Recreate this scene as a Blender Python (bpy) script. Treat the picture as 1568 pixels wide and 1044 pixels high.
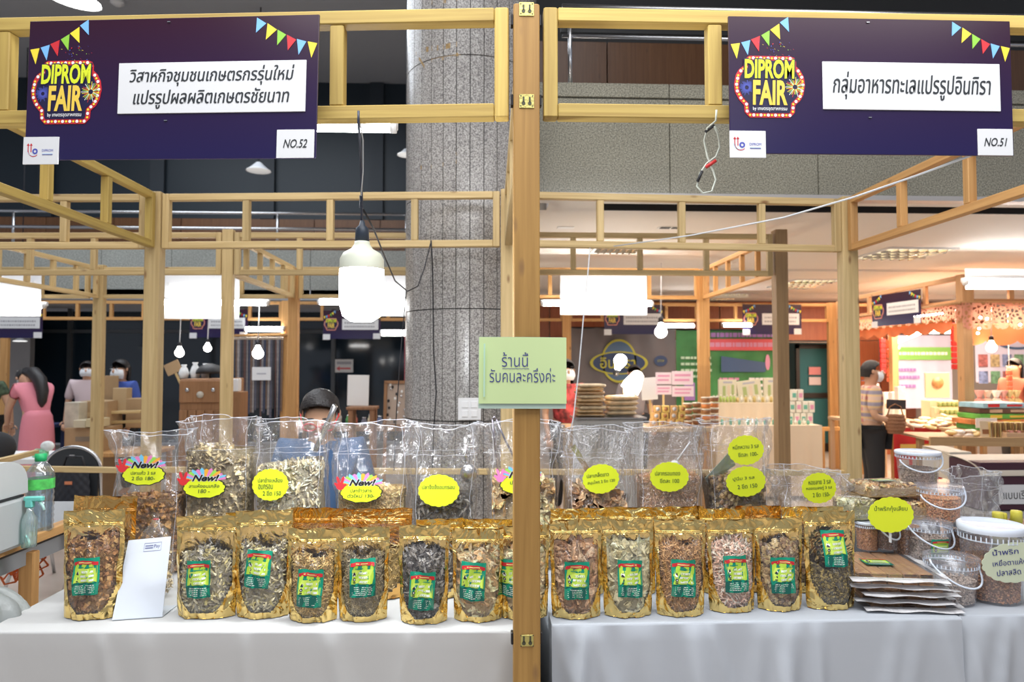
import bpy, bmesh, math, random
import numpy as np
from mathutils import Vector, Matrix, Euler, Quaternion

for o in list(bpy.data.objects):
    bpy.data.objects.remove(o)
SC = bpy.context.scene
COL = SC.collection
PI = math.pi
R = math.radians
F = 1045.0                      # focal length in pixels of the 1568 x 1044 frame (24 mm)

# ---------------------------------------------------------------- camera, world, lights, exposure
CAMZ = 1.445
cam_d = bpy.data.cameras.new('camera')
cam_d.lens = 24.0; cam_d.sensor_width = 36.0
cam_d.clip_start = 0.05; cam_d.clip_end = 100
cam_d.dof.use_dof = True; cam_d.dof.focus_distance = 1.9; cam_d.dof.aperture_fstop = 4.0
cam = bpy.data.objects.new('camera', cam_d); COL.objects.link(cam)
cam.location = (0, 0, CAMZ)
cam.rotation_euler = Euler((R(90 + 2.08), 0, R(-2.41)), 'XYZ')
SC.camera = cam
CM = cam.rotation_euler.to_matrix()

def at(px, py, Y):
    """world point seen at pixel (px, py) on the plane at depth Y"""
    d = CM @ Vector(((px - 784) / F, (522 - py) / F, -1))
    k = Y / d.y
    return Vector((d.x * k, Y, CAMZ + d.z * k))

w = bpy.data.worlds.new('world'); SC.world = w; w.use_nodes = True
w.node_tree.nodes['Background'].inputs[0].default_value = (0.80, 0.86, 1.0, 1)
w.node_tree.nodes['Background'].inputs[1].default_value = 0.33
SC.view_settings.view_transform = 'Standard'
SC.view_settings.look = 'None'
SC.view_settings.gamma = 1.0
SC.view_settings.use_curve_mapping = False
SC.view_settings.exposure = 0.35
try:
    SC.cycles.max_bounces = 10; SC.cycles.transparent_max_bounces = 24
    SC.cycles.caustics_reflective = False; SC.cycles.caustics_refractive = False
    SC.cycles.sample_clamp_indirect = 4.0
except Exception:
    pass

def area_light(name, loc, size, power, color=(1, 1, 1), rot=(0, 0, 0), sy=None):
    l = bpy.data.lights.new(name, 'AREA'); l.energy = power; l.color = color
    l.shape = 'RECTANGLE'; l.size = size; l.size_y = sy or size
    o = bpy.data.objects.new(name, l); COL.objects.link(o)
    o.location = loc; o.rotation_euler = rot
    return o

def point_light(name, loc, power, color=(1, 1, 1), r=0.05):
    l = bpy.data.lights.new(name, 'POINT'); l.energy = power; l.color = color; l.shadow_soft_size = r
    o = bpy.data.objects.new(name, l); COL.objects.link(o); o.location = loc
    return o

# light of the hall's own high ceiling lamps and of the halls on either side, plus an added stall fill
area_light('hall_ceiling_light', (-1.0, 0.6, 6.2), 5, 230, (0.95, 0.97, 1.0), (0, 0, 0), 4)
area_light('aisle_front_light', (0.3, -1.6, 3.2), 3.4, 14, (0.97, 0.98, 1.0), (R(38), 0, 0), 0.5)
area_light('stall_overhead_fill', (0.5, 1.05, 3.05), 3.2, 36, (0.97, 0.98, 1.0), (R(14), 0, 0), 0.9)  # added fill without a fitting, brightens table tops and pouch fronts
area_light('atrium_ceiling_light', (-4.5, 7.0, 6.2), 5, 260, (0.85, 0.92, 1.0), (0, 0, 0), 5)
area_light('low_ceiling_light', (2.6, 6.6, 2.44), 3.6, 60, (1.0, 0.90, 0.80), (0, 0, 0), 3)
area_light('low_ceiling_light', (5.6, 8.6, 2.44), 2.4, 55, (1.0, 0.86, 0.74), (0, 0, 0), 3)

# ---------------------------------------------------------------- materials
MATS = {}
def nt(m):
    return m.node_tree.nodes, m.node_tree.links
def mat(name, col=(0.8, 0.8, 0.8), rough=0.5, metal=0.0, emit=None, es=0.0, var=0.0, vscale=8.0, bump=0.0,
        bscale=60.0, spec=0.5, sheen=0.0, coat=0.0):
    if name in MATS: return MATS[name]
    m = bpy.data.materials.new(name); m.use_nodes = True
    N, L = nt(m); b = N['Principled BSDF']
    b.inputs['Base Color'].default_value = (*col, 1)
    b.inputs['Roughness'].default_value = rough
    b.inputs['Metallic'].default_value = metal
    b.inputs['Specular IOR Level'].default_value = spec
    if coat: b.inputs['Coat Weight'].default_value = coat
    if emit:
        b.inputs['Emission Color'].default_value = (*emit, 1)
        b.inputs['Emission Strength'].default_value = es
    tc = None
    if var > 0:
        tc = N.new('ShaderNodeTexCoord')
        n = N.new('ShaderNodeTexNoise'); n.inputs['Scale'].default_value = vscale; n.inputs['Detail'].default_value = 5
        L.new(tc.outputs['Object'], n.inputs['Vector'])
        cr = N.new('ShaderNodeValToRGB')
        cr.color_ramp.elements[0].position = 0.3; cr.color_ramp.elements[1].position = 0.7
        cr.color_ramp.elements[0].color = (*[max(0, c * (1 - var)) for c in col], 1)
        cr.color_ramp.elements[1].color = (*[min(1, c * (1 + var)) for c in col], 1)
        L.new(n.outputs['Fac'], cr.inputs[0]); L.new(cr.outputs[0], b.inputs['Base Color'])
    if bump > 0:
        tc = tc or N.new('ShaderNodeTexCoord')
        n2 = N.new('ShaderNodeTexNoise'); n2.inputs['Scale'].default_value = bscale; n2.inputs['Detail'].default_value = 4
        L.new(tc.outputs['Object'], n2.inputs['Vector'])
        bp = N.new('ShaderNodeBump'); bp.inputs['Strength'].default_value = bump; bp.inputs['Distance'].default_value = 0.01
        L.new(n2.outputs['Fac'], bp.inputs['Height']); L.new(bp.outputs[0], b.inputs['Normal'])
    MATS[name] = m
    return m

def wood(name, c1, c2, knot=(0.25, 0.13, 0.05), rough=0.6):
    """pine: grain runs along local Z"""
    m = bpy.data.materials.new(name); m.use_nodes = True
    N, L = nt(m); b = N['Principled BSDF']; b.inputs['Roughness'].default_value = rough
    tc = N.new('ShaderNodeTexCoord'); oi = N.new('ShaderNodeObjectInfo')
    add = N.new('ShaderNodeVectorMath'); add.operation = 'ADD'
    sc = N.new('ShaderNodeVectorMath'); sc.operation = 'SCALE'; sc.inputs[0].default_value = (37, 21, 53)
    L.new(oi.outputs['Random'], sc.inputs['Scale']); L.new(tc.outputs['Object'], add.inputs[0]); L.new(sc.outputs[0], add.inputs[1])
    mp = N.new('ShaderNodeMapping'); mp.inputs['Scale'].default_value = (60, 60, 2.2)
    L.new(add.outputs[0], mp.inputs['Vector'])
    n = N.new('ShaderNodeTexNoise'); n.inputs['Scale'].default_value = 1.0; n.inputs['Detail'].default_value = 6
    n.inputs['Distortion'].default_value = 0.6
    L.new(mp.outputs[0], n.inputs['Vector'])
    cr = N.new('ShaderNodeValToRGB')
    cr.color_ramp.elements[0].position = 0.3; cr.color_ramp.elements[1].position = 0.72
    cr.color_ramp.elements[0].color = (*c2, 1); cr.color_ramp.elements[1].color = (*c1, 1)
    L.new(n.outputs['Fac'], cr.inputs[0])
    mp2 = N.new('ShaderNodeMapping'); mp2.inputs['Scale'].default_value = (14, 14, 5)
    L.new(add.outputs[0], mp2.inputs['Vector'])
    vo = N.new('ShaderNodeTexVoronoi'); vo.inputs['Scale'].default_value = 0.8
    L.new(mp2.outputs[0], vo.inputs['Vector'])
    kr = N.new('ShaderNodeValToRGB'); kr.color_ramp.elements[0].position = 0.05; kr.color_ramp.elements[1].position = 0.13
    kr.color_ramp.elements[0].color = (1, 1, 1, 1); kr.color_ramp.elements[1].color = (0, 0, 0, 1)
    L.new(vo.outputs['Distance'], kr.inputs[0])
    mx = N.new('ShaderNodeMix'); mx.data_type = 'RGBA'
    L.new(kr.outputs[0], mx.inputs[0]); L.new(cr.outputs[0], mx.inputs[6]); mx.inputs[7].default_value = (*knot, 1)
    hs = N.new('ShaderNodeHueSaturation')
    mr = N.new('ShaderNodeMapRange'); mr.inputs[3].default_value = 0.82; mr.inputs[4].default_value = 1.15
    L.new(oi.outputs['Random'], mr.inputs[0]); L.new(mr.outputs[0], hs.inputs['Value'])
    L.new(mx.outputs[2], hs.inputs['Color']); L.new(hs.outputs[0], b.inputs['Base Color'])
    bp = N.new('ShaderNodeBump'); bp.inputs['Strength'].default_value = 0.15; bp.inputs['Distance'].default_value = 0.004
    L.new(n.outputs['Fac'], bp.inputs['Height']); L.new(bp.outputs[0], b.inputs['Normal'])
    MATS[name] = m
    return m

def granite(name, base, dark, light, scale=130, rough=0.22):
    m = bpy.data.materials.new(name); m.use_nodes = True
    N, L = nt(m); b = N['Principled BSDF']; b.inputs['Roughness'].default_value = rough
    g = N.new('ShaderNodeNewGeometry')
    n = N.new('ShaderNodeTexNoise'); n.inputs['Scale'].default_value = scale; n.inputs['Detail'].default_value = 3
    n.inputs['Roughness'].default_value = 0.7
    L.new(g.outputs['Position'], n.inputs['Vector'])
    cr = N.new('ShaderNodeValToRGB'); e = cr.color_ramp.elements
    e[0].position = 0.38; e[0].color = (*dark, 1); e[1].position = 0.62; e[1].color = (*light, 1)
    x = e.new(0.5); x.color = (*base, 1)
    L.new(n.outputs['Fac'], cr.inputs[0])
    n2 = N.new('ShaderNodeTexNoise'); n2.inputs['Scale'].default_value = 1.7; L.new(g.outputs['Position'], n2.inputs['Vector'])
    mr = N.new('ShaderNodeMapRange'); mr.inputs[3].default_value = 0.8; mr.inputs[4].default_value = 1.2
    L.new(n2.outputs['Fac'], mr.inputs[0])
    hs = N.new('ShaderNodeHueSaturation'); L.new(cr.outputs[0], hs.inputs['Color']); L.new(mr.outputs[0], hs.inputs['Value'])
    L.new(hs.outputs[0], b.inputs['Base Color'])
    MATS[name] = m
    return m

def film(name, tint=(1, 1, 1), gloss=0.16, milky=0.05, rough=0.12, bump=0.6, bscale=28, detail=4):
    """clear plastic film: see-through, with wrinkled gloss"""
    m = bpy.data.materials.new(name); m.use_nodes = True
    N, L = nt(m)
    for x in list(N):
        if x.type != 'OUTPUT_MATERIAL': N.remove(x)
    out = [x for x in N if x.type == 'OUTPUT_MATERIAL'][0]
    tc = N.new('ShaderNodeTexCoord')
    oi = N.new('ShaderNodeObjectInfo')
    add = N.new('ShaderNodeVectorMath'); add.operation = 'ADD'
    sc = N.new('ShaderNodeVectorMath'); sc.operation = 'SCALE'; sc.inputs[0].default_value = (17, 11, 23)
    L.new(oi.outputs['Random'], sc.inputs['Scale']); L.new(tc.outputs['Object'], add.inputs[0]); L.new(sc.outputs[0], add.inputs[1])
    n = N.new('ShaderNodeTexNoise'); n.inputs['Scale'].default_value = bscale; n.inputs['Detail'].default_value = detail
    n.inputs['Distortion'].default_value = 1.2
    L.new(add.outputs[0], n.inputs['Vector'])
    bp = N.new('ShaderNodeBump'); bp.inputs['Strength'].default_value = bump; bp.inputs['Distance'].default_value = 0.02
    L.new(n.outputs['Fac'], bp.inputs['Height'])
    tr = N.new('ShaderNodeBsdfTransparent'); tr.inputs[0].default_value = (*tint, 1)
    gl = N.new('ShaderNodeBsdfGlossy'); gl.inputs['Roughness'].default_value = rough
    L.new(bp.outputs[0], gl.inputs['Normal'])
    df = N.new('ShaderNodeBsdfDiffuse'); df.inputs[0].default_value = (0.95, 0.95, 1, 1)
    lw = N.new('ShaderNodeLayerWeight'); lw.inputs[0].default_value = 0.35; L.new(bp.outputs[0], lw.inputs['Normal'])
    mr = N.new('ShaderNodeMapRange'); mr.inputs[3].default_value = gloss; mr.inputs[4].default_value = min(1, gloss * 2.6)
    L.new(lw.outputs['Facing'], mr.inputs[0])
    m1 = N.new('ShaderNodeMixShader'); m1.inputs[0].default_value = milky
    L.new(tr.outputs[0], m1.inputs[1]); L.new(df.outputs[0], m1.inputs[2])
    m2 = N.new('ShaderNodeMixShader'); L.new(mr.outputs[0], m2.inputs[0])
    L.new(m1.outputs[0], m2.inputs[1]); L.new(gl.outputs[0], m2.inputs[2])
    L.new(m2.outputs[0], out.inputs['Surface'])
    MATS[name] = m
    return m

def foodmat(name, rough=0.5):
    m = bpy.data.materials.new(name); m.use_nodes = True
    N, L = nt(m); b = N['Principled BSDF']; b.inputs['Roughness'].default_value = rough
    a = N.new('ShaderNodeAttribute'); a.attribute_name = 'Col'
    tc = N.new('ShaderNodeTexCoord'); n = N.new('ShaderNodeTexNoise'); n.inputs['Scale'].default_value = 130
    n.inputs['Detail'].default_value = 3
    L.new(tc.outputs['Object'], n.inputs['Vector'])
    mr = N.new('ShaderNodeMapRange'); mr.inputs[1].default_value = .3; mr.inputs[2].default_value = .7
    mr.inputs[3].default_value = 0.65; mr.inputs[4].default_value = 1.25
    L.new(n.outputs['Fac'], mr.inputs[0])
    hs = N.new('ShaderNodeHueSaturation'); L.new(a.outputs['Color'], hs.inputs['Color']); L.new(mr.outputs[0], hs.inputs['Value'])
    L.new(hs.outputs[0], b.inputs['Base Color'])
    MATS[name] = m
    return m

def emis(name, col=(1, 1, 1), s=1.0):
    return mat(name, (0.9, 0.9, 0.9), 0.5, emit=col, es=s)

PINE = wood('pine_front', (0.60, 0.43, 0.115), (0.43, 0.285, 0.07))
PINE_B = wood('pine_pale', (0.66, 0.49, 0.24), (0.48, 0.33, 0.14))
PINE_O = wood('pine_warm', (0.68, 0.38, 0.14), (0.50, 0.25, 0.08))
POSTM = wood('post_wood', (0.50, 0.28, 0.075), (0.36, 0.19, 0.045))
GRAN = granite('granite_pink', (0.33, 0.31, 0.29), (0.14, 0.13, 0.13), (0.52, 0.50, 0.47))
GRANB = granite('granite_beige', (0.30, 0.28, 0.21), (0.13, 0.12, 0.10), (0.46, 0.44, 0.35))
CLEAR = film('clear_film', gloss=0.11, milky=0.03)
CLEARW = film('crumpled_film', milky=0.05, gloss=0.14, bump=1.0, bscale=45)
WINDOWF = film('pouch_window', gloss=0.07, milky=0.01, bump=0.35, bscale=22, rough=0.15)
TUB = film('clear_tub', tint=(0.97, 0.98, 1), gloss=0.07, milky=0.10, bump=0.05, bscale=10)
FOOD = foodmat('dried_food')
STEEL = mat('steel', (0.62, 0.62, 0.63), 0.25, 1.0)
DARKM = mat('dark_metal', (0.03, 0.03, 0.035), 0.4, 0.5)
BLACK = mat('black', (0.015, 0.015, 0.018), 0.6)
WHITE = mat('white', (0.80, 0.80, 0.80), 0.5)
INK = mat('ink', (0.02, 0.025, 0.03), 0.6)
BRASS = mat('brass_plate', (0.55, 0.48, 0.16), 0.4, 0.7, bump=0.2, bscale=150)

def goldmat():
    m = bpy.data.materials.new('gold_foil'); m.use_nodes = True
    N, L = nt(m); b = N['Principled BSDF']
    b.inputs['Metallic'].default_value = 1.0; b.inputs['Roughness'].default_value = 0.17
    b.inputs['Base Color'].default_value = (0.90, 0.66, 0.25, 1)
    tc = N.new('ShaderNodeTexCoord'); oi = N.new('ShaderNodeObjectInfo')
    add = N.new('ShaderNodeVectorMath'); add.operation = 'ADD'
    sc = N.new('ShaderNodeVectorMath'); sc.operation = 'SCALE'; sc.inputs[0].default_value = (7, 11, 13)
    L.new(oi.outputs['Random'], sc.inputs['Scale']); L.new(tc.outputs['Object'], add.inputs[0]); L.new(sc.outputs[0], add.inputs[1])
    n = N.new('ShaderNodeTexNoise'); n.inputs['Scale'].default_value = 19; n.inputs['Detail'].default_value = 1.8
    n.inputs['Distortion'].default_value = 1.5
    L.new(add.outputs[0], n.inputs['Vector'])
    bp = N.new('ShaderNodeBump'); bp.inputs['Strength'].default_value = 0.62; bp.inputs['Distance'].default_value = 0.02
    L.new(n.outputs['Fac'], bp.inputs['Height']); L.new(bp.outputs[0], b.inputs['Normal'])
    MATS['gold'] = m
    return m
GOLD = goldmat()
def orangemat():
    m = GOLD.copy(); m.name = 'orange_foil'
    m.node_tree.nodes['Principled BSDF'].inputs['Base Color'].default_value = (0.78, 0.45, 0.14, 1)
    return m
ORANGEF = orangemat()

# ---------------------------------------------------------------- helpers
def tag(o, label=None, cat=None, group=None, kind=None):
    if label: o['label'] = label
    if cat: o['category'] = cat
    if group: o['group'] = group
    if kind: o['kind'] = kind
    return o

def thing(name, label, cat, loc=(0, 0, 0), rot=(0, 0, 0), group=None):
    o = bpy.data.objects.new(name, None); COL.objects.link(o)
    o.empty_display_size = 0.05
    o.location = loc; o.rotation_euler = rot
    return tag(o, label, cat, group)

def link_mesh(name, me, parent=None, loc=(0, 0, 0), rot=(0, 0, 0)):
    o = bpy.data.objects.new(name, me); COL.objects.link(o)
    o.location = loc; o.rotation_euler = rot
    if parent: o.parent = parent
    return o

TEXTS = {}
def text_geo(body, shear=0.0, bold=0.0, res=3):
    key = (body, shear, bold, res)
    if key in TEXTS: return TEXTS[key]
    c = bpy.data.curves.new('t', 'FONT'); c.body = body; c.shear = shear; c.offset = bold; c.resolution_u = res
    c.align_x = 'CENTER'; c.fill_mode = 'FRONT'
    o = bpy.data.objects.new('t', c); COL.objects.link(o)
    dg = bpy.context.evaluated_depsgraph_get(); dg.update()
    me = bpy.data.meshes.new_from_object(o.evaluated_get(dg))
    v = np.array([tuple(x.co) for x in me.vertices]) if len(me.vertices) else np.zeros((1, 3))
    f = [tuple(p.vertices) for p in me.polygons]
    bpy.data.objects.remove(o); bpy.data.curves.remove(c); bpy.data.meshes.remove(me)
    x0, x1, y0, y1 = v[:, 0].min(), v[:, 0].max(), v[:, 1].min(), v[:, 1].max()
    v = v - np.array([(x0 + x1) / 2, (y0 + y1) / 2, 0])
    TEXTS[key] = (v, f, x1 - x0, y1 - y0)
    return TEXTS[key]

class MB:
    def __init__(s):
        s.v = []; s.f = []; s.m = []; s.sm = []
    def add(s, vs, fs, mi=0, smooth=False):
        b = len(s.v); s.v += [tuple(x) for x in vs]
        for f in fs:
            s.f.append(tuple(b + i for i in f)); s.m.append(mi); s.sm.append(smooth)
        return s
    def box(s, c, sz, mi=0, rot=None, ch=0.0):
        x, y, z = sz[0] / 2, sz[1] / 2, sz[2] / 2
        if ch <= 0:
            vs = [(-x, -y, -z), (x, -y, -z), (x, y, -z), (-x, y, -z), (-x, -y, z), (x, -y, z), (x, y, z), (-x, y, z)]
            fs = [(0, 3, 2, 1), (4, 5, 6, 7), (0, 1, 5, 4), (1, 2, 6, 5), (2, 3, 7, 6), (3, 0, 4, 7)]
        else:
            vs = []; c2 = ch
            for zz, k in ((-z, c2), (-z + c2, 0), (z - c2, 0), (z, c2)):
                xx, yy = x - k, y - k
                vs += [(-xx + c2, -yy, zz), (xx - c2, -yy, zz), (xx, -yy + c2, zz), (xx, yy - c2, zz),
                       (xx - c2, yy, zz), (-xx + c2, yy, zz), (-xx, yy - c2, zz), (-xx, -yy + c2, zz)]
            fs = [tuple(reversed(range(8))), tuple(range(24, 32))]
            for r in range(3):
                for i in range(8):
                    j = (i + 1) % 8
                    fs.append((r * 8 + i, r * 8 + j, r * 8 + 8 + j, r * 8 + 8 + i))
        M = (rot if isinstance(rot, Matrix) else Euler(rot).to_matrix()) if rot is not None else None
        c = Vector(c)
        vs = [(M @ Vector(q) if M else Vector(q)) + c for q in vs]
        return s.add(vs, fs, mi)
    def tube(s, pts, r, mi=0, n=8, caps=True, smooth=True):
        pts = [Vector(p) for p in pts]; rs = r if isinstance(r, (list, tuple)) else [r] * len(pts)
        vs = []; fs = []; up = None
        for i, p in enumerate(pts):
            a = pts[max(0, i - 1)]; b = pts[min(len(pts) - 1, i + 1)]
            t = (b - a)
            t = t.normalized() if t.length > 1e-9 else Vector((0, 0, 1))
            if up is None:
                up = t.orthogonal().normalized()
            else:
                up = up - t * up.dot(t)
                up = up.normalized() if up.length > 1e-6 else t.orthogonal().normalized()
            w_ = t.cross(up)
            for k in range(n):
                an = 2 * PI * k / n
                vs.append(p + (up * math.cos(an) + w_ * math.sin(an)) * rs[i])
        for i in range(len(pts) - 1):
            for k in range(n):
                l = (k + 1) % n
                fs.append((i * n + k, i * n + l, i * n + n + l, i * n + n + k))
        if caps:
            fs.append(tuple(reversed(range(n)))); fs.append(tuple((len(pts) - 1) * n + k for k in range(n)))
        return s.add(vs, fs, mi, smooth)
    def lathe(s, prof, c=(0, 0, 0), mi=0, n=20, sx=1, sy=1, smooth=True, cap0=True, cap1=True, wob=None):
        vs = []; fs = []
        for (r, z) in prof:
            for k in range(n):
                a = 2 * PI * k / n
                rr = r * (wob(a, z) if wob else 1)
                vs.append((c[0] + rr * math.cos(a) * sx, c[1] + rr * math.sin(a) * sy, c[2] + z))
        for i in range(len(prof) - 1):
            for k in range(n):
                l = (k + 1) % n
                fs.append((i * n + k, i * n + l, i * n + n + l, i * n + n + k))
        if cap0: fs.append(tuple(reversed(range(n))))
        if cap1: fs.append(tuple((len(prof) - 1) * n + k for k in range(n)))
        return s.add(vs, fs, mi, smooth)
    def ell(s, c, rad, mi=0, n=14, m=9, rot=None):
        vs = []; fs = []; M = Euler(rot).to_matrix() if rot is not None else None
        for i in range(m + 1):
            th = PI * i / m
            for k in range(n):
                a = 2 * PI * k / n
                q = Vector((rad[0] * math.sin(th) * math.cos(a), rad[1] * math.sin(th) * math.sin(a), -rad[2] * math.cos(th)))
                if M: q = M @ q
                vs.append(q + Vector(c))
        for i in range(m):
            for k in range(n):
                l = (k + 1) % n
                fs.append((i * n + k, i * n + l, i * n + n + l, i * n + n + k))
        return s.add(vs, fs, mi, True)
    def grid(s, fn, nu, nv, mi=0, smooth=True, mf=None, closed=False):
        """fn(u,v) with u,v in 0..1; mf(u,v) -> material index or None to skip"""
        b = len(s.v)
        for j in range(nv + 1):
            for i in range(nu + 1):
                s.v.append(tuple(fn(i / nu, j / nv)))
        for j in range(nv):
            for i in range(nu):
                k = mf((i + .5) / nu, (j + .5) / nv) if mf else mi
                if k is None: continue
                a = b + j * (nu + 1) + i
                s.f.append((a, a + 1, a + nu + 2, a + nu + 1)); s.m.append(k); s.sm.append(smooth)
        return s
    def poly(s, pts, mi=0, th=0.0, n=(0, -1, 0)):
        """flat polygon with optional thickness behind it"""
        pts = [Vector(p) for p in pts]; k = len(pts)
        if th <= 0: return s.add(pts, [tuple(range(k))], mi)
        d = Vector(n) * -th
        vs = pts + [p + d for p in pts]
        fs = [tuple(range(k)), tuple(reversed(range(k, 2 * k)))]
        for i in range(k):
            j = (i + 1) % k
            fs.append((j, i, k + i, k + j))
        return s.add(vs, fs, mi)
    def text(s, body, c, size, mi=0, shear=0.0, bold=0.0, fit=None, M=None, map3=None, res=3):
        """text in the local XZ plane facing -Y; fit = (width, height)"""
        v, f, tw, th = text_geo(body, shear, bold, res)
        if fit: kx = fit[0] / max(tw, 1e-6); kz = fit[1] / max(th, 1e-6) if fit[1] else kx
        else: kx = kz = size
        vs = []
        for q in v:
            p = Vector((q[0] * kx, 0, q[1] * kz))
            if M: p = M @ p
            p = p + Vector(c)
            vs.append(map3(p) if map3 else p)
        return s.add(vs, f, mi)
    def mesh(s, name, mats):
        me = bpy.data.meshes.new(name)
        me.from_pydata([tuple(q) for q in s.v], [], s.f)
        mats = mats if isinstance(mats, (list, tuple)) else [mats]
        for m in mats: me.materials.append(m)
        me.polygons.foreach_set('material_index', s.m)
        me.polygons.foreach_set('use_smooth', s.sm)
        me.update()
        return me
    def build(s, name, mats, parent=None, loc=(0, 0, 0), rot=(0, 0, 0)):
        return link_mesh(name, s.mesh(name, mats), parent, loc, rot)

def struct(name, mb, mats, **k):
    return tag(mb.build(name, mats, **k), kind='structure')

BEAMS = {}
def beam(p0, p1, wx, wy, m, name, parent=None, up=None, base=None):
    """timber from p0 to p1, grain along local Z; coordinates relative to base"""
    p0 = Vector(p0); p1 = Vector(p1)
    if base is not None: p0 = p0 - Vector(base); p1 = p1 - Vector(base)
    d = p1 - p0; L_ = round(d.length, 4)
    key = (L_, wx, wy, m.name)
    if key not in BEAMS:
        mb = MB(); mb.box((0, 0, L_ / 2), (wx, wy, L_), 0, ch=min(0.0025, wx * .08))
        BEAMS[key] = mb.mesh(name, m)
    z = d.normalized()
    y = Vector(up) if up else (Vector((0, 1, 0)) if abs(z.y) < 0.9 else Vector((0, 0, 1)))
    x = y.cross(z).normalized(); y = z.cross(x)
    o = bpy.data.objects.new(name, BEAMS[key]); COL.objects.link(o)
    o.rotation_euler = Matrix((x, y, z)).transposed().to_euler()
    o.location = p0
    if parent: o.parent = parent
    return o

# ---------------------------------------------------------------- building: floor, ceilings, walls, column
CEIL = 2.5
FLOORM = mat('floor_tile', (0.50, 0.43, 0.37), 0.3, var=0.12, vscale=3)
struct('floor', MB().box((0, 6, -0.06), (26, 30, 0.10)), mat('floor_bed', (0.2, 0.18, 0.16), 0.8))
# big floor tiles, in view to the right of the stalls
fl = bpy.data.objects['floor']
tile = MB().box((0, 0, 0), (0.594, 0.594, 0.02), ch=0.002).mesh('tile', FLOORM)
for i in range(12):
    for j in range(9):
        o = link_mesh('tile', tile, fl, (1.2 + i * 0.6, 6.2 + j * 0.6, 0.0))
mb = MB()
for x0, x1, y0, y1 in ((-13, 0.9, -9, 21), (8.1, 13, -9, 21), (0.9, 8.1, -9, 5.9), (0.9, 8.1, 11.3, 21)):
    mb.box(((x0 + x1) / 2, (y0 + y1) / 2, 0), (x1 - x0 - .006, y1 - y0 - .006, 0.02))
mb.build('tile_field', FLOORM, fl)

CEILW = mat('ceiling_plaster', (0.80, 0.76, 0.72), 0.7, var=0.03, vscale=0.6)
GREYC = mat('atrium_ceiling_paint', (0.42, 0.43, 0.45), 0.7)
DARKW = mat('dark_blue_wall', (0.012, 0.022, 0.032), 0.45)
BROWNP = wood('brown_panel', (0.20, 0.085, 0.03), (0.14, 0.055, 0.018), knot=(0.12, 0.05, 0.02), rough=0.35)
ORANGEP = wood('orange_panel', (0.50, 0.15, 0.06), (0.38, 0.10, 0.04), knot=(0.35, 0.09, 0.03), rough=0.3)

# low ceiling on the right with its dark slot
mb = MB()
mb.box((4.6, 4.30, CEIL + .05), (8.8, 0.16, 0.1))
mb.box((0.60, 4.48, CEIL + .05), (0.35, 0.20, 0.1))
mb.box((4.6, 8.2, CEIL + .05), (8.8, 7.24, 0.1))
struct('ceiling', mb, CEILW)
struct('slot_shade_lining', MB().box((4.9, 4.48, CEIL + 0.14), (8.2, 0.2, 0.02)).box((4.9, 4.572, CEIL + 0.07), (8.2, 0.012, 0.14)), BLACK)  # black lining added so the open slot reads as deep shade
# slight drop line across the ceiling
struct('trim_2', MB().box((4.7, 7.3, CEIL - 0.012), (8.6, 0.05, 0.024)), CEILW)
struct('trim_3', MB().box((4.7, 9.9, CEIL - 0.03), (8.6, 0.12, 0.06)), CEILW)
# atrium ceiling, high
struct('ceiling_1', MB().box((-3, 5.0, 6.55), (20, 16, 0.1)), GREYC)
struct('ceiling_2', MB().box((-5.8, 12.3, CEIL + .05), (12.5, 3.6, 0.1)), mat('ceiling_far', (0.62, 0.62, 0.64), 0.7))

# granite fascia over the right stalls: stone panels with open joints
fas = thing('t', None, None, (0.22, 4.2, CEIL))
fas['kind'] = 'structure'; fas.name = 'trim_4'
zs = [(0.02, 0.62), (0.632, 0.72)]
for i in range(9):
    for (a, b) in zs:
        MB().box((0.95 * i + 0.475, 0.03, (a + b) / 2), (0.945, 0.06, b - a), ch=0.002).build('stone_panel', GRANB, fas)
MB().box((4.3, 0.06, 0.36), (8.6, 0.05, 0.70)).build('backing', mat('joint_grey', (0.5, 0.5, 0.48), 0.6), fas)
MB().box((4.3, 0.02, 0.005), (8.6, 0.09, 0.03)).build('edge_strip', mat('edge_strip', (0.55, 0.52, 0.5), 0.4, 0.3), fas)
struct('floor_1', MB().box((4.65, 8.2, 3.12), (8.6, 7.9, 0.16)), GREYC)
# upper wall behind the mezzanine railing
uw = MB().box((4.75, 5.78, 5.2), (8.6, 0.06, 2.8)).build('wall_back', mat('upper_dark', (0.03, 0.03, 0.03), 0.6)); tag(uw, kind='structure')
for i in range(8):
    beam((0.5 + 1.1 * i, 5.70, 3.21), (0.5 + 1.1 * i, 5.70, 4.20), 1.09, 0.04, BROWNP, 'panel', None).parent = None
for o in [x for x in bpy.data.objects if x.name.split('.')[0] == 'panel']:
    o.parent = uw
rail = thing('balcony_railing', 'polished steel tube railing on the mezzanine above the right stall sign', 'railing', (0.5, 4.26, 3.22))
for z in (0.325, 0.51):
    MB().tube([(0, 0, z), (8.4, 0, z)], 0.012 if z < .4 else 0.022, n=10).build('rail', STEEL, rail)
for i in range(5):
    MB().tube([(1.60 + 1.55 * i - 1.55, 0, 0), (1.60 + 1.55 * i - 1.55, 0, 0.5)], 0.014).build('baluster', STEEL, rail)
MB().box((4.2, 0.1, 0.445), (8.4, 0.03, 0.10)).build('kick_board', mat('rail_dark', (0.02, 0.02, 0.02), 0.5), rail)

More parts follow.
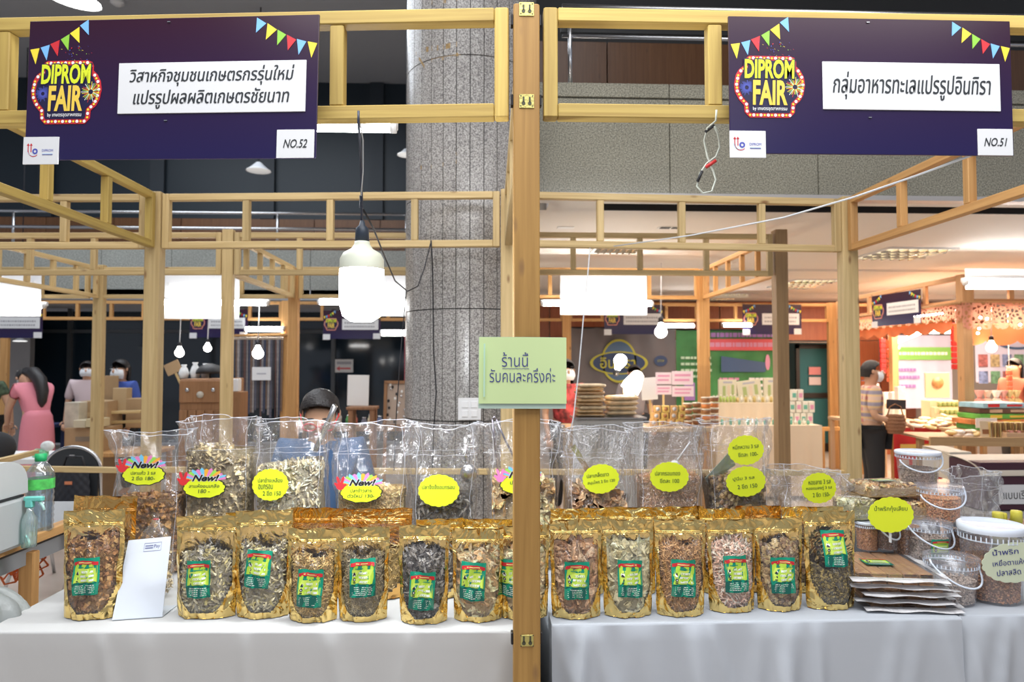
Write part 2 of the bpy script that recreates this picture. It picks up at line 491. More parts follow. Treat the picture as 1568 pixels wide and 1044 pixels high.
# far left mezzanine
GRANL = granite('granite_far', (0.30, 0.31, 0.28), (0.2, 0.2, 0.19), (0.4, 0.41, 0.37), 60)
ff = thing('t', None, None, (-12, 10.5, CEIL)); ff['kind'] = 'structure'; ff.name = 'trim_5'
for i in range(12):
    MB().box((1.04 * i + 0.52, 0.05, 0.36), (1.034, 0.1, 0.70), ch=0.003).build('stone_panel', GRANL, ff)
MB().box((6.2, 0.02, -0.03), (12.4, 0.12, 0.06)).build('edge_strip', mat('edge_grey', (.35, .37, .4), .4), ff)
lw_ = struct('wall_left', MB().box((-5.8, 12.2, 5.0), (12.6, 0.1, 3.1)), DARKW)
for i in range(11):
    b_ = beam((-11.6 + 1.15 * i, 12.1, 3.22), (-11.6 + 1.15 * i, 12.1, 4.02), 1.14, 0.05, BROWNP, 'panel', None)
    b_.parent = lw_
for i in range(7):
    MB().box((-11.4 + 1.9 * i, 12.1, 5.25), (0.24, 0.08, 2.45)).build('pilaster', mat('pilaster', (0.022, 0.03, 0.04), .5), lw_)
struct('floor_2', MB().box((-5.8, 11.6, 3.14), (12.6, 2.1, 0.14)), GREYC)
rl = thing('balcony_railing', 'grey steel tube railing on the far left mezzanine', 'railing', (-12, 10.62, 3.22))
for z in (0.34, 0.58):
    MB().tube([(0, 0, z), (12.4, 0, z)], 0.025, n=8).build('rail', STEEL, rl)
for i in range(7):
    MB().tube([(0.9 + 1.98 * i, 0, 0), (0.9 + 1.98 * i, 0, 0.6)], 0.022).build('baluster', STEEL, rl)

# granite column built of narrow curved slabs
colm = thing('column', None, None, (-0.075, 4.15, 0)); colm['kind'] = 'structure'; colm.name = 'trim_6'
MB().lathe([(0.375, 0), (0.375, 6.5)], n=32).build('core', mat('joint_dark', (0.10, 0.10, 0.10), 0.7), colm)
RC = 0.395; NSL = 32
hs_ = [0, 0.33, 0.94, 1.30, 1.96, 2.56, 3.2, 3.82, 4.45, 5.1, 5.8, 6.5]
hs_ = [0, .52, 1.14, 1.76, 2.40, 3.18, 3.80, 4.42, 5.1, 5.8, 6.5]
for k in range(NSL):
    a0 = 2 * PI * k / NSL; front = math.sin(a0 + PI / NSL) < 0.25
    for j in range(len(hs_) - 1):
        if j > 5 and not front: continue
        if not front and j % 1: continue
        g = 0.0022 / RC
        def fn(u, v, a0=a0, j=j, g=g):
            a = a0 + g + (2 * PI / NSL - 2 * g) * u
            return (RC * math.cos(a), RC * math.sin(a), hs_[j] + .003 + (hs_[j + 1] - hs_[j] - .006) * v)
        mb = MB(); n_ = 3
        P = [[Vector(fn(i / n_, jj)) for i in range(n_ + 1)] for jj in (0, 1)]
        ins = lambda q: Vector((q.x * .37 / RC, q.y * .37 / RC, q.z))
        vs = P[0] + P[1] + [ins(q) for q in P[0]] + [ins(q) for q in P[1]]
        fs = []
        for i in range(n_):
            fs.append((i, i + 1, 5 + i, 4 + i)); fs.append((i + 1, i, 8 + i, 9 + i)); fs.append((4 + i, 5 + i, 13 + i, 12 + i))
        fs.append((0, 4, 12, 8)); fs.append((3, 11, 15, 7))
        mb.add(vs, fs, 0, False)
        if not front and k % 2: continue
        mb.build('stone_slab', GRAN, colm)
TAPE = mat('tape_residue', (0.30, 0.19, 0.07), 0.6, var=0.3, vscale=60)
def residue(px0, py0, px1, py1, h):
    a = at(px0, py0, 3.78); b = at(px1, py1, 3.78)
    n_ = 8; mb = MB()
    cx, cy = -0.075, 4.15
    def onc(p):
        # slide the point along the view ray onto the cylinder face
        d = (p - Vector((0, 0, CAMZ)))
        for t in np.linspace(0.9, 1.25, 200):
            q = Vector((0, 0, CAMZ)) + d * t
            if (q.x - cx) ** 2 + (q.y - cy) ** 2 < (RC + .0015) ** 2: return q
        return p
    P = [onc(a.lerp(b, i / n_)) for i in range(n_ + 1)]
    vs = []
    for q in P:
        j = random.uniform(-.004, .004)
        vs += [(q.x + .075, q.y - 4.15, q.z + j), (q.x + .075, q.y - 4.15, q.z + h + j)]
    mb.add(vs, [(2 * i, 2 * i + 2, 2 * i + 3, 2 * i + 1) for i in range(n_)])
    mb.build('tape_residue', TAPE, colm)
random.seed(4)
residue(646, 80, 710, 71, 0.03); residue(660, 95, 706, 86, 0.02); residue(660, 8, 718, 0, .025)
residue(644, 260, 712, 249, 0.024); residue(680, 240, 708, 237, 0.02); residue(637, 84, 650, 105, .02)

# far walls at floor level
GLASSW = mat('storefront_glass', (0.015, 0.028, 0.042), 0.08, spec=0.7)
gw = thing('t', None, None, (-12.4, 12.9, 0)); gw['kind'] = 'structure'; gw.name = 'window_1'
FRM = mat('window_frame_grey', (0.10, 0.11, 0.12), 0.4, 0.3)
for i in range(8):
    MB().box((1.6 * i + .8, 0.03, 1.05), (1.54, 0.02, 2.04)).build('pane', GLASSW, gw)
    MB().box((1.6 * i + .8, 0.03, 2.27), (1.54, 0.02, .36)).build('pane', GLASSW, gw)
    MB().box((1.6 * i, 0, 1.25), (0.07, 0.09, 2.5)).build('mullion', FRM, gw)
MB().box((6.4, 0, 2.08), (12.8, 0.07, 0.06)).build('transom', FRM, gw)
mb = MB().box((-9.6, 12.0, 1.25), (3.8, 0.12, 2.5)); struct('wall_left_return', mb, mat('grey_tile_wall', (.26, .25, .25), .4, var=.1, vscale=2))

WX = 10.95
wb = struct('wall_right', MB().box((8.6, WX, 1.25), (4.5, 0.1, 2.5)).box((2.6, WX, 1.25), (4.6, 0.1, 2.5)).box((5.6, WX, 2.17), (1.5, .1, .7)), mat('plaster_cream', (.55, .48, .42), .7))
for i in range(9):
    x = 0.6 + 0.92 * i
    b_ = beam((x, WX - .07, 1.86), (x, WX - .07, 2.48), 0.905, 0.03, ORANGEP, 'panel', None); b_.parent = wb
for (x, z0, z1) in ((6.15, 0, .6), (6.15, .61, 1.2), (6.15, 1.21, 1.85), (6.75, 0, .6), (6.75, .61, 1.2), (6.75, 1.21, 1.85)):
    b_ = beam((x, WX - .08, z0), (x, WX - .08, z1), .57, .04, ORANGEP, 'panel', None); b_.parent = wb
dr = thing('t', None, None, (5.32, WX - .02, 0)); dr['kind'] = 'structure'; dr.name = 'door_1'
TEALP = mat('teal_wall', (0.30, 0.42, 0.37), .6)
DKF = mat('door_frame_brown', (0.035, 0.025, 0.02), 0.35)
MB().box((-0.42, 0.02, 0.92), (0.05, .14, 1.84)).box((.45, .02, .92), (.07, .14, 1.84)).box((0, .02, 1.86), (.94, .14, .05)).build('door_frame', DKF, dr)
mb = MB().box((0.08, .7, 0.92), (.06, .05, 1.8)).box((0.62, .7, .92), (.06, .05, 1.8)).box((.35, .7, 1.77), (.6, .05, .07)).box((.35, .7, .95), (.6, .05, .08)).box((.35, .7, .08), (.6, .05, .14))
lf = mb.build('door_leaf', DKF, dr, loc=(-.12, -.35, 0))
MB().box((0.35, .7, 1.36), (.5, .012, .74)).box((.35, .7, .52), (.5, .012, .74)).build('pane', mat('door_glass', (.05, .16, .17), .15), lf)
MB().box((.36, .665, 1.36), (.2, .004, .13)).build('notice', mat('notice_red', (.75, .28, .28), .6), lf)
MB().box((.36, .665, 1.19), (.2, .004, .13)).build('notice', mat('notice_white', (.75, .6, .6), .6), lf)
struct('wall_back_room', MB().box((5.6, 12.6, 1.25), (3, .1, 2.5)).box((4.45, 11.8, 1.25), (.1, 1.6, 2.5)), TEALP)

# ceiling fittings
TROF = mat('louvre_mirror', (0.75, 0.72, 0.62), 0.12, 1.0)
def troffer(px0, px1, py0, py1, lab, lit=3.0):
    Yn = F * (CEIL - CAMZ) / (560 - py0 if False else 560 - py0)
    y1 = F * (CEIL - CAMZ) / (560 - py1); y0 = F * (CEIL - CAMZ) / (560 - py0)
    y0, y1 = min(y0, y1), max(y0, y1)
    xc = ((px0 + px1) / 2 - 740) * ((y0 + y1) / 2) / F
    wdt = (px1 - px0) * y0 / F * .86
    t = thing('recessed_ceiling_light', lab, 'ceiling light', (xc, (y0 + y1) / 2, CEIL))
    dep = max(y1 - y0, .3)
    mb = MB()
    for sx in (-1, 1): mb.box((sx * wdt / 2, 0, -.006), (.02, dep, .02))
    for sy in (-1, 1): mb.box((0, sy * dep / 2, -.006), (wdt, .02, .02))
    mb.build('frame', WHITE, t)
    MB().box((0, 0, -.003), (wdt, dep, .004)).build('reflector', mat('troffer_glow', (.8, .75, .6), .3, emit=(1, .88, .6), es=lit), t)
    for i in range(1, 7):
        MB().box((-wdt / 2 + wdt * i / 7, 0, -.016), (.012, dep - .02, .024), rot=(0, R(25), 0)).build('louvre', TROF, t)
    for i in range(1, 4):
        MB().box((0, -dep / 2 + dep * i / 4, -.016), (wdt - .02, .012, .024), rot=(R(25), 0, 0)).build('louvre', TROF, t)
troffer(1338, 1468, 390, 373, 'largest louvred light in the white ceiling, right of the right rear post', .9)
troffer(1198, 1282, 437, 424, 'louvred ceiling light just right of the post behind the right stall', .9)
troffer(1080, 1145, 456, 447, 'farthest louvred ceiling light, low above the green banner', .9)
troffer(905, 988, 383, 373, 'louvred ceiling light seen between the two wooden rails of the right stall', .9)
t = thing('emergency_light', 'small white fitting on the ceiling right of the near post', 'ceiling light', tuple(at(866, 347, 5.15)))
MB().box((0, 0, 0), (0.13, .08, .02), ch=.004).build('housing', WHITE, t)
t = thing('air_vent', 'double black slot air vent in the white ceiling', 'vent', (1.43, 5.12, CEIL - .003))
MB().box((-.045, 0, 0), (.075, .06, .006)).build('slot', BLACK, t); MB().box((.045, 0, 0), (.075, .06, .006)).build('slot', BLACK, t)
MB().box((0, 0, .002), (.2, .09, .004)).build('plate', WHITE, t)
t = thing('sprinkler_head', 'small sprinkler on the ceiling above the green banner', 'sprinkler', (2.6, 7.4, CEIL - .05))
MB().tube([(0, 0, .05), (0, 0, 0)], .012).build('pipe', STEEL, t); MB().lathe([(.02, -.01), (.028, 0)], n=10).build('deflector', STEEL, t)

def dish_lamp(px, py, Y, r, lab, tilt=(0, 0, 0), on=8.0):
    t = thing('pendant_lamp', lab, 'lamp', tuple(at(px, py, Y)), tilt)
    MB().lathe([(r * .12, r * .75), (r * .22, r * .7), (r * .5, r * .42), (r * .85, r * .12), (r, 0)], cap1=False, n=24).build('shade', mat('shade_grey', (.55, .56, .58), .4), t)
    MB().lathe([(r * .95, .012), (r * .2, .012)], cap0=False, n=24).lathe([(r * .95, .012), (r * .94, .002), (0.01, .002)], n=24, cap0=False).build('diffuser', emis('lamp_face_%g' % on, (1, 1, .97), on), t)
    MB().tube([(0, 0, r * .7), (0, 0, 6.5 - at(px, py, Y).z if 6.5 - at(px, py, Y).z > 0 else .3)], .008).build('cord', DARKM, t)
    return t
dish_lamp(114, 2, 4.4, .155, 'white glowing dish lamp hanging over the left purple sign', (R(6), R(6), 0), 12)
dish_lamp(396, 262, 9.6, .17, 'unlit grey dish lamp hanging below the left sign', on=.25)
dish_lamp(622, 238, 8.2, .11, 'grey dish lamp half hidden by the left edge of the granite column', on=.4)
dish_lamp(31, 523, 11.0, .10, 'small white dish lamp hanging at the far left wall', on=1.2)
t = thing('smoke_detector', 'small round white smoke detector on the grey ceiling above the left sign', 'detector', tuple(at(197, 22, 9.0)))
t.location.z = 6.46; t.location.y = 9.5; t.location.x = at(197, 20, 9.8).x
MB().lathe([(.09, .04), (.09, 0), (.05, -.03)], n=16).build('body', WHITE, t)

# ---------------------------------------------------------------- timber stall frames
ZT, ZB = 2.37, 2.075
def post(name_label, x, y, ztop=2.39, m=None, w=0.066, d=0.045, zbot=0.01, group=None, plates=False):
    t = thing('stall_post', name_label, 'post', (x, y, zbot), group=group)
    beam((0, 0, 0), (0, 0, ztop - zbot), w, d, m or PINE, 'upright', t)
    return t

def frame(a, b, lab, m=None, zt=ZT, zb=ZB, w=0.036, d=0.04, gap=0.045, mids=(.25, .5, .75), group=None):
    """ladder frame between two post centres a, b (x, y)"""
    A = Vector((a[0], a[1], 0)); B = Vector((b[0], b[1], 0)); u = (B - A).normalized(); L_ = (B - A).length
    A = A + u * gap; L_ -= 2 * gap
    t = thing('ladder_frame', lab, 'frame', tuple(A + Vector((0, 0, zb))), (0, 0, math.atan2(u.y, u.x)), group)
    m = m or PINE; h = zt - zb
    beam((w, 0, h - w / 2), (L_ - w, 0, h - w / 2), w, d, m, 'top_rail', t, up=(0, 1, 0)) if 0 else None
    for nm, z in (('top_rail', h - w / 2), ('bottom_rail', w / 2)):
        beam((w + .001, 0, z), (L_ - w - .001, 0, z), w, d, m, nm, t)
    for x in (w / 2, L_ - w / 2):
        beam((x, 0, 0), (x, 0, h), w, d, m, 'stile', t)
    for k in mids:
        beam((L_ * k, 0, w + .001), (L_ * k, 0, h - w - .001), w, d * .9, m, 'crosspiece', t)
    return t

XL, XC, XR = -1.77, 0.11, 1.99
NC = (XC, 1.7475)
p = post('near square wooden post with a green note taped to it', *NC, ztop=2.378, m=POSTM, w=0.067, d=0.05)
# slotted steel plates on the post's face
def plate(z, wd=.038, hh=.036):
    mb = MB().box((0, -.0262, z), (wd, .002, hh), ch=.0005)
    pl = mb.build('slotted_plate', BRASS, p)
    mk = MB()
    for sx in (-1, 1):
        mk.box((sx * .008, -.0275, z + .004), (.0045, .001, .014)).add([(sx * .008 + .005 * math.cos(a * PI / 4), -.028, z - .006 + .005 * math.sin(a * PI / 4)) for a in range(8)], [tuple(range(8))])
        for sz in (-1, 1): mk.add([(sx * .015 + .0018 * math.cos(a * PI / 3), -.028, z + sz * .013 + .0018 * math.sin(a * PI / 3)) for a in range(6)], [tuple(range(6))])
    mk.build('keyhole', mat('keyhole_dark', (.06, .06, .03), .6), pl)
plate(2.352); plate(2.112); plate(0.752, .032, .028)
for z in (2.33, 2.12, 0.752):
    for sx in (-1, 1): MB().box((sx * .0365, -.004, z), (.006, .022, .03), ch=.0015).build('side_clip', DARKM, p)

post('front post of the left stall, at its left end', XL, 1.90, m=PINE)
post('front post of the right stall, at its right end', XR, 1.73, m=PINE)
L1, C1, R1 = (XL, 3.74), (XC + .022, 3.60), (XR + .03, 3.69)
post('rear left post of the left stall, with a knotty face', *L1, m=PINE_B, ztop=2.38, w=.08, d=.07)
post('rear middle post just behind the near post, only its left side visible', *C1, m=PINE_B, ztop=2.38, w=.08, d=.05)
post('rear right post of the right stall, the widest upright at right', *R1, m=PINE_B, ztop=2.38, w=.085, d=.07)
frame((XL, 1.90), NC, 'yellow pine ladder frame carrying the left purple sign', PINE, zt=2.372, zb=2.085)
frame(NC, (XR, 1.73), 'yellow pine ladder frame carrying the right purple sign', PINE, zt=2.372, zb=2.085)
frame((XR, 1.73), (XR + 1.9, 1.70), 'yellow pine ladder frame at the far right edge beside the right sign', PINE)
frame((XL - 1.88, 2.0), (XL, 1.90), 'yellow pine ladder frame left of the left sign', PINE)
frame((XL, 1.90), L1, 'slanting ladder frame on the left side of the left stall', PINE)
frame(NC, C1, 'ladder frame between the stalls, edge-on behind the near post', PINE_B)
frame((XR, 1.73), R1, 'slanting ladder frame on the right side of the right stall', PINE_O)
frame(L1, C1, 'rear ladder frame of the left stall, crossing the granite column', PINE_B)
frame(C1, R1, 'rear ladder frame of the right stall, under the granite fascia', PINE_B)
frame((XL - 1.88, 3.84), L1, 'rear ladder frame left of the knotty rear post', PINE_B)

# second block of stalls, across the cross aisle
Y2, Y3 = 4.70, 6.40
def pr(px, Y): return (px - 740) * Y / F
P2 = {'ll': (XL - 1.88, Y2 + .2), 'l': (XL, Y2 + .1), 'r': (pr(1201, Y2), Y2)}
post('dark-topped post in the second row, left of the hanging bulb', P2['l'][0], P2['l'][1], m=PINE_B, w=.075, d=.05)
post('second row post right of the white glare panel, with dark weathered top', P2['r'][0] + .01, P2['r'][1], m=wood('post_brown', (.42, .26, .12), (.30, .18, .08)), ztop=2.40, w=.085, d=.08)
P3 = {'ll': (XL - 1.88, Y3 + .15), 'l': (XL, Y3 + .05), 'r': (pr(1078, Y3) + .02, Y3), 'c': (XC, Y3)}
post('third row post at left, standing behind the masked woman in blue', P3['ll'][0] + .05, P3['ll'][1], m=PINE_B, w=.09, d=.07)
post('third row double post right of the hanging belts', P3['l'][0], P3['l'][1], m=PINE_O, w=.09, d=.08, ztop=2.36)
post('warm pine post standing in front of the green banner', P3['r'][0], P3['r'][1], m=PINE_O, w=.10, d=.08, ztop=2.36)
frame((P2['l'][0], P2['l'][1]), (XC, Y2 + .05), 'second row ladder frame behind the hanging bulb', PINE_B)
frame((XL - 1.88, Y2 + .2), P2['l'], 'second row ladder frame left of the knotty rear post', PINE_B)
frame((XL - 3.76, Y2 + .3), (XL - 1.88, Y2 + .2), 'second row ladder frame at the left edge', PINE_B)
frame((XC, Y2), P2['r'], 'second row ladder frame under the white ceiling at right', PINE_B)
frame(P2['ll'], (P3['ll'][0] + .05, P3['ll'][1]), 'sloping side frame at the far left, above the pink dress', PINE_B, mids=(.2, .4, .6, .8))
frame(P2['l'], P3['l'], 'sloping side frame left of the hanging bulb', PINE_B, mids=(.2, .4, .6, .8))
frame(P2['r'], P3['r'], 'sloping side frame behind the right stall, near the ceiling lights', PINE_O, mids=(.2, .4, .6, .8))
frame(P3['ll'], P3['l'], 'third row ladder frame holding a white board at left', PINE_B)
frame((P3['ll'][0] - 1.88, Y3 + .2), P3['ll'], 'third row ladder frame at the left edge behind a white board', PINE_B)
frame(P3['l'], (XC, Y3), 'third row ladder frame behind the hanging bulb glare', PINE_B)
frame((XC, Y3), P3['r'], 'third row ladder frame holding the big white board', PINE_O)

# fourth row, facing us under the low ceiling
Y4 = 9.4
X4 = [pr(q, Y4) for q in (30, 238, 441, 650, 868, 1078, 1285)]
names4 = ['at the far left wall', 'left of the wooden cabinet', 'right of the purple glowing sign', '', 'left of the grey banner', '', 'in front of the orange wall panels']
for i, x in enumerate(X4):
    if i in (3, 5): continue
    post('fourth row thin post ' + names4[i], x, Y4, m=PINE_O, ztop=2.33, w=.12 if i > 3 else .10, d=.06)
fn4 = ['above the beige wall panel', 'behind the left end of the purple signs', 'beside the second purple sign', 'left of the near green note', 'above the grey banner', 'above the green banner', None]
for i in range(6):
    frame((X4[i], Y4), (X4[i + 1], Y4), 'fourth row ladder frame ' + fn4[i], PINE_O, zt=2.32, zb=2.06, w=.04, d=.05)
frame((X4[6], Y4), (X4[6] + .75, Y4), 'short ladder frame in front of the orange wall panels', PINE_O, zt=2.32, zb=2.06, w=.04, d=.05, mids=())
# low barrier by the door
t = thing('low_barrier', 'low pine barrier of rail and legs in front of the open door', 'barrier', (pr(1243, 8.9), 8.9, 0.01))
beam((0, 0, .60), (.75, 0, .60), .05, .05, PINE_O, 'rail', t)
for x in (.2, .72): beam((x, 0, 0), (x, 0, .574), .05, .05, PINE_O, 'leg', t)

# ---------------------------------------------------------------- purple stall signs
def signmat(name, a, b, h):
    m = bpy.data.materials.new(name); m.use_nodes = True
    N, L = nt(m); bs = N['Principled BSDF']; bs.inputs['Roughness'].default_value = .28
    tc = N.new('ShaderNodeTexCoord'); sp = N.new('ShaderNodeSeparateXYZ'); L.new(tc.outputs['Object'], sp.inputs[0])
    mr = N.new('ShaderNodeMapRange'); mr.inputs[1].default_value = -h; mr.inputs[2].default_value = h
    L.new(sp.outputs['Z'], mr.inputs[0])
    cr = N.new('ShaderNodeValToRGB'); e = cr.color_ramp.elements
    e[0].position = 0; e[0].color = (*a, 1); e[1].position = 1; e[1].color = (*b, 1)
    L.new(mr.outputs[0], cr.inputs[0]); L.new(cr.outputs[0], bs.inputs['Base Color'])
    return m
SIGNM = signmat('sign_print', (0.011, 0.006, 0.062), (0.027, 0.002, 0.016), .18)
S_RED = mat('print_red', (.62, .03, .04), .4); S_DK = mat('print_navy', (.012, .008, .05), .4)
S_YG = mat('print_lime', (.72, .80, .03), .4); S_YO = mat('print_amber', (.85, .60, .08), .4)
S_YL = mat('print_yellow', (.90, .72, .05), .4); S_BL = mat('print_blue', (.20, .48, .85), .4)
S_WH = mat('print_white', (.86, .87, .86), .4); S_GR = mat('print_green', (.28, .60, .06), .4)
S_LB = mat('print_pale_blue', (.55, .75, .92), .4)
S_IND = mat('print_indigo', (.08, .10, .45), .4)
CARD = mat('sign_white_card', (.74, .75, .76), .4)

def booth_sign(lab, corners, no, lines, detail=True, group=None, back=None, W=.72, H=.355, loc=None, rotz=0, tilt=0):
    t = thing('stall_sign', lab, 'sign', loc, (0, tilt, rotz), group)
    MB().box((0, 0, 0), (W, .006, H), ch=.001).build('board', [SIGNM], t)
    y = -.0035
    def X(f): return -W / 2 + f * W
    def Z(f): return H / 2 - f * H
    nx0, nx1, nz0, nz1 = (.323, .962, .32, .68) if len(lines) > 1 else (.325, .955, .325, .675)
    if not detail: nx0, nx1, nz0, nz1 = .33, .96, .3, .68
    MB().box((X((nx0 + nx1) / 2), y - .001, Z((nz0 + nz1) / 2)), ((nx1 - nx0) * W, .003, (nz1 - nz0) * H), ch=.0008).build('name_panel', CARD, t)
    if detail:
        mb = MB()
        n = len(lines)
        for i, (s, wd) in enumerate(lines):
            zz = Z((nz0 + nz1) / 2) + ((.5 - i) * .058 if n > 1 else 0)
            for q in (-.0006, .0006): mb.text(s, (X((nx0 + nx1) / 2) + q, y - .0032 + q * .1, zz + q * .5), 1, 0, shear=.18, bold=0.0, fit=(wd * W, (.050 if n > 1 else .072)))
        mb.build('lettering', INK, t)
    elif lines:
        mb = MB(); rr = random.Random(no)
        for r_ in range(2):
            x = nx0 + .04
            while x < nx1 - .06:
                l = rr.uniform(.015, .035)
                mb.box((X(x + l / 2), y - .0035, Z(.44 + .13 * r_)), (l * W, .001, H * .055)); x += l + .012
        mb.build('lettering', mat('faint_ink', (.35, .35, .38), .6), t)
    # corner cards hang slightly below the board
    hc = .195 * H; wc = .125 * W
    MB().box((X(.06), y - .001, Z(1) + hc * .5 - .012), (wc, .003, hc), ch=.0006).build('logo_card', CARD, t)
    nc = MB().box((X(.932), y - .001, Z(1) + hc * .5), (wc, .003, hc), ch=.0006).build('number_card', CARD, t)
    if detail:
        MB().text(no, (X(.932), y - .0032, Z(1) + hc * .5), 1, 0, shear=.3, bold=.012, fit=(.062, .022)).build('number', INK, nc)
        mb = MB(); cx, cz = X(.06), Z(1) + hc * .5 - .012
        def ring(c, r0, r1, a0, a1, mi, k=18):
            vs = []
            for i in range(k + 1):
                a = a0 + (a1 - a0) * i / k
                vs += [(c[0] + r0 * math.cos(a), y - .003, c[1] + r0 * math.sin(a)), (c[0] + r1 * math.cos(a), y - .003, c[1] + r1 * math.sin(a))]
            mb.add(vs, [(2 * i, 2 * i + 1, 2 * i + 3, 2 * i + 2) for i in range(k)], mi)
        ring((cx - .015, cz - .002), .0035, .0075, 0, 2 * PI, 0)
        ring((cx - .019, cz - .001), .0135, .0152, PI, 1.75 * PI, 1)
        ring((cx - .021, cz + .002), .0145, .016, PI, 1.6 * PI, 2)
        for dx, mi, hh in ((-.034, 1, .026), (-.026, 1, .026)):
            mb.add([(cx + dx - .0012, y - .003, cz - .004), (cx + dx + .0012, y - .003, cz - .004), (cx + dx + .0012, y - .003, cz + hh - .012), (cx + dx - .0012, y - .003, cz + hh - .012)], [(0, 1, 2, 3)], mi)
            mb.add([(cx + dx - .004, y - .003, cz + hh - .013), (cx + dx + .004, y - .003, cz + hh - .013), (cx + dx, y - .003, cz + hh - .007)], [(0, 1, 2)], mi)
        mb.text('DIPROM', (cx + .019, y - .003, cz), 1, 0, fit=(.03, .0065))
        mb.box((cx + .019, y - .003, cz - .0085), (.028, .0005, .0012), 2); mb.box((cx + .019, y - .003, cz - .011), (.028, .0005, .001), 0)
        mb.build('emblem', [S_IND, S_RED, S_LB], bpy.data.objects[[c.name for c in t.children if c.name.startswith('logo_card')][-1]])
    # marquee badge
    k = 1 / 6.14; s_ = W / 440
    def B(x, z): return (X(0) + (x * k - 4) * s_, y - .001, Z(0) - (z * k - 2.5) * s_)
    out = [(215, 390), (600, 390), (640, 405), (655, 440), (655, 485), (690, 515), (725, 580), (737, 660), (720, 750), (690, 805), (640, 850), (635, 920), (590, 968), (210, 968), (165, 920), (160, 855), (110, 800), (75, 730), (68, 660), (85, 570), (115, 520), (160, 485), (165, 425)]
    c0 = (402, 670)
    inn = []
    for i, (x, z) in enumerate(out):
        a = out[i - 1]; b = out[(i + 1) % len(out)]
        tx, tz = b[0] - a[0], b[1] - a[1]; l = math.hypot(tx, tz)
        inn.append((x - tz / l * 44, z + tx / l * 44))
    badge = MB(); badge.poly([B(*q) for q in reversed(out)], 0, .002)
    bd = badge.build('badge', [S_RED], t)
    mb = MB(); mb.poly([(B(*q)[0], y - .0018, B(*q)[2]) for q in reversed(inn)], 0)
    # bulbs round the rim
    per = []
    for i in range(len(out)):
        a = ((out[i][0] + inn[i][0]) / 2, (out[i][1] + inn[i][1]) / 2); j = (i + 1) % len(out)
        b = ((out[j][0] + inn[j][0]) / 2, (out[j][1] + inn[j][1]) / 2)
        n = max(1, int(math.hypot(b[0] - a[0], b[1] - a[1]) / 34 + .5))
        for q in range(n): per.append((a[0] + (b[0] - a[0]) * q / n, a[1] + (b[1] - a[1]) * q / n))
    nn = 8 if detail else 5
    for i, (x, z) in enumerate(per):
        r_ = 15 if i % 2 else 11
        mb.add([(B(x + r_ * math.cos(a * 2 * PI / nn), 0)[0], y - .002, B(0, z + r_ * math.sin(a * 2 * PI / nn))[2]) for a in range(nn)], [tuple(reversed(range(nn)))], 1 if i % 2 else 2)
    if detail:
        rr = random.Random(3)
        cols = [3, 2, 1, 4, 5]
        for i in range(34):      # firework bursts
            a = i * 2 * PI / 34; r0, r1 = 22, rr.uniform(60, 100)
            for cx, cz, sc, cc in ((640, 680, 1, None), (185, 690, .75, 6)):
                p0 = B(cx + r0 * sc * math.cos(a), cz + r0 * sc * math.sin(a)); p1 = B(cx + r1 * sc * math.cos(a), cz + r1 * sc * math.sin(a))
                nx, nz = -math.sin(a) * .0007, -math.cos(a) * .0007
                mb.add([(p0[0] - nx, y - .0022, p0[2] - nz), (p0[0] + nx, y - .0022, p0[2] + nz), (p1[0] + nx, y - .0022, p1[2] + nz), (p1[0] - nx, y - .0022, p1[2] - nz)], [(0, 1, 2, 3)], cc if cc else cols[i % 5])
        for i in range(26):
            x, z = rr.uniform(300, 640), rr.uniform(255, 385)
            q = B(x, z); a = rr.uniform(0, PI); l = rr.uniform(.001, .003)
            mb.add([(q[0] - l * math.cos(a), y - .001, q[2] - l * math.sin(a)), (q[0] + .001, y - .001, q[2] - .001), (q[0] + l * math.cos(a), y - .001, q[2] + l * math.sin(a)), (q[0] - .001, y - .001, q[2] + .001)], [(0, 1, 2, 3)], [6, 2, 4, 6, 3][i % 5])
    mb.build('badge_print', [S_DK, S_WH, S_YL, S_RED, S_GR, S_YO, S_IND], bd)
    mb = MB()
    def word(s, x0, x1, z0, z1, mi):
        a, b = B(x0, z0), B(x1, z1)
        c = ((a[0] + b[0]) / 2, y - .003, (a[2] + b[2]) / 2)
        if detail:
            mb.text(s, (c[0], y - .0024, c[2]), 1, 0, shear=.05, bold=.075, fit=(b[0] - a[0] + .006, a[2] - b[2] + .006))
        mb.text(s, c, 1, mi, shear=.05, bold=.035 if detail else .03, fit=(b[0] - a[0], a[2] - b[2]), res=3 if detail else 1)
    word('DIPROM', 165, 637, 422, 605, 1); word('FAIR', 238, 565, 618, 852, 2)
    if detail:
        a, b = B(238, 870), B(560, 912)
        mb.text('by เกษตรอุตสาหกรรม', ((a[0] + b[0]) / 2, y - .003, (a[2] + b[2]) / 2), 1, 3, bold=.01, fit=(b[0] - a[0], a[2] - b[2]))
    mb.build('badge_letters', [S_DK, S_YG, S_YO, S_WH], bd)
    # bunting
    def pen(x0, z0, x1, z1, tx, tz, m):
        MB().poly([(X(x0 / 440), y - .0005, Z(z0 / 217)), (X(tx / 440), y - .0005, Z(tz / 217)), (X(x1 / 440), y - .0005, Z(z1 / 217))], 0, .0008).build('pennant', m, t)
    for a in ((3, 45, 17, 43, 12, 68, S_YL), (19, 42, 33, 38, 29, 62, S_BL), (34, 37, 48, 31, 46, 56, S_RED), (50, 30, 63, 22, 62, 47, S_GR), (64, 21, 78, 11, 79, 36, S_YL), (79, 9, 92, 0, 93, 24, S_BL)):
        pen(*a)
    for a in ((348, 3, 362, 12, 347, 26, S_BL), (364, 12, 378, 22, 362, 37, S_YL), (379, 22, 392, 30, 379, 46, S_GR), (393, 30, 407, 38, 395, 54, S_RED), (408, 37, 422, 41, 411, 61, S_BL), (424, 41, 438, 44, 430, 66, S_YL)):
        pen(*a)
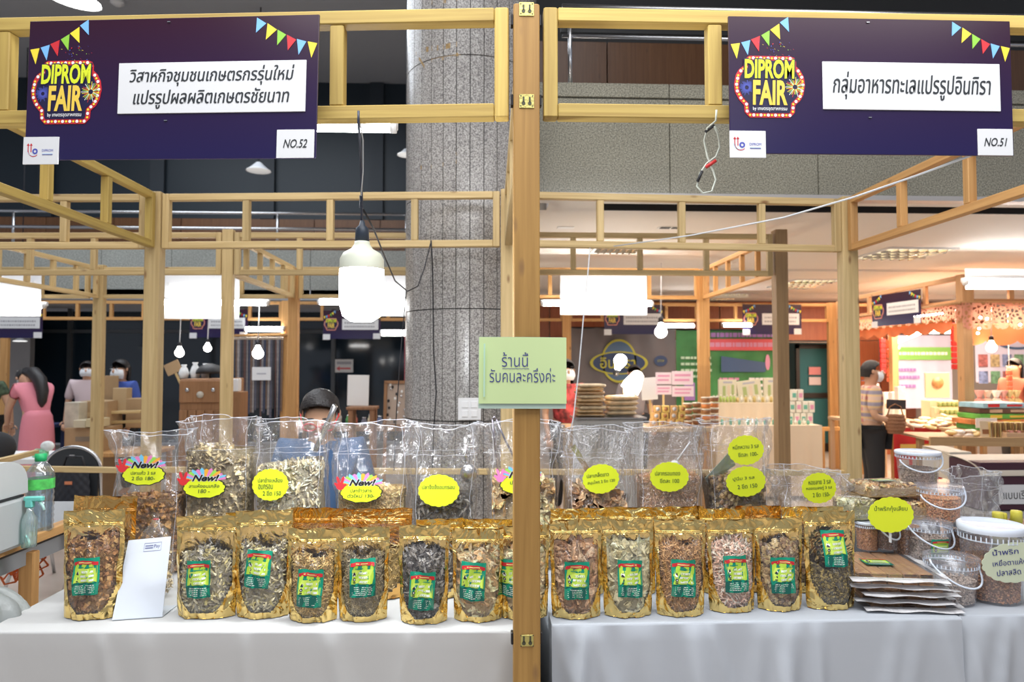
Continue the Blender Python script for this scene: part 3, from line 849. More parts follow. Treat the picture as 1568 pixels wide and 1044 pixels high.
    if detail:
        for zz in (.03, .73): MB().box((X(.49), y - .001, Z(zz)), (.008, .002, .002)).build('staple', STEEL, t)
    return t

q0, q1 = at(43, 141, 1.80), at(487, 134, 1.71)
booth_sign('left purple fair sign with two lines of Thai writing and number 52', None, 'ทO.52'.replace('ท', 'N'),
           [('วิสาหกิจชุมชนเกษตรกรรุ่นใหม่', .56), ('แปรรูปผลผลิตเกษตรชัยนาท', .53)],
           W=(q1 - q0).length, H=.365, loc=tuple((q0 + q1) / 2 + Vector((0, 0, .003))), rotz=math.atan2(q1.y - q0.y, q1.x - q0.x), tilt=-math.atan2(q1.z - q0.z, q1.x - q0.x))
q0, q1 = at(1116, 132, 1.695), at(1548, 134, 1.695)
booth_sign('right purple fair sign with one line of Thai writing and number 51', None, 'NO.51',
           [('กลุ่มอาหารทะเลแปรรูปอินทิรา', .56)],
           W=(q1 - q0).length, H=.355, loc=tuple((q0 + q1) / 2), rotz=math.atan2(q1.y - q0.y, q1.x - q0.x) , tilt=R(-.2))
for lab, px0, px1, py, no in (('distant purple fair sign above the grey banner', 925, 1015, 489, 3), ('distant purple fair sign above the green banner and door', 1137, 1227, 489, 4),
                        ('distant purple fair sign above the hanging belts', 291, 379, 495, 5), ('distant purple fair sign right of the hanging bulb glare', 495, 583, 497, 6)):
    a, b = at(px0, py, Y4 - .03), at(px1, py, Y4 - .03)
    booth_sign(lab, None, no, [1], False, W=(b - a).length, H=(b - a).length * .50, loc=tuple((a + b) / 2))
a, b = at(-22, 497, 8.2), at(52, 492, 8.2)
s_ = booth_sign('distant purple fair sign cut by the left edge of the picture', None, 8, [1], False, W=.75, H=.35, loc=tuple((a + b) / 2))
booth_sign('purple fair sign turned sideways on the sweets stall at right', None, 9, [1], False, W=.80, H=.37, loc=(4.74, 7.65, 2.10), rotz=R(-84))

# white backs of boards on the third row, each lit by a tube
TUBEL = emis('tube_glow', (1.0, 1.0, .98), 22.0)
BACKW = mat('board_back', (.85, .86, .88), .5)
def board_back(lab, px0, px1, py0, py1, Y):
    a, b = at(px0, py1, Y), at(px1, py0, Y)
    t = thing('board_back', lab, 'sign', tuple((a + b) / 2))
    MB().box((0, 0, 0), ((b - a).x, .006, (b - a).z), ch=.001).build('panel', BACKW, t)
    for sx in (-.4, .4): MB().box((sx * (b - a).x, -.006, (b - a).z * .3), (.03, .008, .03)).build('clip', WHITE, t)
def tube_light(lab, px0, px1, py, Y, rr=.022, l=None):
    a, b = at(px0, py, Y), at(px1, py, Y)
    t = thing('tube_light', lab, 'tube light', tuple((a + b) / 2))
    h = (b - a).x / 2 if l is None else l / 2
    MB().tube([(-h, 0, 0), (h, 0, 0)], rr, n=12).build('tube', TUBEL, t)
    MB().box((0, .035, .02), (2 * h + .04, .03, .04), ch=.004).build('housing', WHITE, t)
    for s in (-1, 1): MB().tube([(s * h, 0, 0), (s * (h + .02), 0, 0)], rr * 1.1, n=12).build('end_cap', WHITE, t)
    return t
board_back('blank white back of a sign above the wooden cabinet', 245, 367, 422, 488, 6.372)
board_back('blank white back of a sign behind the hanging bulb', 545, 667, 420, 484, 6.372)
board_back('large blank white back of a sign right of the near post', 858, 990, 414, 482, 6.37)
board_back('blank white back of a sign cut by the left edge', -60, 64, 420, 484, 6.5)
board_back('blank white back of a sign at the upper right edge', 1478, 1600, 412, 443, 5.9)
tube_light('glowing tube across the white board above the wooden cabinet', 250, 408, 464, 6.33)
tube_light('glowing tube behind the hanging bulb', 490, 668, 463, 6.33)
tube_light('glowing tube across the large white board right of the near post', 832, 997, 465, 6.33)
tube_light('glowing tube at the left edge of the picture', -80, 66, 468, 6.46)
tube_light('glowing tube at the right edge above the lace valance', 1480, 1640, 432, 5.8, rr=.03)
tube_light('thin glowing tube left of the third row double post', 377, 433, 504, 9.34, rr=.03)
tube_light('thin glowing tube right of the hanging bulb', 585, 640, 510, 7.6, rr=.03)
tube_light('thin glowing tube under the grey banner sign', 1018, 1062, 499, 9.34, rr=.022)
tube_light('thin glowing tube left of the green banner sign', 1108, 1150, 498, 9.34, rr=.022)
# tube fitting behind the lower rail of the left front frame
t = tube_light('tube light with a wooden mount behind the rail at the end of the left sign', 440, 598, 193, 2.3, rr=.02)

# ---------------------------------------------------------------- big hanging bulb
b0 = at(554, 440, 1.93)
t = thing('hanging_bulb', 'large lit bulb hanging on a black lampholder over the left stall', 'light bulb', (b0.x, 1.93, b0.z))
def zp(py): return at(554, py, 1.93).z - b0.z
MB().lathe([(.030, zp(492)), (.052, zp(484)), (.0605, zp(468)), (.0625, zp(440)), (.0615, zp(413))], n=32).build('diffuser', emis('bulb_glow', (.96, .98, 1.0), 34), t)
MB().lathe([(.0615, zp(413)), (.061, zp(397)), (.052, zp(388)), (.030, zp(381)), (.022, zp(374)), (.021, zp(370))], n=32, cap0=False).build('neck', mat('bulb_neck', (.80, .84, .70), .4), t)
MB().lathe([(.0205, zp(371)), (.019, zp(356)), (.018, zp(350)), (.009, zp(345)), (.006, zp(338))], n=24).build('lampholder', mat('lampholder', (.03, .045, .07), .4), t)
def L3(px, py, Y): return at(px, py, Y) - Vector((b0.x, 1.93, b0.z))
MB().tube([L3(549, 170, 1.72), L3(549, 188, 1.72), L3(551, 215, 1.80), L3(553, 260, 1.9), L3(554, 300, 1.93), L3(554, 340, 1.93)], .0035, n=6).build('cable', mat('cable_grey', (.04, .05, .08), .5), t)
MB().tube([L3(551, 185, 1.79), L3(556, 215, 1.86), L3(556, 262, 1.9), L3(553, 300, 1.925)], .002, n=6).build('cable', mat('cable_white', (.6, .65, .7), .5), t)
for k in range(9): MB().tube([L3(553 + 2.4 * math.cos(a), 300 + k * 2.2 + .8 * math.sin(a), 1.93 - .006 * math.sin(a)) for a in [i * PI / 4 for i in range(9)]], .0012, n=5, caps=False).build('cable_wrap', mat('cable_grey'), t)
point_light('bulb_light', (b0.x, 1.93, b0.z - .19), 13, (.93, .97, 1), .05)
t = thing('power_wire', 'thin dark wire looping from the hanging bulb to the granite column', 'wire', tuple(at(556, 320, 2.0)))
def W_(pts, o): return [at(*q) - o.location for q in pts]
MB().tube(W_([(556, 320, 1.95), (572, 350, 2.1), (590, 395, 2.5), (605, 430, 3.0), (624, 446, 3.4), (640, 438, 3.5), (650, 410, 3.56), (660, 370, 3.57)], t), .003, n=6).build('wire', DARKM, t)
MB().tube(W_([(660, 368, 3.56), (662, 400, 3.6), (663, 450, 3.7), (664, 540, 3.72), (668, 600, 3.72), (664, 660, 3.72), (662, 720, 3.72)], t), .004, n=6).build('wire', DARKM, t)
MB().tube(W_([(622, 446, 3.4), (618, 490, 3.4), (612, 560, 3.4), (606, 650, 3.4), (603, 720, 3.4)], t), .003, n=6).build('wire', DARKM, t)
t = thing('wire_loop', 'loose pale wire loop with red and black taped joints under the right frame', 'wire', tuple(at(1090, 240, 1.75)))
MB().tube(W_([(1097, 168, 1.70), (1096, 185, 1.71), (1083, 196, 1.73), (1078, 215, 1.75), (1083, 240, 1.75), (1092, 262, 1.75), (1096, 275, 1.75), (1090, 293, 1.75), (1076, 296, 1.75), (1067, 285, 1.75), (1072, 265, 1.75), (1082, 250, 1.75), (1096, 240, 1.75), (1102, 225, 1.75), (1099, 205, 1.74), (1094, 194, 1.72)], t), .0025, n=6).build('wire', mat('wire_grey', (.55, .58, .5), .5), t)
MB().tube(W_([(1081, 256, 1.745), (1096, 246, 1.745)], t), .0045, n=8).build('red_tape', mat('red_tape', (.55, .03, .03), .5), t)
MB().tube(W_([(1080, 202, 1.735), (1093, 192, 1.735)], t), .004, n=8).build('black_tape', BLACK, t)
MB().tube(W_([(1068, 278, 1.745), (1075, 262, 1.745)], t), .004, n=8).build('black_tape', BLACK, t)
t = thing('stretched_cord', 'white cord stretched from the right sign down across the ceiling view', 'cord', tuple(at(1200, 330, 2.2)))  # plain cord strung from the front frame to the rear rail
MB().tube(W_([(1487, 238, 1.72), (1400, 270, 1.9), (1310, 301, 2.2), (1200, 333, 2.6), (1060, 360, 3.1), (940, 377, 3.55)], t), .0032, n=6).build('cord', mat('cord_white', (.75, .78, .82), .5), t)
t = thing('white_string', 'thin white string hanging from the rail past the green note', 'string', tuple(at(885, 540, 3.5)))
MB().tube(W_([(904, 371, 3.63), (900, 420, 3.5), (893, 490, 3.45), (886, 570, 3.4), (878, 640, 3.4), (866, 690, 3.4)], t), .003, n=6).build('string', mat('cord_white'), t)
# small bare bulbs
def bare_bulb(lab, px, py, Y, r=.04, cord=.4, tilt=0, s=14, kind='w'):
    t = thing('bare_bulb', lab, 'light bulb', tuple(at(px, py, Y)), (0, tilt, 0))
    m = emis('small_bulb_%s' % kind, (1, .97, .92) if kind == 'w' else (1, .78, .45), s)
    MB().ell((0, 0, 0), (r, r, r), n=16, m=10).lathe([(r * .72, r * .68), (r * .42, r * 1.3), (r * .40, r * 1.5)], n=14).build('globe', m, t)
    MB().lathe([(r * .45, r * 1.5), (r * .45, r * 2.3), (r * .15, r * 2.5)], n=12).build('socket', DARKM, t)
    if cord: MB().tube([(0, 0, r * 2.4), (0.01, 0, r * 2.4 + cord)], .005, n=6).build('cord', mat('cord_white'), t)
    return t
bare_bulb('bare round bulb hanging in front of the grey banner', 1012, 508, 6.9, .062, .68)
bare_bulb('bare round bulb lowest in front of the grey banner, on a lamp head', 950, 552, 6.0, .058, 0, R(200))
bare_bulb('bare bulb in front of the belts, right of the second row post', 395, 541, 6.46, .050, .38)
bare_bulb('small bare bulb above the placard on a stick', 275, 540, 6.5, .040, .40)
bare_bulb('small bare bulb left of the second row post', 318, 533, 6.5, .034, .38)
bare_bulb('bare bulb with a shade under the lace valance', 1518, 532, 6.9, .05, .3, kind='y', s=10)

# note taped to the near post
n0 = at(801, 567, 1.705)
t = thing('paper_note', 'pale green handwritten note in a plastic sleeve on the near post', 'note', (n0.x, 1.715, n0.z), (0, R(.3), 0))
wn = 135 * 1.705 / F; hn = 102 * 1.705 / F
MB().grid(lambda u, v: ((u - .5) * wn, -.004 + .006 * (2 * u - 1) ** 2 * (.3 + v), (v - .5) * hn), 14, 8).build('paper', mat('note_paper', (.58, .72, .36), .35), t)
MB().grid(lambda u, v: ((u - .5) * wn * 1.0 - .001, -.001 + .006 * (2 * u - 1) ** 2 * (.3 + v), (v - .5) * hn * 1.08 - .006), 14, 8).build('sleeve', mat('sleeve_plastic', (.45, .58, .50), .15), t)
PEN = mat('pen_ink', (.03, .035, .22), .6)
cv = lambda p: Vector((p.x, -.0052 + .006 * (2 * (p.x / wn)) ** 2 * (.8 + p.z / hn), p.z))
mb = MB()
mb.text('ร้านนี้', (-.020, 0, .027), 1, 0, bold=-.008, fit=(.066, .036), map3=cv)
mb.text('รับคนละครึ่งค่ะ', (-.001, 0, -.012), 1, 0, bold=-.008, fit=(.165, .036), map3=cv)
for i in range(14):
    x = -.052 + i * .0048
    mb.add([cv(Vector((x, 0, .003 + .001 * (i % 2)))), cv(Vector((x + .005, 0, .003 + .001 * ((i + 1) % 2)))), cv(Vector((x + .005, 0, .0042 + .001 * ((i + 1) % 2)))), cv(Vector((x, 0, .0042 + .001 * (i % 2))))], [(0, 1, 2, 3)])
mb.build('handwriting', PEN, t)
MB().box((-wn * .44, -.0055, .0), (.004, .0008, hn * .8)).build('tape', mat('clear_tape', (.5, .72, .55), .12), t)
sw = thing('light_switch', 'square white four-button switch plate on the granite column', 'switch', tuple(at(719, 626, 3.735)))
MB().box((0, 0, 0), (.125, .012, .12), ch=.002).build('plate', WHITE, sw)
for sx in (-1, 1):
    for sz in (-1, 1): MB().box((sx * .025, -.008, sz * .025), (.034, .006, .034), ch=.001).build('button', mat('button_white', (.85, .85, .85), .3), sw)

# ---------------------------------------------------------------- tables and cloths
CLOTH = mat('white_cloth', (0.52, 0.52, 0.51), 0.75, bump=0.25, bscale=5)
CLOTH2 = mat('bluish_cloth', (0.46, 0.49, 0.53), 0.6, bump=0.25, bscale=4)
TZ = 0.75
def table(lab, x0, x1, yf0, yf1, yb, folds, m, seed, sl=1, sr=1):
    t = thing('trestle_table', 'table under the ' + lab, 'table', ((x0 + x1) / 2, (yf0 + yb) / 2, .01))
    cx, cy = (x0 + x1) / 2, (yf0 + yb) / 2
    MB().box((0, .03, TZ - .035), (x1 - x0 - .06, yb - max(yf0, yf1) - .06, .025)).build('tabletop', mat('laminate', (.7, .7, .7), .4), t)
    for sx in (-1, 1):
        for sy in (-1, 1):
            MB().tube([(sx * ((x1 - x0) / 2 - .12), sy * (yb - yf0) * .33, 0), (sx * ((x1 - x0) / 2 - .12), sy * (yb - yf0) * .33, TZ - .046)], .014, n=8).build('leg', DARKM, t)
    rr = random.Random(seed)
    fr = [(rr.uniform(0, 1), rr.uniform(.010, .035), rr.uniform(.006, .022), rr.uniform(-.05, .05)) for _ in range(folds)]
    def edge(u):
        return x0 + (x1 - x0) * u, yf0 + (yf1 - yf0) * u
    mb = MB()
    def fn(u, v):
        X, Yf = edge(u)
        if v < .4:       # top
            k = v / .4
            return (X, yb + (Yf - yb) * k, TZ + .002 * math.sin(X * 23 + k * 5) * (k * (1 - k)))
        if v < .5:       # rounded edge
            a = (v - .4) / .1 * PI / 2
            return (X, Yf - .007 * math.sin(a), TZ - .007 + .007 * math.cos(a))
        k = (v - .5) / .5
        off = sum(h * math.exp(-((u * (x1 - x0) - c * (x1 - x0) - sk * k * 4) / w_) ** 2) for c, w_, h, sk in fr) * min(1, k * 5 + .15) * (1 + k) * (.35 if m is CLOTH else 1)
        return (X, Yf - .007 - off - .012 * k, TZ - .007 - (TZ - .03) * k)
    nx = 160
    vs_ = [0, .1, .2, .3, .4, .42, .44, .46, .48, .5, .53, .56, .6, .65, .7, .76, .82, .88, .94, 1]
    b = 0; vs = []; fs = []
    for v in vs_:
        for i in range(nx + 1): vs.append(fn(i / nx, v))
    for j in range(len(vs_) - 1):
        for i in range(nx):
            a = j * (nx + 1) + i
            fs.append((a, a + nx + 1, a + nx + 2, a + 1))
    mb.add(vs, fs, 0, True)
    for sgn, X in ((-1, x0), (1, x1)):
        Yf = yf0 if sgn < 0 else yf1
        def sd(u, v, X=X, sgn=sgn, Yf=Yf):
            return (X + sgn * (sl if sgn < 0 else sr) * (.02 * v + .012 * math.sin(u * 14) * v), Yf - .007 + (yb - Yf) * u - .03 * v * (1 - u), TZ - (TZ - .02) * v)
        mb.grid(sd, 20, 10)
    c = mb.build('tablecloth', m)
    # recentre the origin on the table
    c.data.transform(Matrix.Translation((-cx, -cy, 0))); c.location = (cx, cy, 0)
    tag(c, lab, 'tablecloth')
table('smooth white tablecloth under the left stall, its corner at lower left', -1.305, .150, 1.875, 1.820, 2.75, 9, CLOTH, 5, 1, 0)
table('bluish white tablecloth with soft gathers under the right stall', .185, 1.32, 1.862, 1.862, 2.75, 16, CLOTH2, 8, 0, 0)
table('pleated white tablecloth at the lower right corner under the tubs', 1.325, 2.4, 1.880, 1.880, 2.75, 9, CLOTH2, 12, 0, 1)

# ---------------------------------------------------------------- dried food pieces
def rot_rand(n, rng, flat=None):
    q = rng.normal(size=(n, 4)); q /= np.linalg.norm(q, axis=1)[:, None]
    w_, x, y, z = q.T
    return np.stack([np.stack([1 - 2 * (y * y + z * z), 2 * (x * y - z * w_), 2 * (x * z + y * w_)], -1),
                     np.stack([2 * (x * y + z * w_), 1 - 2 * (x * x + z * z), 2 * (y * z - x * w_)], -1),
                     np.stack([2 * (x * z - y * w_), 2 * (y * z + x * w_), 1 - 2 * (x * x + y * y)], -1)], 1)
def tmpl(kind, rng):
    """unit-length piece: verts, faces"""
    if kind == 'curl':
        n = 6; th = rng.uniform(2.2, 5.2); r = 1 / th; wd = rng.uniform(.16, .30); vs = []
        for i in range(n + 1):
            a = th * (i / n - .5); tw = rng.uniform(-.10, .10); k = wd * math.sin(PI * (i + .7) / (n + 1.4))
            vs += [(r * math.sin(a), r * math.cos(a) - r + tw, -k), (r * math.sin(a) * 1.12, (r * math.cos(a) - r) * 1.12 + .05, 0 + tw), (r * math.sin(a), r * math.cos(a) - r - tw, k)]
        fs = []
        for i in range(n):
            a = i * 3; fs += [(a, a + 1, a + 4, a + 3), (a + 1, a + 2, a + 5, a + 4)]
        return vs, fs
    if kind == 'fish':
        b = rng.uniform(-.12, .12)
        vs = [(-.5, 0, 0), (-.25, .09, .07 + b), (-.25, -.09, .07 + b), (0, .13, .0), (0, -.13, 0), (0, 0, .11 + b), (0, 0, -.09 + b), (.28, .05, 0), (.28, -.05, 0), (.5, .11, -b), (.5, -.11, -b)]
        fs = [(0, 1, 5), (0, 5, 2), (1, 3, 5), (5, 4, 2), (0, 6, 1), (0, 2, 6), (1, 6, 3), (2, 4, 6), (3, 7, 5), (5, 7, 8), (5, 8, 4), (3, 6, 7), (6, 8, 7), (6, 4, 8), (7, 9, 10, 8)]
        return vs, fs
    if kind in ('grain', 'shred'):
        n = 2 if kind == 'grain' else 6; r = .07 if kind == 'grain' else .045; vs = []; c = rng.uniform(-.6, .6, 3) * (.4 if kind == 'grain' else 1.3)
        for i in range(n + 1):
            t = i / n - .5; x, y, z = t, c[0] * t * t * 1.2 + .3 * c[2] * math.sin(5 * t), c[1] * t * t
            for k in range(3):
                a = 2 * PI * k / 3; vs.append((x, y + r * math.cos(a), z + r * math.sin(a)))
        fs = [(i * 3 + k, i * 3 + (k + 1) % 3, i * 3 + 3 + (k + 1) % 3, i * 3 + 3 + k) for i in range(n) for k in range(3)]
        return vs, fs
    if kind == 'chunk':
        vs = []; m_, n_ = 4, 6
        for i in range(m_ + 1):
            for k in range(n_):
                th = PI * i / m_; a = 2 * PI * k / n_; r = .5 * rng.uniform(.6, 1.15)
                vs.append((r * math.sin(th) * math.cos(a), r * math.sin(th) * math.sin(a) * .75, r * .8 * math.cos(th)))
        return vs, [(i * n_ + k, i * n_ + (k + 1) % n_, i * n_ + n_ + (k + 1) % n_, i * n_ + n_ + k) for i in range(m_) for k in range(n_)]
    if kind == 'slice':
        vs = []; nu, nv = 6, 3; b = rng.uniform(-.25, .25); c = rng.uniform(.3, .5)
        for lay in (0, 1):
            for i in range(nu + 1):
                for j in range(nv + 1):
                    u = i / nu - .5; v = j / nv - .5; wd = c * (1 - (2 * u) ** 2 * .75)
                    vs.append((u, v * wd, b * (u * 2) ** 2 + .05 * math.sin(9 * u + 4 * v) + (lay - .5) * .05 * (1 - abs(2 * v) ** 2)))
        st = (nu + 1) * (nv + 1); fs = []
        for lay in (0, 1):
            for i in range(nu):
                for j in range(nv):
                    a = lay * st + i * (nv + 1) + j
                    fs.append((a, a + 1, a + nv + 2, a + nv + 1) if lay else (a, a + nv + 1, a + nv + 2, a + 1))
        return vs, fs

FOODS = {   # kind, length, count scale, palette
    'curl_brown': ('curl', .030, 1.0, [(.34, .17, .05), (.26, .12, .04), (.45, .26, .09), (.18, .08, .03)]),
    'curl_pale': ('curl', .034, 1.0, [(.50, .40, .22), (.40, .31, .17), (.60, .50, .30), (.28, .22, .13)]),
    'fish_grey': ('fish', .030, 1.3, [(.42, .36, .22), (.30, .27, .20), (.60, .54, .36), (.16, .14, .11), (.50, .42, .18)]),
    'fish_pale': ('fish', .032, 1.3, [(.62, .54, .36), (.72, .66, .50), (.50, .42, .26), (.30, .25, .17)]),
    'fish_black': ('fish', .042, 1.2, [(.07, .06, .055), (.16, .14, .12), (.32, .30, .27), (.04, .035, .03)]),
    'grain_gold': ('grain', .016, 4.0, [(.50, .34, .12), (.40, .26, .09), (.60, .44, .18)]),
    'grain_grey': ('grain', .015, 4.0, [(.30, .24, .13), (.40, .32, .17), (.22, .18, .11)]),
    'fibre_tan': ('grain', .013, 5.0, [(.62, .44, .20), (.70, .52, .27), (.52, .36, .16)]),
    'crumb_pink': ('grain', .010, 5.5, [(.60, .34, .17), (.66, .42, .24), (.48, .25, .12)]),
    'slice_pale': ('slice', .075, .42, [(.62, .44, .22), (.72, .56, .32), (.50, .31, .14), (.66, .50, .30)]),
    'slice_brown': ('slice', .080, .42, [(.42, .24, .12), (.54, .34, .19), (.34, .18, .09), (.60, .42, .26)]),
    'slice_green': ('slice', .070, .50, [(.58, .52, .32), (.50, .44, .25), (.66, .62, .42), (.42, .36, .20)]),
    'shred_brown': ('shred', .028, 3.0, [(.44, .24, .09), (.54, .32, .14), (.34, .18, .07)]),
    'shred_pink': ('shred', .045, 1.8, [(.66, .44, .34), (.72, .54, .44), (.56, .34, .24)]),
    'chunk_dark': ('chunk', .020, 1.2, [(.18, .10, .05), (.28, .18, .08), (.11, .07, .04), (.36, .26, .12)]),
    'seed_dark': ('chunk', .0085, 5.0, [(.08, .06, .025), (.15, .11, .035), (.05, .035, .02), (.26, .19, .06)]),
    'crisp': ('slice', .035, 1.2, [(.60, .40, .20), (.68, .50, .28), (.48, .28, .12)]),
    'paste': ('chunk', .007, 5.0, [(.36, .16, .06), (.44, .21, .08), (.28, .11, .04)]),
    'paste_grey': ('chunk', .007, 5.0, [(.34, .26, .20), (.26, .19, .15), (.42, .33, .26)]),
    'paste_dark': ('chunk', .007, 4.0, [(.08, .035, .02), (.12, .05, .025), (.05, .02, .015)]),
    'paste_orange': ('chunk', .008, 5.0, [(.60, .28, .12), (.52, .22, .09), (.68, .36, .18)]),
}
def food(name, pts, kind, seed, parent, size=1.0, label=None, flat=0.0, clamp=None):
    rng = np.random.default_rng(seed)
    k, ln, _, pal = FOODS[kind]
    T = [tmpl(k, rng) for _ in range(5)]
    n = len(pts); Rm = rot_rand(n, rng); sc = rng.uniform(.7, 1.25, n) * ln * size
    pal = np.minimum(np.array(pal) * 1.5, .9); V = []; Fc = []; Cc = []; b = 0
    pts = np.array(pts)
    for i in range(5):
        idx = np.arange(i, n, 5)
        if not len(idx): continue
        tv = np.array(T[i][0]); m_ = len(tv)
        X = np.einsum('nij,mj->nmi', Rm[idx], tv) * sc[idx][:, None, None]
        if flat: X[:, :, 1] *= (1 - flat)
        X += pts[idx][:, None, :]
        V.append(X.reshape(-1, 3))
        c = pal[rng.integers(0, len(pal), len(idx))] * rng.uniform(.8, 1.2, (len(idx), 1))
        Cc.append(np.repeat(c, m_, 0))
        tf = T[i][1]
        for q in range(len(idx)):
            o = b + q * m_
            Fc += [tuple(o + a for a in f) for f in tf]
        b += len(idx) * m_
    V = np.concatenate(V); Cc = np.concatenate(Cc)
    if clamp is not None: V = clamp(V)
    me = bpy.data.meshes.new(name); me.from_pydata(V.tolist(), [], Fc)
    at_ = me.attributes.new('Col', 'FLOAT_COLOR', 'POINT')
    at_.data.foreach_set('color', np.concatenate([Cc, np.ones((len(Cc), 1))], 1).ravel().astype(np.float32))
    me.materials.append(FOOD)
    o = link_mesh(name, me, parent); o['kind'] = 'stuff'
    if label: o['label'] = label
    return o
def core_mat(kind):
    c = FOODS[kind][3]; return mat('core_' + kind, tuple(np.array(c).mean(0) * .8), .9, bump=.8, bscale=90)

# ---------------------------------------------------------------- product label print
LB = [mat('label_teal', (.0, .27, .16), .4), mat('label_lime', (.45, .68, .06), .4), mat('label_yellowgreen', (.62, .80, .12), .4), mat('label_red', (.58, .02, .03), .4),
      mat('label_dark_green', (.0, .12, .09), .4), mat('label_white', (.80, .84, .76), .4), mat('label_black', (.02, .02, .03), .4), mat('label_gold', (.75, .55, .2), .4)]
def label_mb(w_, h_, f3):
    """w_, h_ size; f3 maps (x, z, lift) -> 3-D point on the package"""
    mb = MB()
    def rect(x0, x1, z0, z1, mi, l, n=4):
        mb.grid(lambda u, v: f3((x0 + (x1 - x0) * u) * w_, (z0 + (z1 - z0) * v) * h_, l), n, max(1, int(n * (z1 - z0) / max(x1 - x0, .05) * .8)) if n > 1 else 1, mi, smooth=True)
    rect(-.5, .5, -.5, .5, 0, .0006, 8)
    rect(-.44, .44, -.16, .34, 1, .0010, 6); rect(-.40, .40, -.14, .22, 2, .0014, 6)
    rect(-.5, .5, -.5, -.19, 4, .0010, 6); mb.grid(lambda u, v: f3((u - .5) * .84 * w_, (-.19 + v * .035) * h_, .0010), 6, 1, 4)
    # ribbon
    def rib(u, v):
        x = (u - .5) * .94; return f3(x * w_, (.335 + .05 * (1 - (2 * u - 1) ** 2) + (v - .5) * .09) * h_, .0020)
    mb.grid(rib, 8, 1, 3)
    mb.grid(lambda u, v: f3((u - .5) * .52 * w_, (.377 + (v - .5) * .028) * h_, .0025), 4, 1, 7)
    rect(-.28, .30, .24, .262, 0, .0020, 3)
    for i, (a, b) in enumerate(((-.13, .30), (-.17, .32), (-.15, .32))):
        z = .15 - i * .115
        rect(a, b, z - .045, z + .012, 5, .0020, 3)
        for q in range(5):
            x = a + .02 + q * (b - a - .02) / 5; mb.grid(lambda u, v: f3((x + u * .05) * w_, (z - .028 + v * .022) * h_, .0024), 1, 1, 1)
    # small figure, seal and mark
    def disc(cx, cz, r, mi, l, n=10):
        mb.add([f3(cx * w_ + r * math.cos(-2 * PI * i / n), cz * h_ + r * math.sin(-2 * PI * i / n), l) for i in range(n)], [tuple(reversed(range(n)))], mi)
    disc(-.31, .10, .0052, 5, .0022); disc(-.31, -.035, .0042, 6, .0022); disc(-.31, -.035, .0018, 5, .0026, 6)
    mb.add([f3(-.31 * w_ - .0045, .055 * h_, .0026), f3(-.31 * w_ + .0045, .055 * h_, .0026), f3(-.31 * w_ + .001, .16 * h_, .0026), f3(-.31 * w_ - .001, .16 * h_, .0026)], [(0, 1, 2, 3)], 6)
    rect(-.36, -.26, -.128, -.10, 6, .0022, 1)
    rr = random.Random(2)
    for i in range(5):
        z = -.245 - i * .048; x = -.40 + rr.uniform(0, .04)
        while x < .36:
            l = rr.uniform(.03, .11); 
            mb.grid(lambda u, v: f3((x + u * l) * w_, (z + v * .016) * h_, .0016), 1, 1, 5); x += l + .02
    return mb

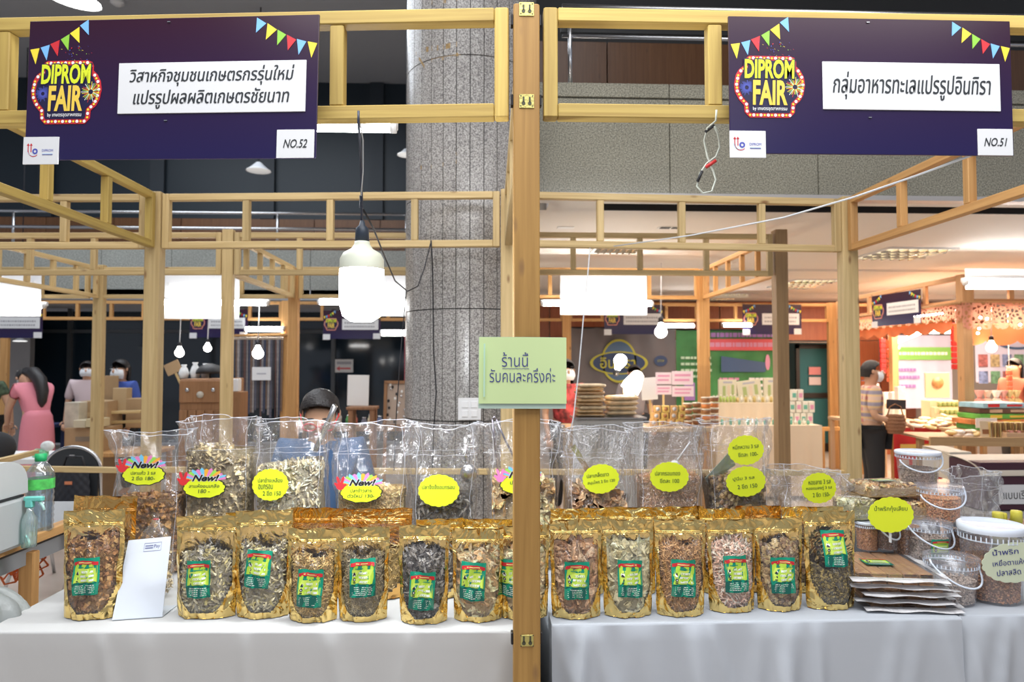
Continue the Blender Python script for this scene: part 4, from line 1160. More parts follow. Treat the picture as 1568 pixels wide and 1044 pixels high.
# ---------------------------------------------------------------- stand-up foil pouches
def interp(x, xs, ys): return float(np.interp(x, xs, ys))
def pouch(lab, pxl, pxr, pt, pb, kind, seed, fill=.70, label=(0, .47), foil=None, lean=0.0, yaw=0.0, group=None, detail=True, back=False, labrot=0, nfac=1.0):
    Yf = F * (CAMZ - TZ) / (pb - 560) if not back else back
    W = (pxr - pxl) * Yf / F
    zt = at((pxl + pxr) / 2, pt, Yf + .03).z
    H = zt - TZ
    D = .040
    x = at((pxl + pxr) / 2, pb, Yf).x
    foil = foil or GOLD
    t = thing('foil_pouch', lab, 'pouch', (x, Yf + D * .8, TZ + .0025), (lean, 0, yaw), group)
    rr = random.Random(seed); ph = [rr.uniform(0, 6.28) for _ in range(8)]
    G = lambda v: interp(v, (0, .12, .3, .6, .82, .90, 1), (.72, .95, 1, .72, .18, .07, .045))
    hw = lambda v: W / 2 * interp(v, (0, .1, .5, 1), (.90, .93, .955, 1.0))
    def wr(u, v):
        k = min(1, 4 * (1 - abs(u)) + .15) * (1 if v < .86 else .35)
        return k * .0022 * (math.sin(9 * u + 7 * v + ph[0]) + math.sin(17 * v - 6 * u + ph[1]) + .8 * math.sin(23 * u + 13 * v + ph[2]) + .6 * math.sin(31 * v + 11 * u + ph[3]))
    def front(u, v, lift=0.0):
        uu = 2 * u - 1
        d = D * G(v) * (1 - abs(uu) ** 2.4)
        xx = uu * hw(v) + .0015 * math.sin(14 * v + ph[4]) * (abs(uu) ** 3)
        sag = -.006 * (1 - uu * uu) * max(0, 1 - v * 8)
        return Vector((xx, -d + wr(uu, v) - lift, v * H + sag * 0 + .003 * (math.sin(6 * uu + ph[5]) if v > .97 else 0)))
    def backf(u, v):
        uu = 2 * u - 1
        return Vector((uu * hw(v), D * .85 * G(v) * (1 - abs(uu) ** 2.4) + wr(-uu, v) * .6 + .0006, v * H))
    def win(u, v):
        uu = abs(2 * u - 1); bot = .06 + .24 * max(0, (uu - .25) / .6) ** 2.4
        return uu < .86 and v > bot and v < .85
    nu, nv = (46, 66) if not back else (16, 24)
    sh = MB().grid(front, nu, nv, 0, mf=lambda u, v: None if win(u, v) else 0)
    sh.grid(backf, 14, 20, 0)
    sh.grid(lambda u, v: backf(u, 0).lerp(front(u, 0), v) + Vector((0, 0, .012 * math.sin(PI * v) * (1 - (2 * u - 1) ** 2))), 14, 4, 0)
    s = sh.build('foil_shell', foil, t)
    MB().grid(front, nu, nv, 0, mf=lambda u, v: 0 if win(u, v) else None).build('window', WINDOWF, t)
    z = MB()
    for vz in (.868, .882): z.tube([front(.02 + .96 * i / 12, vz, .0015) for i in range(13)], .0011, n=5)
    z.build('zip_seal', foil, t)
    # contents
    rng = np.random.default_rng(seed)
    k, ln, cs, pal = FOODS[kind]
    fill *= .93
    n = int((560 if not back else 240) * cs * nfac * (.62 if back else 1))
    pts = []
    while len(pts) < n:
        u = rng.uniform(-.80, .80); v = rng.uniform(.03, fill + .04 * math.sin(5 * u + ph[6]))
        if v < .05 + .22 * max(0, abs(u) - .2) ** 2: continue
        f = front((u + 1) / 2, v); dep = rng.beta(1.0, 3.0)
        yb_ = D * .7 * G(v)
        pts.append((f.x, f.y + .006 + ln * .13 + (yb_ - f.y - .01) * dep * .8, max(.006, f.z)))
    def clampf(V):
        v = np.clip(V[:, 2] / H, .012, .97)
        g = np.interp(v, (0, .12, .3, .6, .82, .90, 1), (.72, .95, 1, .72, .18, .07, .045)); hh = W / 2 * np.interp(v, (0, .1, .5, 1), (.90, .93, .955, 1.0))
        x = np.clip(V[:, 0], -hh * .88, hh * .88)
        lim = D * g * (1 - np.abs(x / hh) ** 2.4)
        y = np.clip(V[:, 1], -lim + .0045 + rngc.uniform(0, .002, len(V)), lim * .82)
        return np.stack([x, y, v * H], 1)
    rngc = np.random.default_rng(seed)
    food('contents', pts, kind, seed, t, size=.8 if k == 'slice' else 1.0, flat=.35 if k in ('slice', 'curl') else .2, clamp=clampf)
    cf = min(fill, .80)
    def cfn(u, v):
        f = front(.12 + .76 * u, .04 + (cf - .06) * v); return Vector((f.x * .98, f.y + .012 + .004 * math.sin(30 * u) * math.sin(22 * v), f.z))
    MB().grid(cfn, 10, 10).build('content_core', core_mat(kind), t)['kind'] = 'stuff'
    if label and detail:
        lw2, lh2 = .068, .098
        u0, v0 = label; M2 = Matrix.Rotation(R(labrot), 2)
        def f3(xx, zz, l):
            q = M2 @ Vector((xx, zz)); zc = v0 * H + q.y; xc = u0 * W / 2 + q.x
            v = min(.99, max(.01, zc / H)); uu = xc / hw(v)
            return front((uu + 1) / 2, v, l + .0008)
        label_mb(lw2, lh2, f3).build('label', LB, t)
    return t

fp = [  # lab, l, r, top, bottom, contents, fill, label pos
 ('gold pouch of brown curled dried fish at the left end of the table', 88, 176, 783, 936, 'curl_brown', .80, (-.05, .41), 2),
 ('gold pouch of grey-green small fish right of the white card', 262, 357, 792, 937, 'fish_grey', .72, (-.12, .40), 3),
 ('gold pouch of grey-green small fish, third pouch from the left end', 356, 440, 783, 938, 'fish_grey', .72, (-.12, .47), -5),
 ('gold pouch of fine golden grains, fourth pouch from the left end', 436, 514, 811, 945, 'grain_gold', .76, (-.02, .38), -2),
 ('gold pouch of fine grey-brown grains, just left of the black fish pouch', 514, 592, 809, 945, 'grain_grey', .76, (.02, .48), 1),
 ('gold pouch of black dried fish, the darkest at the left stall', 609, 686, 806, 950, 'fish_black', .80, (-.05, .35), -3),
 ('gold pouch of pale brown slices next left of the near post', 692, 771, 811, 948, 'slice_pale', .80, (-.18, .45), -3),
 ('gold pouch of pale slices mostly hidden behind the near post', 764, 843, 806, 946, 'slice_pale', .80, (-.48, .45), 0),
 ('gold pouch of reddish brown strips next right of the near post', 844, 925, 797, 946, 'slice_brown', .80, (-.02, .40), -1),
 ('gold pouch of pale greenish strips, second right of the near post', 925, 1006, 797, 945, 'slice_green', .82, (-.02, .41), -1),
 ('gold pouch of fine brown shreds in the front row of the right stall', 1007, 1087, 797, 945, 'shred_brown', .80, (.02, .41), -2),
 ('gold pouch of pinkish shreds in the front row of the right stall', 1088, 1166, 797, 940, 'shred_pink', .82, (.02, .43), 1),
 ('gold pouch of dark brown clumps, second from the right end', 1164, 1238, 795, 939, 'chunk_dark', .80, (.0, .40), 0),
 ('gold pouch of tiny dark seeds at the right end of the front row', 1239, 1322, 784, 938, 'seed_dark', .46, (.05, .63), 1)]
for i, (lab, l, r, a, b, k, fl_, lp, lr) in enumerate(fp):
    pouch(lab, l, r, a, b, k, 100 + i, fill=fl_, label=lp, labrot=lr, yaw=R([3, -2, 4, -1, 2, 1, -2, 1, 0, 2, -1, 2, -3, 0][i]))
bp_ = [  # second row, bottoms hidden
 ('orange gold pouch standing behind the leftmost pouch', 116, 216, 762, 2.06, 'curl_pale', ORANGEF),
 ('gold pouch behind the third pouch from the left end', 352, 452, 786, 2.08, 'curl_brown', None),
 ('orange gold pouch behind the golden grain pouch', 448, 534, 780, 2.07, 'grain_gold', ORANGEF),
 ('wide gold pouch of golden grains behind the gap left of the black fish pouch', 530, 634, 781, 2.06, 'grain_gold', ORANGEF),
 ('shiny pale gold pouch behind the black fish pouch', 640, 712, 797, 2.06, 'fish_black', None),
 ('gold pouch in the second row just left of the near post', 706, 786, 797, 2.09, 'slice_pale', None),
 ('gold pouch behind the pouch of reddish strips', 842, 928, 781, 2.06, 'slice_brown', None),
 ('gold pouch behind the pouch of greenish strips', 924, 1004, 779, 2.07, 'slice_green', None),
 ('gold pouch behind the pouch of fine brown shreds', 1000, 1078, 778, 2.07, 'shred_brown', None),
 ('bright gold pouch behind the pouch of pinkish shreds', 1068, 1140, 781, 2.06, 'shred_pink', None),
 ('gold pouch behind the pouch of dark clumps', 1122, 1196, 777, 2.08, 'chunk_dark', ORANGEF),
 ('gold pouch in the second row behind the seed pouch', 1192, 1290, 778, 2.06, 'chunk_dark', None)]
for i, (lab, l, r, a, Yb, k, fo) in enumerate(bp_):
    pouch(lab, l, r, a, 0, k, 200 + i, back=Yb, foil=fo, fill=.62, label=None, yaw=R([-6, 4, -3, 2, 5, -4, 3, -5, 2, -3, 4, -2][i]), lean=R(-2))

# ---------------------------------------------------------------- big clear bags
TAGY = mat('tag_yellow', (.86, .96, .03), .5); TAGP = mat('tag_pale', (.62, .68, .50), .5)
GINK = mat('green_ink', (.02, .10, .04), .6)
def scallop(rx, rz, n=18, per=5):
    o = []
    for i in range(n * per):
        a = 2 * PI * i / (n * per); k = 1 + .045 * abs(math.sin(a * n / 2)) - .03
        o.append((rx * k * math.cos(a), rz * k * math.sin(a)))
    return o
def round_tag(parent, off, rx, rz, lines, rz_=0.0, m=None, ink=None, lab=None, depth=.001):
    o = thing('price_tag', lab, None, off, (0, rz_, 0)); o.parent = parent
    MB().poly([(x, 0, z) for x, z in scallop(rx, rz)], 0, depth).build('card', m or TAGY, o)
    mb = MB()
    for (s, x, z, w_) in lines: mb.text(s, (x * rx, -.0012, z * rz), 1, 0, bold=.004, fit=(w_ * rx, .30 * rz))
    mb.build('handwriting', ink or GINK, o)
    return o
NEWC = [mat('tag_yellow'), mat('tag_red', (.80, .04, .05), .5), BLACK, S_WH, mat('tag_pink', (.85, .25, .55), .5), mat('tag_cyan', (.2, .6, .85), .5), mat('tag_orange', (.95, .45, .05), .5), mat('tag_lime', (.35, .75, .1), .5)]
def new_tag(parent, off, lines, lab=None, pink=False, rot=0):
    o = thing('price_tag', lab, None, off, (0, rot, 0)); o.parent = parent
    s = .001 * 2.35
    mb = MB()
    n = 34
    mb.poly([(s * (30 * math.cos(2 * PI * i / n)) * (1 + .05 * math.sin(i * 2.6)), .0004, s * (-8 + 15 * math.sin(2 * PI * i / n) * (1 + .05 * math.sin(i * 1.9)))) for i in range(n)], 2, .001)
    mb.poly([(s * (28.5 * math.cos(2 * PI * i / n)) * (1 + .05 * math.sin(i * 2.6)), -.0002, s * (-8 + 13.8 * math.sin(2 * PI * i / n) * (1 + .05 * math.sin(i * 1.9)))) for i in range(n)], 0, .001)
    # coloured burst behind the word
    for i in range(14):
        a = R(8 + i * 11.8); b = a + R(11.8); k1 = 1 + .10 * (i % 2)
        mb.poly([(0, .0002, 0), (s * 30 * math.cos(a), .0002, s * (2 + 15 * math.sin(a))), (s * 31 * k1 * math.cos((a + b) / 2), .0002, s * (2 + 17 * k1 * math.sin((a + b) / 2))), (s * 30 * math.cos(b), .0002, s * (2 + 15 * math.sin(b)))], [4, 5, 4, 6, 7, 4, 6, 5, 4, 5, 7, 4, 5, 6][i])
    mb.build('card', NEWC, o)
    h = MB()   # red hand with two raised fingers
    hc = (-29, 4); mm = 4 if pink else 1
    for (x, z, rx, rzz, an) in ((0, -3, 6, 5.5, 0), (-3, 5, 2.1, 6, 18), (3, 5, 2.1, 6, -16), (-5.5, -1, 2, 4, 50), (5.5, -2, 2, 3.5, -60)):
        pts = []
        for i in range(12):
            a = 2 * PI * i / 12; q = Matrix.Rotation(R(an), 2) @ Vector((rx * math.cos(a), rzz * math.sin(a)))
            pts.append((s * (hc[0] + x + q.x), -.0008 - .0001 * x, s * (hc[1] + z + q.y)))
        h.poly(pts, mm)
    h.build('red_hand', NEWC, o)
    tx = MB()
    tx.text('New!', (s * 2, -.0008, s * 6), 1, 3, shear=.35, bold=.07, fit=(s * 40, s * 10.5)); tx.text('New!', (s * 2, -.0014, s * 6), 1, 2, shear=.35, bold=.035, fit=(s * 38, s * 9.5))
    tx.build('word', NEWC, o)
    mb = MB()
    for i, (t_, w_) in enumerate(lines): mb.text(t_, (0, -.0014, s * (-5 - 7.5 * i)), 1, 0, shear=.1, bold=.006, fit=(s * w_, s * 5.5))
    mb.build('handwriting', GINK, o)
    return o

def clear_bag(lab, pxl, pxr, pt, pc, kind, seed, Y=2.40, taper=.92, film_=None, slump=0.0, dd=.085, yaw=0, base=TZ + .003):
    W = (pxr - pxl) * (Y - dd) / F * .95
    H = at((pxl + pxr) / 2, pt, Y - dd * .5).z - base
    hc = (at((pxl + pxr) / 2, pc, Y - dd).z - base) if pc else 0
    x = at((pxl + pxr) / 2, 700, Y - dd * .6).x
    t = thing('clear_bag', lab, 'plastic bag', (x, Y, base), (0, 0, yaw))
    rr = random.Random(seed); ph = [rr.uniform(0, 6.28) for _ in range(10)]
    fillv = hc / H
    def sec(a, v, k=1.0):
        # rounded rectangle section
        ca, sa = math.cos(a), math.sin(a); e = 4.5
        r = (abs(ca) ** e + abs(sa) ** e) ** (-1 / e)
        w_ = W / 2 * interp(v, (0, .1, .5, .92, 1), (taper * .95, taper, .97, .97, 1.03)); d_ = dd * interp(v, (0, .1, .6, 1), (.9, 1, .9, .78))
        up = max(0, v - fillv * .8)
        wob = (.004 + .016 * min(1, up * 2.2)) * (math.sin(3 * a + 9 * v + ph[0]) * .6 + .5 * math.sin(7 * a - 13 * v + ph[1]) + .35 * math.sin(13 * a + 21 * v + ph[2]) + .25 * math.sin(23 * a - 31 * v + ph[3]))
        X = (r * ca * w_ * k + wob * ca); Yy = (r * sa * d_ * k + wob * sa)
        rim = (.009 * math.sin(2 * a + ph[4]) + .002 * math.sin(5 * a + ph[5]) + .0015 * math.sin(13 * a + ph[7])) * max(0, (v - .75) / .25)
        return Vector((X, Yy, v * H + rim - slump * max(0, v - .6) * (1 + math.sin(a + ph[6]))))
    mb = MB(); mb.grid(lambda u, v: sec(2 * PI * u - PI, v), 88, 40)
    mb.grid(lambda u, v: sec(2 * PI * u, 0, .02 + .98 * v), 24, 2)
    mb.build('film', film_ or CLEAR, t)
    rim = MB().tube([sec(2 * PI * i / 60, .998) for i in range(61)], .0010, n=4, caps=False)
    rim.tube([sec(2 * PI * i / 60, .80) for i in range(61)], .0005, n=4, caps=False)
    for a_ in (-2.36, -.78, .78, 2.36): rim.tube([sec(a_, .02 + .98 * i / 24) for i in range(25)], .0006, n=4, caps=False)
    rim.build('rim', mat('film_edge', (.78, .80, .86), .2), t)
    if kind:
        rng = np.random.default_rng(seed); k, ln, cs, pal = FOODS[kind]; n = int(560 * cs * (.7 + hc * 1.6)); pts = []
        top = lambda X, Yy: hc + .014 * math.sin(14 * X + ph[7]) + .012 * math.sin(21 * Yy + ph[8]) - .25 * abs(X) * .3
        for i in range(n):
            if rng.random() < .62:
                a = -PI / 2 + rng.uniform(-1.25, 1.25); v = rng.uniform(.0, fillv); p_ = sec(a, v, rng.uniform(.84, .95)); p_.z = min(p_.z, top(p_.x, p_.y))
            else:
                a = rng.uniform(0, 2 * PI); p_ = sec(a, fillv, math.sqrt(rng.random()) * .92); p_.z = top(p_.x, p_.y) - rng.uniform(0, .02)
            p_.z = max(p_.z, .008)
            pts.append(tuple(p_))
        def clampb(V):
            v = np.clip(V[:, 2] / H, .01, 1); hh = W / 2 * .86; x = np.clip(V[:, 0], -hh, hh)
            return np.stack([x, np.clip(V[:, 1], -dd * .97, dd * .97), v * H], 1)
        food('contents', pts, kind, seed, t, size={'slice': .95, 'grain': 1.45}.get(k, 1.15), clamp=clampb)
        c = MB(); c.grid(lambda u, v: sec(2 * PI * u, v * fillv, .86), 24, 10)
        def tp(u, v):
            q = sec(2 * PI * u, fillv, .86 * v + .001); q.z = top(q.x, q.y) - .018; return q
        c.grid(tp, 24, 6)
        c.build('content_core', core_mat(kind), t)['kind'] = 'stuff'
    t['_d'] = dd
    return t
def on_bag(t, px, py):
    q = at(px, py, t.location.y - t['_d'] - .018); return (q.x - t.location.x, q.y - t.location.y, q.z - t.location.z)

bg = {}
bg[1] = clear_bag('open clear bag of brown curls at the left end', 170, 284, 662, 765, 'curl_brown', 31)
bg[2] = clear_bag('tall clear bag heaped with pale curls, fullest at left', 278, 390, 641, 690, 'curl_pale', 32, Y=2.42)
bg[3] = clear_bag('clear bag of pale small fish with a steel scoop handle sticking out', 386, 500, 646, 715, 'fish_pale', 33, Y=2.40)
bg[4] = clear_bag('clear bag low-filled with tan flakes, wide open top', 508, 629, 650, 752, 'fibre_tan', 34, Y=2.41)
bg[5] = clear_bag('clear bag of silvery black fish with a round ladle inside', 628, 733, 651, 762, 'fish_black', 35, Y=2.40)
bg[6] = clear_bag('clear bag of pale slices with tongs, behind the near post', 742, 862, 648, 742, 'slice_pale', 36, Y=2.41)
bg[7] = clear_bag('clear bag of brownish slices with a flat steel tool inside', 864, 968, 658, 760, 'slice_brown', 37, Y=2.40, film_=CLEARW)
bg[8] = clear_bag('clear bag half full of pinkish brown crumbs', 970, 1080, 652, 733, 'crumb_pink', 38, Y=2.40, film_=CLEARW)
bg[9] = clear_bag('clear bag of dark brown clumps carrying two yellow tags', 1078, 1182, 643, 742, 'chunk_dark', 39, Y=2.40)
bg[10] = clear_bag('crumpled cloudy empty bag under a yellow three-line tag', 1186, 1304, 712, None, None, 40, Y=2.38, film_=CLEARW, slump=.05, taper=1.0)
clear_b = clear_bag('crumpled clear bag standing behind the stacked tubs at right', 1462, 1532, 718, None, None, 41, Y=2.45, film_=CLEARW, slump=.03, dd=.05)
del clear_b['_d']
new_tag(bg[1], on_bag(bg[1], 220, 718), [('ปลาแก้ว 3 รส', 34), ('2 ขีด 180-', 32)])
new_tag(bg[2], on_bag(bg[2], 313, 738), [('สาแห้งอบเกลือ', 42), ('180 -', 16)])
round_tag(bg[3], on_bag(bg[3], 414, 742), .0590, .0520, [('ปลาข้างเหลือง', 0, .30, 1.35), ('อบกรอบ', -.25, -.12, .8), ('2 ขีด 150', .1, -.52, 1.0)])
new_tag(bg[4], on_bag(bg[4], 553, 745), [('ปลาข้าวสาร', 30), ('ตัวใหม่ 130-', 38)])
round_tag(bg[5], on_bag(bg[5], 672, 751), .0680, .0530, [('ปลาจิ้งจั้งอบกรอบ', -.02, .25, 1.6)])
new_tag(bg[6], on_bag(bg[6], 797, 733), [('ปลาหวาน', 30), ('2 ขีด', 22)], pink=True)
round_tag(bg[7], on_bag(bg[7], 920, 733), .0620, .0490, [('ปลาเกล็ดขาว', -.15, .30, 1.2), ('สมุนไพร 2 ขีด 120', .0, -.20, 1.5)], R(-6))
round_tag(bg[8], on_bag(bg[8], 1025, 730), .0660, .0500, [('ปลากรอบทอง', -.1, .25, 1.3), ('ขีดละ 100', .0, -.25, 1.0)])
round_tag(bg[9], on_bag(bg[9], 1142, 689), .0620, .0500, [('หมึกหวาน 3 รส', .0, .25, 1.45), ('ขีดละ 100-', .1, -.28, 1.1)], R(-4))
round_tag(bg[9], on_bag(bg[9], 1142, 737), .0680, .0510, [('ปูนิ่ม 3 รส', -.1, .22, 1.1), ('2 ขีด 150', .05, -.30, 1.0)], R(-5))
round_tag(bg[10], on_bag(bg[10], 1254, 747), .0590, .0510, [('หอยลาย 3 รส', .05, .40, 1.3), ('หอยแมลงภู่ 3 รส', 0, 0, 1.5), ('2 ขีด 150-', .1, -.42, 1.0)], R(-3))
for k_ in bg: del bg[k_]['_d']

# tools standing in the bags
t = thing('scoop', 'steel scoop with its round handle leaning out of the pale fish bag', 'scoop', tuple(at(497, 690, 2.42)))
MB().tube([at(513, 621, 2.36) - t.location, at(483, 690, 2.46) - t.location], .0095, n=12).build('handle', STEEL, t)
MB().grid(lambda u, v: Vector(at(480, 700, 2.46) - t.location) + Vector(((u - .5) * .06 - v * .01, .02 * (2 * u - 1) ** 2 - .01, -v * .075 + .005)), 8, 4).build('blade', STEEL, t)
t = thing('ladle', 'round steel ladle standing in the bag of silvery black fish', 'ladle', tuple(at(718, 722, 2.40)))
MB().tube([(-.012, 0, .095), (-.01, 0, .03)], .005, n=8).build('handle', STEEL, t)
MB().ell((0, 0, -.005), (.030, .022, .034), n=18, m=10).build('bowl', STEEL, t)
t = thing('tongs', 'thin steel tongs standing in the bag behind the near post', 'tongs', tuple(at(765, 680, 2.40)))
TG = mat('tong_steel', (.35, .33, .38), .3, 1.0)
for s_ in (-1, 1):
    MB().tube([at(757 + s_ * 3, 642, 2.40) - t.location, at((771 if s_ > 0 else 756), 668 if s_ > 0 else 664, 2.40) - t.location, at(787 if s_ > 0 else 764, 700 if s_ > 0 else 735, 2.40) - t.location], .004, n=6).build('arm', TG, t)
MB().tube([at(754, 642, 2.40) - t.location, at(757, 638, 2.40) - t.location, at(760, 642, 2.40) - t.location], .004, n=6).build('bend', TG, t)
t = thing('spatula', 'flat steel spatula leaning in the bag of brownish slices', 'spatula', tuple(at(890, 700, 2.40)))
a, b = at(877, 682, 2.38) - t.location, at(901, 722, 2.42) - t.location
dv = (b - a).normalized(); nx_ = Vector((dv.z, 0, -dv.x)) * .010
MB().poly([a - nx_, a + nx_, b + nx_, b - nx_], 0, .002).build('blade', STEEL, t)
t = thing('spoon', 'clear ladle handle in the bag of pinkish crumbs', 'spoon', tuple(at(1045, 695, 2.4)))
MB().tube([at(1057, 676, 2.38) - t.location, at(1036, 706, 2.40) - t.location], .003, n=8).build('handle', mat('clear_plastic', (.8, .82, .85), .1), t)
MB().ell(at(1034, 712, 2.40) - t.location, (.02, .012, .016), rot=(0, .8, 0)).build('bowl', mat('clear_plastic'), t)
t = thing('cardboard_flap', 'pale green card lying inside the bag with two yellow tags', 'card', tuple(at(1100, 715, 2.42)))
MB().poly([at(1080, 732, 2.38) - t.location, at(1118, 690, 2.38) - t.location, at(1126, 712, 2.40) - t.location, at(1084, 742, 2.40) - t.location], 0, .003).build('sheet', mat('pale_green_card', (.45, .55, .48), .5), t)

# small tied bag, white payment card
t = thing('tied_bag', 'small knotted clear bag of pale curls behind the white card', 'plastic bag', tuple(at(238, 845, 2.12)))
t.location.z = TZ + .003
Hb = at(238, 788, 2.12).z - TZ
def tb(u, v):
    a = 2 * PI * u; r = interp(v, (0, .15, .5, .8, .93, 1), (.6, 1, 1, .62, .12, .22)) * .055
    return Vector((r * math.cos(a) * (1 + .05 * math.sin(7 * a + 9 * v)), r * .7 * math.sin(a), v * Hb))
MB().grid(tb, 30, 20).build('film', CLEAR, t)
rng = np.random.default_rng(5); food('contents', [tuple(Vector((.8, .8, .9)) * tb(rng.random(), rng.uniform(.04, .62))) for _ in range(240)], 'curl_pale', 6, t, size=.6)
MB().tube([tb(i / 12, .935) for i in range(13)], .002, n=5, caps=False).build('red_tie', mat('red_tape', (.55, .03, .03), .5), t)
c0, c1, c2, c3 = at(172, 931, 1.93), at(249, 924, 1.95), at(262, 821, 2.03), at(197, 827, 2.01)
c0.z = c1.z = TZ + .003
t = thing('payment_card', 'white card tilted in a clear holder right of the leftmost pouch', 'card stand', tuple((c0 + c1) / 2))
pts = [q - t.location for q in (c0, c1, c2, c3)]; nn_ = (pts[1] - pts[0]).cross(pts[3] - pts[0]).normalized()
if nn_.y > 0: nn_ = -nn_
PC = mat('card_paper', (.66, .70, .76), .35)
MB().poly(pts, 0, .002, nn_).build('card', PC, t)
def cq(u, v, l=.0008):
    return pts[0].lerp(pts[1], u).lerp(pts[3].lerp(pts[2], u), v) + nn_ * l
mb = MB()
for (u0, u1, v0, v1) in ((.40, .80, .935, .94), (.40, .80, .83, .835), (.40, .405, .83, .94), (.795, .80, .83, .94)):
    mb.add([cq(u0, v0), cq(u1, v0), cq(u1, v1), cq(u0, v1)], [(0, 1, 2, 3)])
mb.text('Pay', (0, 0, 0), 1, 0, fit=(.14, .06), map3=lambda p: cq(.70 + p.x, .885 + p.z, .001))
for r_ in range(2):
    for q in range(6): mb.add([cq(.43 + q * .03, .865 + r_ * .03), cq(.455 + q * .03, .865 + r_ * .03), cq(.455 + q * .03, .88 + r_ * .03), cq(.43 + q * .03, .88 + r_ * .03)], [(0, 1, 2, 3)])
mb.build('heading', mat('grey_blue_ink', (.12, .14, .30), .6), t)
ft = MB().poly([pts[0] + Vector((0, 0, .001)), pts[1] + Vector((0, 0, .001)), pts[1] + Vector((.0, .09, .001)), pts[0] + Vector((.0, .09, .001))], 0, .002, (0, 0, 1)).build('foot', mat('acrylic', (.6, .65, .7), .1), t)

# ---------------------------------------------------------------- tubs, packs and bottles at the right end
LID = mat('lid_plastic', (.72, .78, .88), .25, spec=.6)
def tub(lab, pxl, pxr, pt, pb, Y, kind, seed, fill=.7, lid=True, handle=True, label=False, htilt=-1, group=None):
    a, b = at(pxl, pb, Y), at(pxr, pb, Y); r = (b.x - a.x) / 2; h = at(pxl, pt, Y).z - a.z
    z0 = max(TZ + .003, a.z)
    t = thing('plastic_tub', lab, 'tub', ((a.x + b.x) / 2, Y + r * .8, z0), group=group)
    prof = [(r * .80, 0), (r * .84, h * .04), (r * .95, h * .86), (r * 1.0, h * .87), (r * 1.0, h * .92)]
    MB().lathe(prof, n=40, cap1=False).build('body', TUB, t)
    if lid: MB().lathe([(r * 1.0, h * .90), (r * 1.02, h * .93), (r * 1.02, h * .985), (r * .97, h), (r * .90, h * .975), (.001, h * .975)], n=40, cap0=False, cap1=False).build('lid', TUB if seed % 2 else LID, t)
    rim = MB()
    for k in range(40):
        an = 2 * PI * k / 40; rim.box((r * .985 * math.cos(an), r * .985 * math.sin(an), h * .83), (.0015, .003, h * .07), rot=(0, 0, an))
    rim.lathe([(r * .96, h * .79), (r * .985, h * .80), (r * .985, h * .81)], n=40, cap0=False, cap1=False)
    rim.build('ribbed_rim', LID, t)
    if handle:
        P = []
        for i in range(17):
            an = PI * i / 16; P.append((r * 1.03 * math.cos(an), -r * .35 * math.sin(an) * 1.2 - r * .02, h * .86 - h * .42 * math.sin(an) + htilt * 0))
        P = [Vector(p_) for p_ in P]; P = [Vector((p_.x, -math.sqrt(max(0, (r * 1.05) ** 2 - p_.x ** 2)), p_.z + (.012 * p_.x / r) * htilt)) for p_ in P]
        MB().tube(P, .0028, n=8).build('handle', LID, t)
    rng = np.random.default_rng(seed); k, ln, cs, pal = FOODS[kind]; pts = []
    for i in range(int(330 * cs * 1.0)):
        if rng.random() < .68:
            an = rng.uniform(-PI - .2, .2); v = rng.uniform(.02, fill); rr_ = r * (.80 + .15 * v) * .93; pts.append((rr_ * math.cos(an), rr_ * math.sin(an), max(.006, v * h)))
        else:
            an = rng.uniform(0, 2 * PI); q = math.sqrt(rng.random()) * r * .84; pts.append((q * math.cos(an), q * math.sin(an), fill * h + .006 * math.sin(20 * q)))
    food('contents', pts, kind, seed, t, size=.85)
    MB().lathe([(r * .70, .004), (r * (.78 + .15 * fill) * .93, fill * h)], n=24).build('content_core', core_mat(kind), t)['kind'] = 'stuff'
    if label:
        def f3(x, z, l):
            rr_ = r * (.84 + .11 * (h * .40 + z) / h) + .0015 + l; an = -PI / 2 + (x + r * .05) / rr_
            return (rr_ * math.cos(an), rr_ * math.sin(an), h * .40 + z)
        label_mb(.060, .062, f3).build('label', LB, t)
    return t
TBY = 1.93
tub('labelled tub with a green and yellow label, centre of the tub group', 1404, 1472, 803, 866, 2.08, 'paste_grey', 61, .55, label=True)
tub('tub of dark orange paste right of the labelled tub', 1468, 1534, 803, 868, 2.16, 'paste', 62, .62, handle=False)
tub('low tub with grey contents and white handle at the front, right of the flat packs', 1441, 1516, 866, 937, 1.93, 'paste_grey', 63, .45)
t13 = tub('largest tub at the right edge carrying a pale handwritten tag', 1503, 1592, 818, 938, 1.93, 'paste', 64, .52, handle=False)
round_tag(t13, tuple(at(1553, 861, 1.915) - t13.location), .096, .057, [('น้ำพริก', -.25, .58, .8), ('เหยื่อตาแห้ง - 8', .0, .05, 1.35), ('ปลาสลิด - 100', .08, -.45, 1.3)], R(-4), TAGP, PEN, 'pale green scalloped tag with blue handwriting')
tub('tub of orange crumbs with a white handle, second from the top', 1424, 1489, 747, 802, 2.16, 'paste_orange', 65, .62, htilt=1)
tub('topmost tub with grey crumbs and a slanting white handle', 1391, 1453, 693, 744, 2.28, 'paste_grey', 66, .42, htilt=1)
tub('tub just below the topmost tub, partly hidden by the wrapped packs', 1392, 1446, 744, 800, 2.28, 'paste', 67, .6, handle=False)
tub('dark paste tub under the yellow single-line tag', 1348, 1383, 800, 844, 2.12, 'paste_dark', 68, .8, handle=True)
tub('brown paste tub left of the labelled tub', 1376, 1420, 800, 853, 2.14, 'paste', 69, .8, handle=False)
tub('brown tub beside the seed pouch, half hidden', 1318, 1354, 800, 845, 2.14, 'paste', 70, .8, handle=False)
